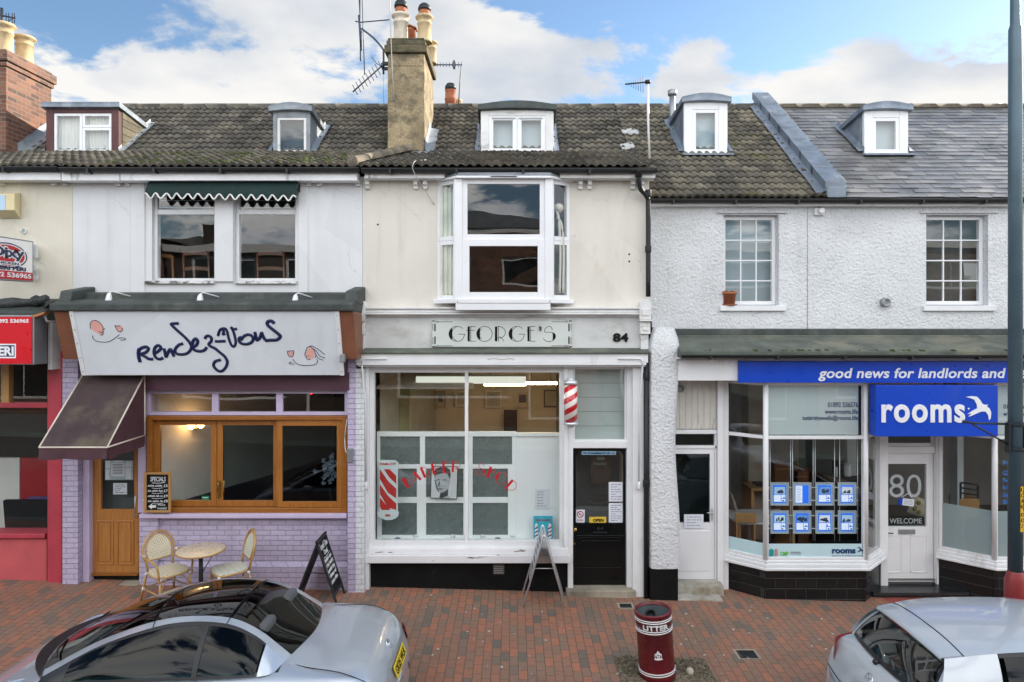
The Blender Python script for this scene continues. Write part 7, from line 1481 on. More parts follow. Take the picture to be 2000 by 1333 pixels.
def metal_aboard():
    t = thing('metal_stand', 'folding silver metal pavement sign seen edge on before the barber window', 'sign board', (.44, 9.9, zg(.44)))
    y0, y1, xt, zt = 9.68, 10.14, .435, 1.0
    for xb, s in ((.14, -1), (.735, 1)):
        zb = zg(xb)
        for k, y in enumerate((y0, y1)):
            mb = MB(); mb.tube([(xb, y, zb), (xt+s*.01, y, zt-.02), (xt, y, zt)], .0135, 8); build(mb, 'leg', STEEL, t)
        V = Vector((xt-xb, 0, zt-zb)); h = V.length; pl = plane((xb, y0, zb), (0,1,0), V)
        mb = MB(); mb.fr = lambda u, d, v: pl(u, v, d); e = .008; mb.box(.02, y1-y0-.02, -e, e, h*.34, h*.95); p = build(mb, 'sign_panel', mat('grey_sign_panel', (.45, .48, .50), .35, .3, var=.08), t, bevel=.003)
        mb = MB(); mb.tube([pl(0, h*.34), pl(y1-y0, h*.34)], .010, 8); mb.tube([pl(0, h*.96), pl(y1-y0, h*.96)], .010, 8); build(mb, 'cross_bar', STEEL, t)
        if s < 0:
            mb = MB(); p2 = plane(pl(y1-y0, 0, -.009), (0,-1,0), V)
            for k in range(5): prect(mb, .08+.03*(k % 2), .38-.03*(k % 3), h*(.84-k*.09), h*(.88-k*.09), p2, .0005, .002)
            build(mb, 'print', INK, p)
    mb = MB(); mb.tube([(.30, y0+.03, .52), (.575, y0+.03, .52)], .006, 6); build(mb, 'stay', STEEL, t)
metal_aboard()
# flower pot on the sill
t = thing('flower_pot', 'terracotta flower pot with a withered plant on the upstairs office window sill', 'flower pot', (X(1426, 10.72), 10.74, oz0)); x = X(1426, 10.72)
mb = MB(); mb.lathe([(.085, 0), (.105, .17), (.118, .172), (.118, .215), (.105, .215), (.09, .18), (.001, .18)], (x, 10.78, oz0), 22); build(mb, 'pot_body', TERRA, t)
mb = MB(); mb.lathe([(.11, -.001), (.125, .02), (.12, .02), (.1, .004)], (x, 10.78, oz0), 20); build(mb, 'saucer', TERRA, t)
mb = MB(); rr = random.Random(5)
for k in range(16):
    a = rr.uniform(0, 6.28); mb.tube(cr([(x+.03*math.cos(a), 10.78+.03*math.sin(a), oz0+.18), (x+.05*math.cos(a), 10.78+.05*math.sin(a), oz0+.225), (x+.09*math.cos(a), 10.78+.09*math.sin(a), oz0+.215)], 3), .006, 5)
build(mb, 'withered_plant', mat('withered_leaf', (.09, .075, .03), .9, var=.4), t)
# property cards in the office window
t = thing('display_cables', 'steel display wires hanging behind the office window', 'display wires', (X(1590, 10.3), 10.3, .7)); mb = MB(); y = 10.32
for px in (1504, 1544, 1548, 1588, 1592, 1630, 1640, 1675): mb.tube([(X(px, y), y, SZ+.25), (X(px, y), y, TZ)], .0045, 6)
build(mb, 'wire', STEEL, t)
cards = []
for r in range(2):
    for c, px in enumerate((1523, 1567, 1611, 1655)):
        names = (('bright room with figures', 'text list beside a blue column', 'blue toned dining room', 'white sofa room'), ('pale room with a blue sofa', 'bedroom under a blue wall', 'white house front', 'harbour view terrace'))[r][c]
        l = 'lit property card, %s row, showing a %s' % (('upper', 'lower')[r], names)
        t = thing('property_card', l, 'display card', (X(px, 10.3), 10.3, Z(989 if r == 0 else 1044, 10.3)), 'property cards in the office window')
        y = 10.30; z0, z1 = (Z(988, y), Z(943, y)) if r == 0 else (Z(1043, y), Z(998, y)); x0, x1 = X(px-18, y), X(px+18, y); dx, dz = x1-x0, z1-z0
        mb = MB(); w = .012; mb.box(x0, x0+w, y, y+.02, z0, z1); mb.box(x1-w, x1, y, y+.02, z0, z1); mb.box(x0+w, x1-w, y, y+.02, z0, z0+w); mb.box(x0+w, x1-w, y, y+.02, z1-w, z1)
        for zz in (z0+dz*.22, z0+dz*.78): mb.box(x0-.03, x0-.001, y+.004, y+.014, zz-.008, zz+.008); mb.box(x1+.001, x1+.03, y+.004, y+.014, zz-.008, zz+.008)
        build(mb, 'acrylic_frame', flatm('acrylic_edge', (.45, .50, .54), .2), t, bevel=.002)
        mb = MB(); mb.box(x0+w, x1-w, y+.010, y+.014, z0+w, z1-w); build(mb, 'backlight', MATS.get('bl') or MATS.setdefault('bl', emit('backlit_panel', (.24, .33, .42), .08)), t)
        u0, u1, v0, v1 = x0+dx*.15, x1-dx*.15, z0+dz*.10, z1-dz*.12; pl = plane((0, y+.010, 0)); du, dv = u1-u0, v1-v0
        white = MATS.get('cw') or MATS.setdefault('cw', emit('lit_paper', (.62, .70, .84), .15)); blue = MATS.get('cb') or MATS.setdefault('cb', emit('lit_blue', (.01, .10, .55), .3))
        mb = MB(); prect(mb, u0, u1, v0, v1, pl, .001, .002); build(mb, 'blue_sheet', blue, t)
        mb = MB(); rr = random.Random(r*4+c)
        if (r, c) == (0, 1): prect(mb, u0, u0+du*.52, v0+dv*.03, v1-dv*.03, pl, .0022, .003)
        else:
            prect(mb, u0+du*.06, u0+du*.60, v0+dv*.08, v0+dv*.46, pl, .0022, .003); prect(mb, u0+du*.64, u1-du*.06, v0+dv*.08, v0+dv*.24, pl, .0022, .003); prect(mb, u0+du*.64, u1-du*.06, v0+dv*.28, v0+dv*.46, pl, .0022, .003)
        build(mb, 'photo_panel', white, t)
        if (r, c) != (0, 1):
            mb = MB(); prect(mb, u0+du*.10, u1-du*.08, v0+dv*.50, v1-dv*.10, pl, .0022, .003); build(mb, 'photo_scene', emit('photo_tone_%d%d' % (r, c), ((.30,.45,.62), (.2,.3,.5), (.12,.28,.55), (.5,.55,.58), (.45,.6,.66), (.10,.25,.55), (.55,.62,.7), (.35,.5,.65))[r*4+c], .12), t)
        mb = MB()
        if (r, c) == (0, 1):
            for k in range(9): prect(mb, u0+du*.08, u0+du*rr.uniform(.35, .48), v0+dv*(.12+k*.09), v0+dv*(.135+k*.09), pl, .0032, .0036)
        else:
            for k in range(8):
                a = rr.uniform(.1, .66); b = a+rr.uniform(.12, .26); cc = rr.uniform(.51, .62); dd = cc+rr.uniform(.04, .22); pts = [(u0+du*a, v0+dv*cc), (u0+du*b, v0+dv*(cc+rr.uniform(-.01, .04))), (u0+du*(b-.02), v0+dv*dd), (u0+du*(a+rr.uniform(0, .05)), v0+dv*(dd-.03))]; poly(mb, pts, pl, .0031, .0033+k*.0003)
            for k in range(3): a = rr.uniform(.66, .8); prect(mb, u0+du*a, u0+du*(a+.09), v0+dv*(.10+.18*(k % 2)), v0+dv*(.17+.18*(k % 2)), pl, .0031, .0034+k*.0003)
        build(mb, 'dark_print', flatm('navy_print', (.02, .035, .09), .6), t)
# office furniture
def office():
    y = 11.2; t = thing('desk', 'white topped desk behind the angled office pane', 'desk', (X(1470, y), y, -.02)); x0, x1 = X(1437, y), X(1555, y); zt = Z(1018, y)
    mb = MB(); mb.prism([(x0, 11.1, zt), (x1, 11.1, zt), (x1, 11.9, zt), (x0-.1, 11.9, zt)], (0,0,-.03), (0,0,0)); build(mb, 'desk_top', flatm('white_laminate', (.66, .68, .68), .35), t, bevel=.004)
    for x in (x0+.05, x1-.06):
        mb = MB(); mb.box(x-.02, x+.02, 11.15, 11.85, 0, zt-.032); build(mb, 'leg', PINE, t)
    y = 12.2; t = thing('desk', 'wood desk with dark laptop by the office column', 'desk', (X(1480, y), y, 0)); x0, x1 = X(1458, y), X(1540, y); zt = Z(948, y)
    mb = MB(); mb.box(x0, x1, 11.95, 12.5, zt-.04, zt); build(mb, 'desk_top', PINE, t, bevel=.004)
    for x in (x0+.04, x1-.04):
        mb = MB(); mb.box(x-.025, x+.025, 12.0, 12.45, 0, zt-.042); build(mb, 'leg', PINE, t)
    mb = MB(); mb.box(X(1475, y), X(1500, y), 12.1, 12.35, zt+.001, zt+.03); build(mb, 'laptop', DPANEL, tagd=('dark laptop lying on the wood office desk', 'laptop'))
    y = 11.9; x = X(1452, y); t = thing('office_chair', 'grey swivel chair with slim curved back by the angled office pane', 'chair', (x, y, 0)); M = mat('taupe_mesh', (.34, .32, .28), .7)
    mb = MB(); mb.box(x-.1, x+.30, y-.2, y+.22, .52, .57); build(mb, 'seat', M, t, bevel=.02)
    mb = MB(); mb.prism([(x-.14, y-.18, .58), (x-.10, y-.18, .58), (x-.16, y-.18, .80), (x-.24, y-.18, 1.05), (x-.27, y-.18, 1.05), (x-.2, y-.18, .8)], (0,0,0), (0,.38,0)); build(mb, 'backrest', M, t, bevel=.008)
    mb = MB(); mb.lathe([(.03, .1), (.03, .52)], (x+.1, y, 0), 10)
    for k in range(5): a = k*1.257; mb.tube([(x+.1, y, .12), (x+.1+.28*math.cos(a), y+.28*math.sin(a), .05)], .016, 6)
    build(mb, 'chair_base', STEEL, t)
    y = 11.0; t = thing('wooden_chair', 'pale plywood chair back behind the white office desk', 'chair', (X(1452, y), y, 0)); x0, x1 = X(1436, 11.0), X(1478, 11.0)
    mb = MB(); mb.box(x0, x1, 11.0, 11.03, Z(1022, y), Z(1003, y)); build(mb, 'backrest', PINE, t, bevel=.01)
    for x in (x0+.03, x1-.03):
        mb = MB(); mb.box(x-.012, x+.012, 11.005, 11.03, 0, Z(1022, y)); build(mb, 'leg', PINE, t)
    for px, py, w, h, l in ((1536, 905, .42, .30, 'brown cardboard box on the office floor pile, the larger one'), (1565, 920, .26, .26, 'orange brown carton stacked beside the larger office box')):
        y = 12.3; x = X(px, y); t = thing('cardboard_box', l, 'box', (x, y, Z(py, y)-h)); mb = MB(); mb.box(x-w/2, x+w/2, y, y+.3, 0, Z(py, y)); build(mb, 'carton', mat('brown_card', (.16, .075, .03), .8, var=.2), t, bevel=.004)
        mb = MB(); mb.box(x-w/2+.03, x+w/2-.03, y-.004, y-.001, Z(py, y)-.12, Z(py, y)-.09); build(mb, 'tape', flatm('orange_tape', (.30, .12, .04), .5), t)
    y = 12.3; x = X(1645, y); t = thing('coffee_machine', 'black and white coffee machine on a dark counter in the office', 'coffee machine', (x, y, Z(928, y))); z = Z(932, y)
    mb = MB(); mb.box(x-.08, x+.04, y, y+.25, z, z+.26); build(mb, 'body', BLACK, t, bevel=.03)
    mb = MB(); mb.lathe([(.07, 0), (.075, .02), (.07, .2), (.05, .22)], (x+.12, y+.08, z), 14); build(mb, 'jug', PVC, t)
    mb = MB(); mb.box(x-.13, x-.085, y-.02, y+.03, z, z+.18); build(mb, 'cup', PVC, t, bevel=.01)
    mb = MB(); mb.box(X(1598, y), X(1690, y), y-.1, y+.35, 0, z-.002); build(mb, 'dark_counter', DPANEL, tagd=('low dark counter under the coffee machine', 'counter'))
    y = 11.3; t = thing('cushion', 'cream cushion with olive leaf pattern behind the office door glass', 'cushion', (X(1795, y), y, Z(1012, y))); pl = plane((X(1797, y), y, Z(992, y)), (1,0,-.45), (.45,0,1)); mb = MB(); n = 10; P = []
    for i in range(n+1):
        u = -1+2*i/n; P.append([pl(u*.17, (-1+2*j/n)*.15, .05*max(0, (1-u**4)*(1-(-1+2*j/n)**4))) for j in range(n+1)])
    mb.grid(P); build(mb, 'cover', flatm('cream_cotton', (.48, .42, .30), .9), t)
    mb = MB()
    for a, b in ((-.08, .06), (.05, .07), (-.02, -.07), (.1, -.05), (-.1, -.05)): mb.lathe([(.038, 0), (.03, .012), (.001, .014)], pl(a, b, .042), 10, pl.N)
    build(mb, 'leaf_pattern', flatm('olive_print', (.22, .18, .03), .9), t)
    y = 11.2; mb = MB(); mb.box(X(1690, y), X(1835, y), y+.06, y+.12, 0, Z(1012, y)); build(mb, 'dark_bench', DPANEL, tagd=('dark bench under the cushion behind the office door', 'bench'))
    y = 10.775; t = thing('door_hanger', 'tilted blue and white card hanging by a cord in the office door', 'sign', (X(1771, y), y, Z(990, y))); pl = plane((X(1770, y), y, Z(981, y)), (1,0,-.12), (.12,0,1))
    mb = MB(); prect(mb, -.06, .12, -.055, .055, pl, 0, .004); build(mb, 'card', PAPER, t)
    mb = MB(); prect(mb, -.12, -.061, -.055, .055, pl, 0, .004); build(mb, 'blue_end', BLUE, t)
    mb = MB(); mb.tube([pl(-.09, .055, .002), pl(.01, .14, .002), pl(.10, .055, .002)], .005, 6); build(mb, 'cord', LETW, t)
    mb = MB()
    for k in range(4): prect(mb, -.04, .1, .03-k*.02, .034-k*.02, pl, .0042, .005)
    build(mb, 'print', INK, t)
    y = 12.0; x = X(1893, 12); t = thing('rack_chair', 'dark slatted chair seen through the office return pane', 'chair', (x, y, 0)); mb = MB()
    for s in (-.15, .15): mb.tube([(x+s, y, 0), (x+s, y, Z(950, y)+(.06 if s < 0 else 0))], .018, 8)
    for k in range(3): mb.tube([(x-.15, y, 1.1+k*.09-.1), (x+.15, y, 1.06+k*.09-.1)], .014, 8)
    build(mb, 'backrest', DARKM, t); mb = MB(); mb.box(x-.17, x+.17, y-.02, y+.3, .55, .9); build(mb, 'basket', PINE, t, bevel=.01)
office()
notice('door_notice', 'sheet of white paper taped low on the white plastic door glass', 1336, 1374, 1005, 1032, 10.49, 4)
# ================================================================== aerials
def yagi(mb, a, b, n, el, vert=None, r=.008, taper=.6):
    a, b = Vector(a), Vector(b); mb.tube([a, b], r*1.4, 6); v = Vector(vert)
    for k in range(n):
        p = a.lerp(b, (k+.3)/n); l = el*(1-(1-taper)*k/n); mb.tube([p-v*l/2, p+v*l/2], r*.7, 5)
def aerials():
    Y = 11.95; P = lambda px, py, y=Y: (X(px, y), y, Z(py, y))
    t = thing('tv_aerial', 'tall bent aerial mast with long vertical rods clamped to the ochre chimney', 'aerial', P(750, 140)); AL = mat('blue_grey_aluminium', (.055, .075, .11), .5, .4, var=.3)
    mb = MB(); mb.tube(cr([P(749, 145), P(749, 105), P(747, 95), P(730, 75), P(706, 56)], 4), .017, 8); build(mb, 'mast', AL, t)
    mb = MB(); mb.tube([P(694, 42), P(704, 44), P(761, 39)], .011, 8); build(mb, 'boom', AL, t)
    mb = MB()
    for a, b, r in (((700, -25), (706, 90), .008), ((703, -30), (704, 120), .010), ((707, -10), (712, 147), .008), ((701, 30), (705, 92), .018), ((706, 60), (706, 100), .008)): mb.tube([P(*a), P(*b)], r, 6)
    build(mb, 'rod', AL, t)
    mb = MB(); mb.tube([P(761, -20, 11.7), P(763, 60, 11.7), P(766, 130, 11.72), P(770, 196, 11.74)], .009, 6); mb.tube([P(749, 140), P(749, 180), P(750, 213, 12.3)], .004, 5); build(mb, 'cable', mat('pale_cable', (.50, .48, .46), .6), t)
    mb = MB(); mb.box(X(747, Y), X(760, Y), Y-.03, Y+.03, Z(128, Y), Z(122, Y)); mb.box(X(747, Y), X(760, Y), Y-.03, Y+.03, Z(137, Y), Z(132, Y)); build(mb, 'clamp', DARKM, t)
    t = thing('tv_aerial', 'small aerial with short cross rods sloping down from the ochre chimney', 'aerial', P(748, 130)); mb = MB(); Y2 = 11.9
    yagi(mb, P(746, 129, Y2), P(689, 180, Y2), 9, .21, (.45, 0, -.9), .009, .9); build(mb, 'boom', AL, t)
    mb = MB(); mb.tube([P(726, 112, Y2), P(735, 124, Y2), P(746, 131, Y2)], .007, 6); mb.lathe([(.03, -.03), (.03, .03)], P(747, 128, Y2), 8); build(mb, 'reflector', AL, t)
    Y3 = 13.6; t = thing('tv_aerial', 'aerial on a thin wire wrapped pole behind the ochre chimney', 'aerial', P(895, 210, Y3)); mb = MB(); mb.tube([P(895, 215, Y3), P(898, 165, Y3), P(901, 127, Y3)], .012, 8); build(mb, 'mast', mat('dull_mast', (.20, .19, .18), .6, .3, var=.4, vs=12), t)
    mb = MB(); yagi(mb, P(903, 127, Y3), P(850, 127, Y3), 9, .11, (0, 0, 1), .009, .7); build(mb, 'boom', AL, t)
    mb = MB(); mb.box(X(885, Y3), X(889, Y3), Y3-.05, Y3+.05, Z(134, Y3), Z(120, Y3)); build(mb, 'reflector', AL, t)
    Y4 = 11.6; t = thing('tv_aerial', 'aerial on a white pole standing at the tiled roof edge beside the barber shop', 'aerial', P(1268, 312, Y4)); mb = MB(); mb.tube([P(1269, 318, Y4), P(1266, 240, Y4), P(1265, 165, Y4)], .02, 10); build(mb, 'mast', mat('white_mast', (.70, .68, .66), .4, var=.1), t)
    mb = MB(); mb.tube([P(1270, 160, Y4), P(1221, 165, Y4)], .013, 8)
    for k in range(7): px = 1228+k*4.6; l = 2+k*2.3; mb.tube([P(px, 164-l, Y4), P(px+.5, 166+l, Y4)], .004, 5)
    mb.lathe([(.045, -.02), (.05, .0), (.045, .03)], P(1265, 161, Y4), 10); build(mb, 'boom', DARKM, t)
    Y5 = 12.0; t = thing('tv_aerial', 'dark aerial standing on the brick chimney at the left edge', 'aerial', P(4, 48, Y5)); mb = MB(); mb.tube([P(4, 60, Y5), P(3.5, 16, Y5)], .025, 8); build(mb, 'mast', DARKM, t)
    mb = MB(); mb.tube([P(-10, 28, Y5), P(30, 36, Y5)], .014, 6)
    for k, px in enumerate((12, 17, 24, 28)): mb.tube([P(px, 26, Y5), P(px+.5, 46 if k != 2 else 50, Y5)], .007, 5)
    mb.tube([P(4, 50, Y5), P(30, 33, Y5)], .007, 5); build(mb, 'boom', DARKM, t)
    # loose cables on the roof
    mb = MB(); Yc = 9.92; mb.tube(cr([P(808, 318, 9.86), P(806, 330, 9.86), P(818, 355, 9.95), P(832, 375, 10.1), P(848, 400, 10.19)], 5), .006, 6); mb.tube(cr([P(858, 305, 11.2), P(840, 312, 10.6), P(815, 314, 10.2), P(808, 318, 9.86)], 5), .007, 6)
    build(mb, 'roof_cable', mat('pale_cable', (.5, .48, .46)), tagd=('thin pale cable looping over the barber shop gutter down to the bay', 'cable'))
aerials()
# ================================================================== houses over the road, seen in the glass
def opposite():
    spans = [(-21, -13.2), (-13, -5.2), (-5, 3.2), (3.4, 11.2), (11.4, 19.5)]
    labs = ('plain red brick house', 'brown brick house', 'red brick house with a curved gable', 'dark brick house', 'plum brick house')
    bm = [REDBRICK, brickm('brown_brick', (.05, .035, .03), (.09, .06, .045), (.10, .09, .08))]
    for i, (a, b) in enumerate(spans):
        t = thing('terraced_house', labs[i] + ' across the road, seen only as a reflection', 'house', ((a+b)/2, -5.4, 0)); Yf = -5.4; w = b-a; hz = (6.9, 6.6, 7.2, 6.7, 6.9)[i]
        hs = [(a+w*.12, a+w*.42, 5.2, 6.3), (a+w*.56, a+w*.88, 5.2, 6.3), (a+w*.08, a+w*.6, 1.0, 3.2), (a+w*.68, a+w*.88, .2, 2.6)]
        mb = MB(); mb.wall(a, b, -.6, hz, Yf-.25, .25, hs); build(mb, 'wall', bm[i % 2], t)
        mb = MB(); mb.box(a, b, Yf-6, Yf-5.8, -.6, hz); mb.box(a, b, Yf-2.9, Yf-2.8, -.6, hz-.2); build(mb, 'rear_wall', bm[i % 2], t)
        for k, h in enumerate(hs):
            fr = fr2((h[1], Yf, 0), (h[0], Yf, 0)); window(t, 0, h[1]-h[0], h[2], h[3], .06, .09, .08, cols=(.5,) if k < 3 else (), fr=fr, m=PVC)
        mb = MB(); mb.box(a, b, Yf, Yf+.25, hz-.12, hz+.16); mb.box(a, b, Yf, Yf+.10, 3.5, 4.1); build(mb, 'fascia', WHITE, t)
        mb = MB(); mb.prism([(a, Yf+.0, hz+.16), (a, Yf-3, hz+.5), (a, Yf-6.1, hz+.1)], (0,0,0), (w, 0, 0)); rf = build(mb, 'roof', SLATE, t)
        if i == 2:
            c = (a+b)/2; mb = MB(); pts = [(c+2.6*math.cos(q), Yf+.32, hz+.1+.5*math.sin(q)) for q in np.linspace(0, math.pi, 16)]; mb.prism(pts, (0,-.3,0), (0,0,0)); build(mb, 'curved_gable', LEADPALE, t)
        mb = MB(); mb.box(a+.1, a+.9, Yf-3.4, Yf-2.6, hz+.2, hz+1.3); build(mb, 'chimney', bm[i % 2], t)
opposite()
# ================================================================== cars
def paintm(name, c, metal):
    m, nt, N, L, b = nodes(name); tc = N('ShaderNodeTexCoord'); b.inputs['Base Color'].default_value = (*c, 1); b.inputs['Metallic'].default_value = metal; b.inputs['Roughness'].default_value = .34
    b.inputs['Coat Weight'].default_value = 1; b.inputs['Coat Roughness'].default_value = .03
    n = noise(N, L, tc.outputs['Object'], 4, 5); L(ramp(N, L, n, (.3, .30), (.7, .42)), b.inputs['Roughness'])
    f = noise(N, L, tc.outputs['Object'], 900, 1); bumpn(N, L, b, f, .03, .001); return m
PAINT = paintm('silver_blue_paint', (.55, .61, .68), .6); PAINT2 = paintm('silver_paint', (.53, .57, .61), .2)
CARGL = glassm('car_glass', (.12, .20, .19), .75, wav=.04, ws=3); CARGLD = glassm('dark_car_glass', (.09, .13, .125), 2.2)
SEAL = flatm('black_seal', (.012, .012, .014), .4); CHROME = flatm('chrome', (.75, .76, .78), .08, 1); TYRE = mat('tyre_rubber', (.02, .02, .021), .85); RIM = flatm('alloy_rim', (.45, .46, .48), .3, .8)
REDL = flatm('red_lens', (.35, .008, .012), .12, coat=1); TRIM = mat('cabin_trim', (.035, .037, .04), .8, var=.3); SEATM = mat('grey_seat', (.10, .105, .11), .85, var=.2)
def curve(tab, x):
    xs = [r[0] for r in tab]; n = len(xs)
    if x <= xs[0]: return np.array(tab[0][1:], float)
    if x >= xs[-1]: return np.array(tab[-1][1:], float)
    i = max(k for k in range(n-1) if xs[k] <= x); V = [np.array(r[1:], float) for r in tab]
    def sl(k):
        if k == 0: return (V[1]-V[0])/(xs[1]-xs[0])
        if k == n-1: return (V[-1]-V[-2])/(xs[-1]-xs[-2])
        return (V[k+1]-V[k-1])/(xs[k+1]-xs[k-1])
    h = xs[i+1]-xs[i]; t = (x-xs[i])/h
    return (2*t**3-3*t**2+1)*V[i]+(t**3-2*t**2+t)*h*sl(i)+(-2*t**3+3*t**2)*V[i+1]+(t**3-t**2)*h*sl(i+1)
def car(name, label, cat, loc, mirror, L, body, C, E, B, spec, paint):
    """local x runs from the rear bumper forwards; mirror = -1 makes the car face -X"""
    t = thing(name, label, cat, loc); mx = lambda p: (p[0]*mirror, p[1], p[2])
    class M2(MB):
        def pt(s, p): return MB.pt(s, mx(p))
    def flip(mb):
        if mirror < 0: mb.f = [f[::-1] for f in mb.f]
    def add(mb, nm, m, par=t, **k): return build(mb, nm, m, par, local=True, **k)
    # ---- lower body: x, bottom z, top centre z, shoulder z, half width
    xs = sorted(set([r[0] for r in body] + list(np.linspace(0, L, 90))))
    prof = lambda zb, zt, zs, w: [(0, zb), (.75*w, zb), (.93*w, zb+.05), (.985*w, zb+.16), (w, zb+(zs-zb)*.52), (.992*w, zs-.17), (.975*w, zs-.09), (.945*w, zs-.035), (.90*w, zs), (.83*w, zs+.30*(zt-zs)), (.70*w, zs+.58*(zt-zs)), (.50*w, zs+.82*(zt-zs)), (.25*w, zs+.96*(zt-zs)), (0, zt)]
    cab0, cab1, cw = spec['cabin']
    rows = []
    for x in xs:
        p = prof(*curve(body, x)); pts = [Vector((*q, 0)) for q in p]; sm = cr([(q.x, q.y) for q in pts], 3); rows.append([(x, q.x, q.y) for q in sm])
    shell, floor_ = M2(), M2(); nv = len(rows[0])
    for s in (1, -1):
        I1 = [[shell.pt((p[0], p[1]*s, p[2])) for p in r] for r in rows]; I2 = [[floor_.pt((p[0], p[1]*s, p[2]-.0)) for p in r] for r in rows]
        for i in range(len(rows)-1):
            for j in range(nv-1):
                cx = (rows[i][j][0]+rows[i+1][j][0])/2; a = rows[i][j]; inside = cab0 < cx < cab1 and a[1] < cw*curve(body, cx)[3] and j > nv*.6
                mb, I = (floor_, I2) if inside else (shell, I1); mb.face((I[i][j], I[i+1][j], I[i+1][j+1], I[i][j+1]) if s > 0 else (I[i][j], I[i][j+1], I[i+1][j+1], I[i+1][j]), True)
        shell.face([I1[0][j] for j in range(nv)]); shell.face([I1[-1][j] for j in range(nv)][::-1])
    bd = add(shell, 'body', paint); add(floor_, 'cabin_shelf', TRIM)
    # ---- greenhouse
    n = len(C); Ct = [(i, *C[i]) for i in range(n)]; Et = [(i, *E[i]) for i in range(n)]; Bt = [(i, *B[i]) for i in range(n)]
    def T(u, v, o=0):
        c = curve(Ct, u); e = curve(Et, u); f = abs(v)**2.6; return (c[0]+(e[0]-c[0])*abs(v)**1.8, v*e[1], c[1]+(e[2]-c[1])*f+o)
    def S(u, w, s, o=0):
        e = curve(Et, u); b = curve(Bt, u); bl = .035*math.sin(math.pi*w)*min(1, abs(e[2]-b[2])*4); p = e+(b-e)*w; return (p[0], s*(p[1]+bl+o), p[2])
    def top(nm, m, u0, u1, v0, v1, o=0, par=t, nu=16, nv=24, bend=None):
        mb = M2(); mb.grid([[T(u0+(u1-u0)*i/nu, v0+(v1-v0)*j/nv, o) for j in range(nv+1)] for i in range(nu+1)]); return add(mb, nm, m, par)
    def side(nm, m, u0, u1, w0, w1, s, o=0, par=t, nu=26, nw=6):
        mb = M2(); mb.grid([[S(u0+(u1-u0)*i/nu, w0+(w1-w0)*j/nw, s, o) for j in range(nw+1)] for i in range(nu+1)]); return add(mb, nm, m, par)
    g = spec['rail']
    for nm, m, u0, u1 in spec['top']:
        if nm == 'roof': top(nm, m, u0, u1, -1, 1, nv=40)
        else:
            o = top(nm, m, u0+.02, u1-.02, -g+.012, g-.012, .002)
            top('glass_seal', SEAL, u0, u1, -g, g, -.004, o)
    for s in (-1, 1):
        for a, b in spec['rails']: top('roof_rail', paint, a, b, s*g, s*1.0, 0, nv=6, nu=40)
        for a, b in spec['glass']: 
            o = side('side_window', CARGL, a, b, .07, .94, s, -.006); 
            side('window_seal', SEAL, a-.08, b+.08, .0, .07, s, -.002, o, nw=2); side('window_seal', SEAL, a-.12, b+.12, .94, 1.0, s, -.002, o, nw=2)
        for a, b in spec['pillar']: side('side_pillar', SEAL if b-a < .3 else paint, a, b, 0, 1, s, .001)
        side('roof_seal', SEAL, .0, spec['glass'][0][0], 0, 1, s, -.004)
    for u0, u1 in spec.get('seams', []):
        mb = M2()
        for s in (-1, 1): mb.tube([T(u0, s*v, .001) for v in np.linspace(g, 1, 8)], .0045, 5)
        add(mb, 'shut_line', SEAL)
    # ---- cabin
    zs = spec['seat_z']; seats = []
    for x, y in spec['seats']:
        mb = M2(); mb.box(x-.08, x+.06, y-.24, y+.24, zs-.3, zs+.10); seats.append(add(mb, 'seat', SEATM, bevel=.05))
    for k_, (x, y) in enumerate(spec['seats']):
        mb = M2(); mb.box(x-.09, x+.01, y-.13, y+.13, zs+.13, zs+.30); add(mb, 'headrest', SEATM, seats[k_], bevel=.04)
    mb = M2(); x, y = spec['wheel']; c = Vector((x, y, zs+.08)); mb.tube([c+Vector((.06*math.sin(a), .18*math.cos(a), .17*math.sin(a))) for a in np.linspace(0, 2*math.pi, 20)[:-1]], .014, 6, closed=True); add(mb, 'steering_wheel', TRIM)
    # ---- wheels
    for x in spec['axles']:
        for s in (-1, 1):
            w = curve(body, x)[3]; y = s*(w-.10)
            a = M2(); a.lathe([(.36, 0), (.36, .008), (.33, .01)], (x, s*(w-.004), .32), 28, (0, s, 0)); add(a, 'wheel_arch', SEAL)
            m2 = M2(); m2.lathe([(.20, -.09), (.30, -.09), (.318, -.06), (.318, .06), (.30, .105), (.21, .108)], (x, y, .318), 32, (0, s, 0)); wh = add(m2, 'wheel', TYRE)
            m2 = M2(); m2.lathe([(.21, .10), (.205, .085), (.05, .095), (.03, .112), (.001, .112)], (x, y, .318), 28, (0, s, 0))
            for k in range(5):
                q = k*1.2566; m2.prism([(x+.03*math.cos(q+d)+r*math.cos(q)*1, y+s*.09, .318+r*math.sin(q)+.03*math.sin(q+d)) for d, r in ((1.57, .04), (-1.57, .04), (-1.57, .17), (1.57, .17))], (0,0,0), (0, s*.02, 0))
            add(m2, 'rim', RIM, wh)
    return t, add, M2, T, S, mx
# ---- silver coupe-cabriolet facing left, parked along the kerb
ROAD1 = -.115-.027*-3.2
coupe_body = [(0, .34, .60, .57, .40), (.03, .27, .68, .63, .56), (.08, .22, .82, .74, .65), (.14, .2, .90, .82, .72), (.22, .19, .965, .885, .775), (.30, .18, .985, .915, .808), (.45, .18, 1.005, .94, .848), (.7, .18, 1.03, .955, .88), (1.0, .18, 1.06, .965, .89), (1.6, .18, 1.06, .955, .895), (2.3, .18, 1.02, .94, .895), (2.8, .18, .985, .93, .89), (3.05, .18, .965, .92, .88), (3.25, .18, .915, .875, .865), (3.45, .18, .855, .82, .83), (3.65, .2, .77, .745, .76), (3.78, .22, .70, .68, .68), (3.87, .26, .60, .58, .56), (3.92, .33, .52, .50, .42)]
Cc = [(3.24, .965), (2.75, 1.19), (2.27, 1.345), (1.9, 1.385), (1.5, 1.365), (1.25, 1.27), (1.02, 1.14), (.82, 1.03)]
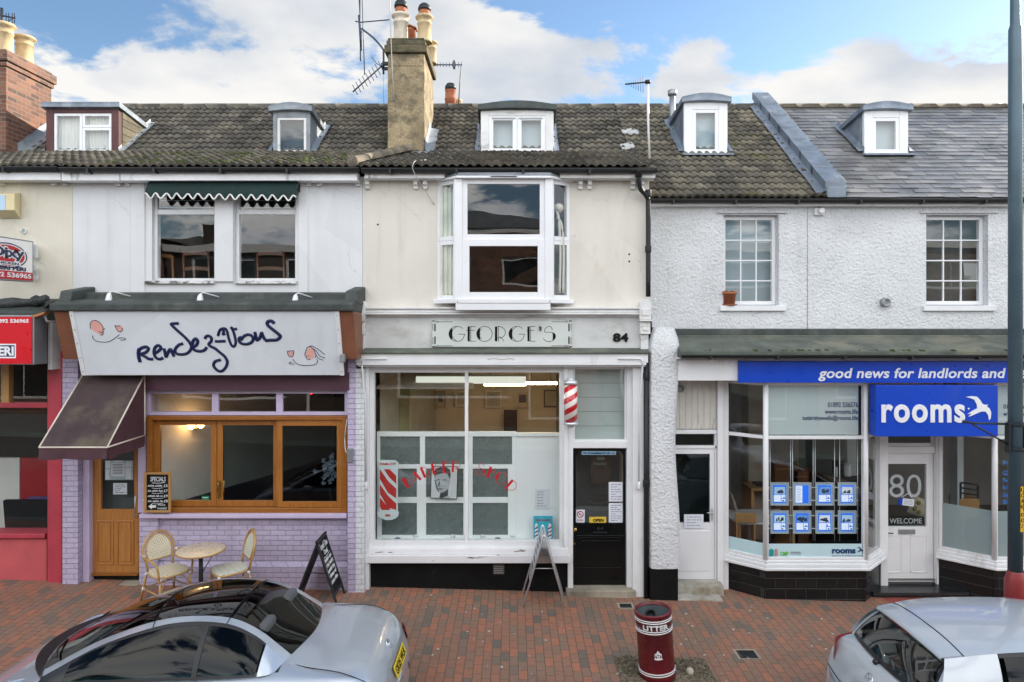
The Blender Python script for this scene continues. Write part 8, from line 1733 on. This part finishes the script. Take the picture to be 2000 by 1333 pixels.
Ec = [(3.02, .73, .955), (2.60, .63, 1.165), (2.17, .55, 1.295), (1.85, .525, 1.34), (1.5, .52, 1.32), (1.24, .55, 1.23), (1.06, .585, 1.11), (.95, .60, 1.015)]
Bc = [(3.02, .80, .935), (2.62, .82, .945), (2.17, .825, .955), (1.85, .825, .965), (1.5, .82, .975), (1.25, .81, .985), (1.06, .78, .99), (.98, .70, 1.0)]
spec = dict(cabin=(.95, 3.05, .84), rail=.84, top=(('windscreen', CARGLD, 0, 2.03), ('roof_glass', CARGLD, 2.06, 3.96), ('rear_window', CARGL, 4.02, 6.95)), rails=((0, 7),), glass=((.55, 3.45), (3.55, 5.45)), pillar=((3.44, 3.56), (5.55, 7.0)), seams=((2.04, 2.04), (3.98, 3.98)),
            seat_z=.98, seats=((1.75, .36), (1.75, -.36), (1.25, .32), (1.25, -.32)), wheel=(2.35, .36), axles=(.66, 3.10))
car1, add, M2, T, S, mx = car('parked_car', 'silver blue two door car with a dark glass roof parked facing left', 'car', (-1.07, 6.74, ROAD1), -1, 3.92, coupe_body, Cc, Ec, Bc, spec, PAINT)
def on_body(body, x, v, o=.004):   # point on the rear surface of a body at station x, fraction v of the half width at mid height
    b = curve(body, x); return b
def rear_strip(body, z, y0, y1, n, o):
    """points on the tail at height z: the station whose deck is as high as z, moved forward with |y| by the plan rounding"""
    P = []
    for i in range(n+1):
        y = y0+(y1-y0)*i/n; x = 0
        for k in range(200):
            xx = k*.004; b = curve(body, xx)
            top = b[1]+(b[2]-b[1])*(abs(y)/max(b[3], .01))**2
            if b[3] >= abs(y)*1.02 and top >= z: x = xx; break
        P.append((x-o, y, z))
    return P
def patch(body, z0, z1, y0, y1, nm, m, o=.006, n=12, par=None, nz=5):
    mb = M2(); mb.grid([rear_strip(body, z0+(z1-z0)*k/nz, y0, y1, n, o) for k in range(nz+1)]); return add(mb, nm, m, par or car1)
# boot lid shut lines, number plate, badge, lamps
def line(pts, nm='shut_line', r=.0045, par=None, m=SEAL):
    mb = M2(); mb.tube(cr(pts, 4), r, 5); return add(mb, nm, m, par or car1)
line([(.20, -.66, .845), (.24, -.70, .90), (.45, -.70, .975), (.75, -.66, 1.0), (.93, -.60, 1.012)]); line([(.20, .66, .845), (.24, .70, .90), (.45, .70, .975), (.75, .66, 1.0), (.93, .60, 1.012)])
pl_ = rear_strip(coupe_body, .80, -.26, .26, 4, .02)
def tail_plate(t, x, z, tilt, w=.52, h=.112, s='GK05 WLK', mir=-1, base=None):
    U = Vector((0, 1, 0)) if mir < 0 else Vector((0, -1, 0)); N = Vector((-1*mir*-1 if False else (1 if mir < 0 else -1), 0, 0))
    V = Vector((-N.x*tilt, 0, 1)).normalized(); o = Vector((x*mir, -w/2 if mir < 0 else w/2, z)); pl = plane(o, U, V)
    mb = MB(); prect(mb, 0, w, 0, h, pl, 0, .008); p = build(mb, 'number_plate', MATS.get('plate_yellow') or mat('plate_yellow', (.80, .58, .03), .35, var=.02), t, local=True, bevel=.003)
    mb = MB(); text(mb, s, .03, w-.03, .018, h-.018, pl, .03, d0=.0085, th=.0015); build(mb, 'plate_lettering', BLACK, p, local=True)
tail_plate(car1, .012, .685, .42)
mb = M2(); c = Vector((.165, 0, .895)); ax = Vector((-.8, 0, .55)).normalized(); mb.lathe([(.048, 0), (.052, .006), (.048, .012), (.038, .010), (.036, .006)], c-Vector((.02, 0, 0)), 24, ax); mb.tube([c+Vector((-.022, -.03, -.015)), c+Vector((-.03, .0, .012)), c+Vector((-.022, .03, .02))], .007, 6); add(mb, 'round_badge', CHROME, car1)
for s in (-1, 1): patch(coupe_body, .66, .80, s*.58, s*.70, 'tail_lamp', REDL, .012, 6)
line([(.10, -.62, .66), (.035, -.3, .655), (.02, 0, .65), (.035, .3, .655), (.10, .62, .66)])
# cowl, wipers, bonnet line, mirrors, lamps, aerial, doors
mb = M2(); P = []
for i in range(25):
    v = -1+2*i/24; a = T(0, v*.98); P.append([(a[0]+.02+.0*abs(v), a[1], a[2]-.004), (a[0]+.13*(1-abs(v)**3)+.03, a[1]*1.0, a[2]-.0-.012)])
mb.grid(P); add(mb, 'scuttle', SEAL)
for y0 in (.52, -.1): line([(3.22-.1*abs(y0), y0, .985), (3.12, y0-.28, 1.02), (2.98-.0, y0-.50, 1.06)], 'wiper', .010)
for s in (-1, 1):
    m2 = M2(); m2.lathe([(.001, -.07), (.055, -.06), (.075, 0), (.07, .05), (.045, .08), (.001, .09)], (2.66, s*.965, .95), 16, (.9, s*.2, .1)); mr = add(m2, 'door_mirror', PAINT)
    m2 = M2(); m2.lathe([(.062, 0), (.001, .003)], (2.585, s*.95, .945), 16, (-.98, -s*.1, 0)); add(m2, 'mirror_glass', CHROME, mr)
    m2 = M2(); m2.tube([(2.66, s*.92, .92), (2.66, s*.85, .91)], .022, 8); add(m2, 'mirror_arm', SEAL, mr)
    line([(1.20, s*.868, .955), (1.18, s*.888, .86), (1.22, s*.897, .6), (1.32, s*.885, .3)]); line([(2.86, s*.862, .92), (2.95, s*.888, .80), (2.96, s*.892, .5), (2.92, s*.885, .28)])
    m2 = M2(); m2.tube([(1.34, s*.892, .80), (1.38, s*.915, .805), (1.5, s*.915, .81), (1.55, s*.893, .81)], .012, 8); add(m2, 'door_handle', PAINT)
    m2 = M2(); m2.grid([[(3.20+.50*i/8-.10*abs(j-4)/4*(1-i/8), s*(.585+.20*j/8*(1-.55*(i/8)**2)+.02*math.sin(math.pi*i/8)), .905-.19*(i/8)**1.5-.055*(j/8)**2+.035*math.sin(math.pi*i/8)*math.sin(math.pi*j/8)) for j in range(9)] for i in range(9)]); hl = add(m2, 'headlight', flatm('headlight_lens', (.45, .55, .68), .05, .3, 1))
m2 = M2(); m2.tube([(1.62, 0, 1.385), (1.42, 0, 1.48)], .006, 6); add(m2, 'roof_aerial', SEAL)
mb = M2()
for k in range(3): mb.box(1.1+.0*k, 1.16, -.22+k*.2, -.06+k*.2, 1.03, 1.032)
# ---- silver hatchback facing right
ROAD2 = -.20
hb = [(0, .34, .58, .55, .42), (.03, .27, .66, .62, .64), (.07, .22, .74, .69, .74), (.11, .2, .86, .80, .79), (.17, .19, .96, .89, .82), (.24, .18, 1.03, .945, .84), (.34, .18, 1.05, .965, .855), (.6, .18, 1.06, .97, .87), (1.2, .18, 1.05, .965, .88), (2.2, .18, 1.02, .95, .88), (2.9, .18, 1.0, .94, .875), (3.3, .18, .965, .92, .865), (3.7, .18, .87, .84, .84), (4.0, .2, .77, .74, .76), (4.12, .24, .66, .64, .66), (4.2, .32, .54, .52, .45)]
Ch = [(3.30, .97), (2.85, 1.20), (2.35, 1.415), (1.9, 1.475), (1.4, 1.49), (.9, 1.465), (.50, 1.40), (.60, 1.365), (.245, 1.03)]
Ch = [(3.30, .97), (2.85, 1.20), (2.35, 1.415), (1.9, 1.475), (1.4, 1.49), (.9, 1.465), (.48, 1.405)]
Eh = [(3.08, .72, .965), (2.72, .64, 1.17), (2.28, .585, 1.345), (1.9, .57, 1.415), (1.4, .57, 1.43), (.9, .57, 1.41), (.50, .535, 1.35)]
Bh = [(3.05, .79, .95), (2.72, .80, .955), (2.28, .81, .965), (1.9, .815, .975), (1.4, .81, .99), (.8, .785, 1.01), (.31, .71, 1.03)]
spec2 = dict(cabin=(.36, 3.1, .84), rail=.86, top=(('windscreen', CARGL, 0, 2.0), ('roof', PAINT2, 2.0, 6.0)), rails=((0, 2.0),), glass=((.6, 3.0), (3.1, 4.85)), pillar=((2.99, 3.11), (4.95, 6.0)), seat_z=1.02, seats=((1.95, .36), (1.95, -.36), (1.0, .36), (1.0, -.36)), wheel=(2.5, -.36), axles=(.72, 3.30))
car2, add, M2, T, S, mx = car('parked_car', 'pale silver hatchback with a round badge parked facing right', 'car', (3.16, 6.40, ROAD2), 1, 4.2, hb, Ch, Eh, Bh, spec2, PAINT2)
# rear window between spoiler and tailgate, with its body surround
def RW(s, v):   # s 0 top .. 1 bottom
    a = .545+.02*abs(v)**2; b = .235+.10*abs(v)**2.2; x = a+(b-a)*s-.03*math.sin(math.pi*s); z = 1.375+(1.045-1.375)*s-.035*abs(v)**2.5*(1-s)-.035*abs(v)**2.5*s; y = v*(.535+(.70-.535)*s**.9); return (x, y, z)
def rw(nm, m, s0, s1, v0, v1, o=0, par=None):
    mb = M2(); mb.grid([[(lambda p: (p[0]-o, p[1], p[2]+o*.5))(RW(s0+(s1-s0)*i/12, v0+(v1-v0)*j/24)) for j in range(25)] for i in range(13)]); return add(mb, nm, m, par or car2)
g = rw('rear_window', glassm('rear_car_glass', (.16, .27, .30), 3.0, wav=.04, ws=3), .06, .90, -.91, .91, .004); rw('window_seal', SEAL, 0, .06, -.93, .93, .002, g); rw('window_seal', SEAL, .90, 1, -.93, .93, .002, g)
for s in (-1, 1): rw('window_seal', SEAL, 0, 1, s*.91, s*.95, .002, g); rw('tailgate_frame', PAINT2, 0, 1.04, s*.945, s*1.05, .0)
mb = M2(); P = []
for j in range(25):
    v = -1+2*j/24; a = T(6.0, v*.985); c = T(5.62, v*.985); P.append([(c[0], c[1], c[2]+.003), (a[0]-.0, a[1], a[2]+.006), (a[0]-.055+.03*abs(v)**3, a[1]*.99, a[2]-.008), (a[0]-.05+.03*abs(v)**3, a[1]*.99, a[2]-.028), (a[0]+.06, a[1]*.97, a[2]-.045)])
mb.grid(P); SP = add(mb, 'roof_spoiler', PAINT2)
mb = M2(); mb.tube([(lambda p: (p[0], p[1], p[2]+.004))(T(5.6, v)) for v in np.linspace(-1, 1, 30)], .0045, 5); add(mb, 'shut_line', SEAL, SP)
mb = M2(); mb.grid([[(a[0]-.058, a[1], a[2]-.012), (a[0]-.056, a[1], a[2]-.024)] for a in [T(6.0, v) for v in np.linspace(-.28, .28, 10)]]); add(mb, 'brake_lamp', REDL, SP)
for s in (-1, 1):
    mb = M2(); G = []
    for k in range(7):
        z = .74+.23*k/6; row = []
        for j in range(7):
            a = j/6; yy = s*(.60+(.205)*a**.8); x = .10+.24*a**2.2+.02*(z-.74)/.23+.03*a
            row.append((x-.012, yy*(1.0 if a < 1 else 1.0), z-.02*abs(2*k/6-1)**3*(1 if k < 3 else -1)*0))
        G.append(row)
    mb.grid(G); add(mb, 'tail_lamp', REDL)
    line([(.36, s*.842, .95), (.3, s*.835, .86), (.22, s*.80, .72)], par=car2)
line([(.07, -.70, .70), (.035, -.4, .695), (.02, 0, .69), (.035, .4, .695), (.07, .70, .70)], par=car2)
mb = M2(); G = []
for k in range(6):
    z = .38+.30*k/5; G.append([(-.035+.22*abs(v)**4+.02*abs(k/5-.6), v*.80, z) for v in np.linspace(-1, 1, 25)])
mb.grid(G); add(mb, 'bumper', PAINT2)
c = Vector((.150, 0, .885)); ax = Vector((-.93, 0, .36)).normalized(); U = Vector((0, -1, 0)); V = Vector((.36, 0, .93)); c = c+ax*.012
mb = M2(); mb.lathe([(.055, 0), (.062, .004), (.064, .010), (.058, .014), (.052, .010)], c, 30, ax); bg = add(mb, 'round_badge', CHROME)
mb = M2(); mb.lathe([(.054, .002), (.001, .004)], c, 24, ax); add(mb, 'badge_field', NAVY, bg)
mb = M2(); P = lambda u, v: c+U*u+V*v+ax*.009
for pts in ([(-.022, .045), (0, .004), (.022, .045)], [(-.045, .02), (-.020, -.042), (0, -.004), (.020, -.042), (.045, .02)]): mb.tube([P(*q) for q in pts], .0055, 6)
add(mb, 'badge_letters', CHROME, bg)
tail_plate(car2, -.045, .52, -.1, s='GX07 VBN', mir=1)
mb = M2(); mb.tube([(.235, .05, 1.03), (.30, -.2, 1.10), (.36, -.42, 1.15)], .010, 6); mb.lathe([(.03, 0), (.03, .02), (.001, .03)], (.232, .05, 1.03), 12, (-.7, 0, .7)); add(mb, 'rear_wiper', SEAL)
for s in (-1, 1):
    m2 = M2(); m2.lathe([(.001, -.07), (.06, -.06), (.085, 0), (.08, .05), (.05, .08), (.001, .09)], (2.80, s*.98, 1.03), 16, (.9, s*.2, .1)); add(m2, 'door_mirror', PAINT2)
    line([(1.52, s*.862, .965), (1.50, s*.878, .85), (1.52, s*.885, .55), (1.55, s*.875, .28)], par=car2); line([(2.9, s*.85, .94), (2.95, s*.876, .8), (2.95, s*.88, .5), (2.9, s*.87, .28)], par=car2)
    m2 = M2(); m2.tube([(1.62, s*.88, .83), (1.66, s*.902, .835), (1.78, s*.902, .835), (1.83, s*.88, .835)], .012, 8); add(m2, 'door_handle', PAINT2)
    b = [(3.66, s*.64, .83), (3.85, s*.76, .74), (3.98, s*.72, .68), (4.06, s*.56, .66), (3.88, s*.52, .76)]; m2 = M2(); m2.grid([[b[0], b[1]], [b[4], b[2]], [b[3], b[3]]]); add(m2, 'headlight', MATS['headlight_lens'])
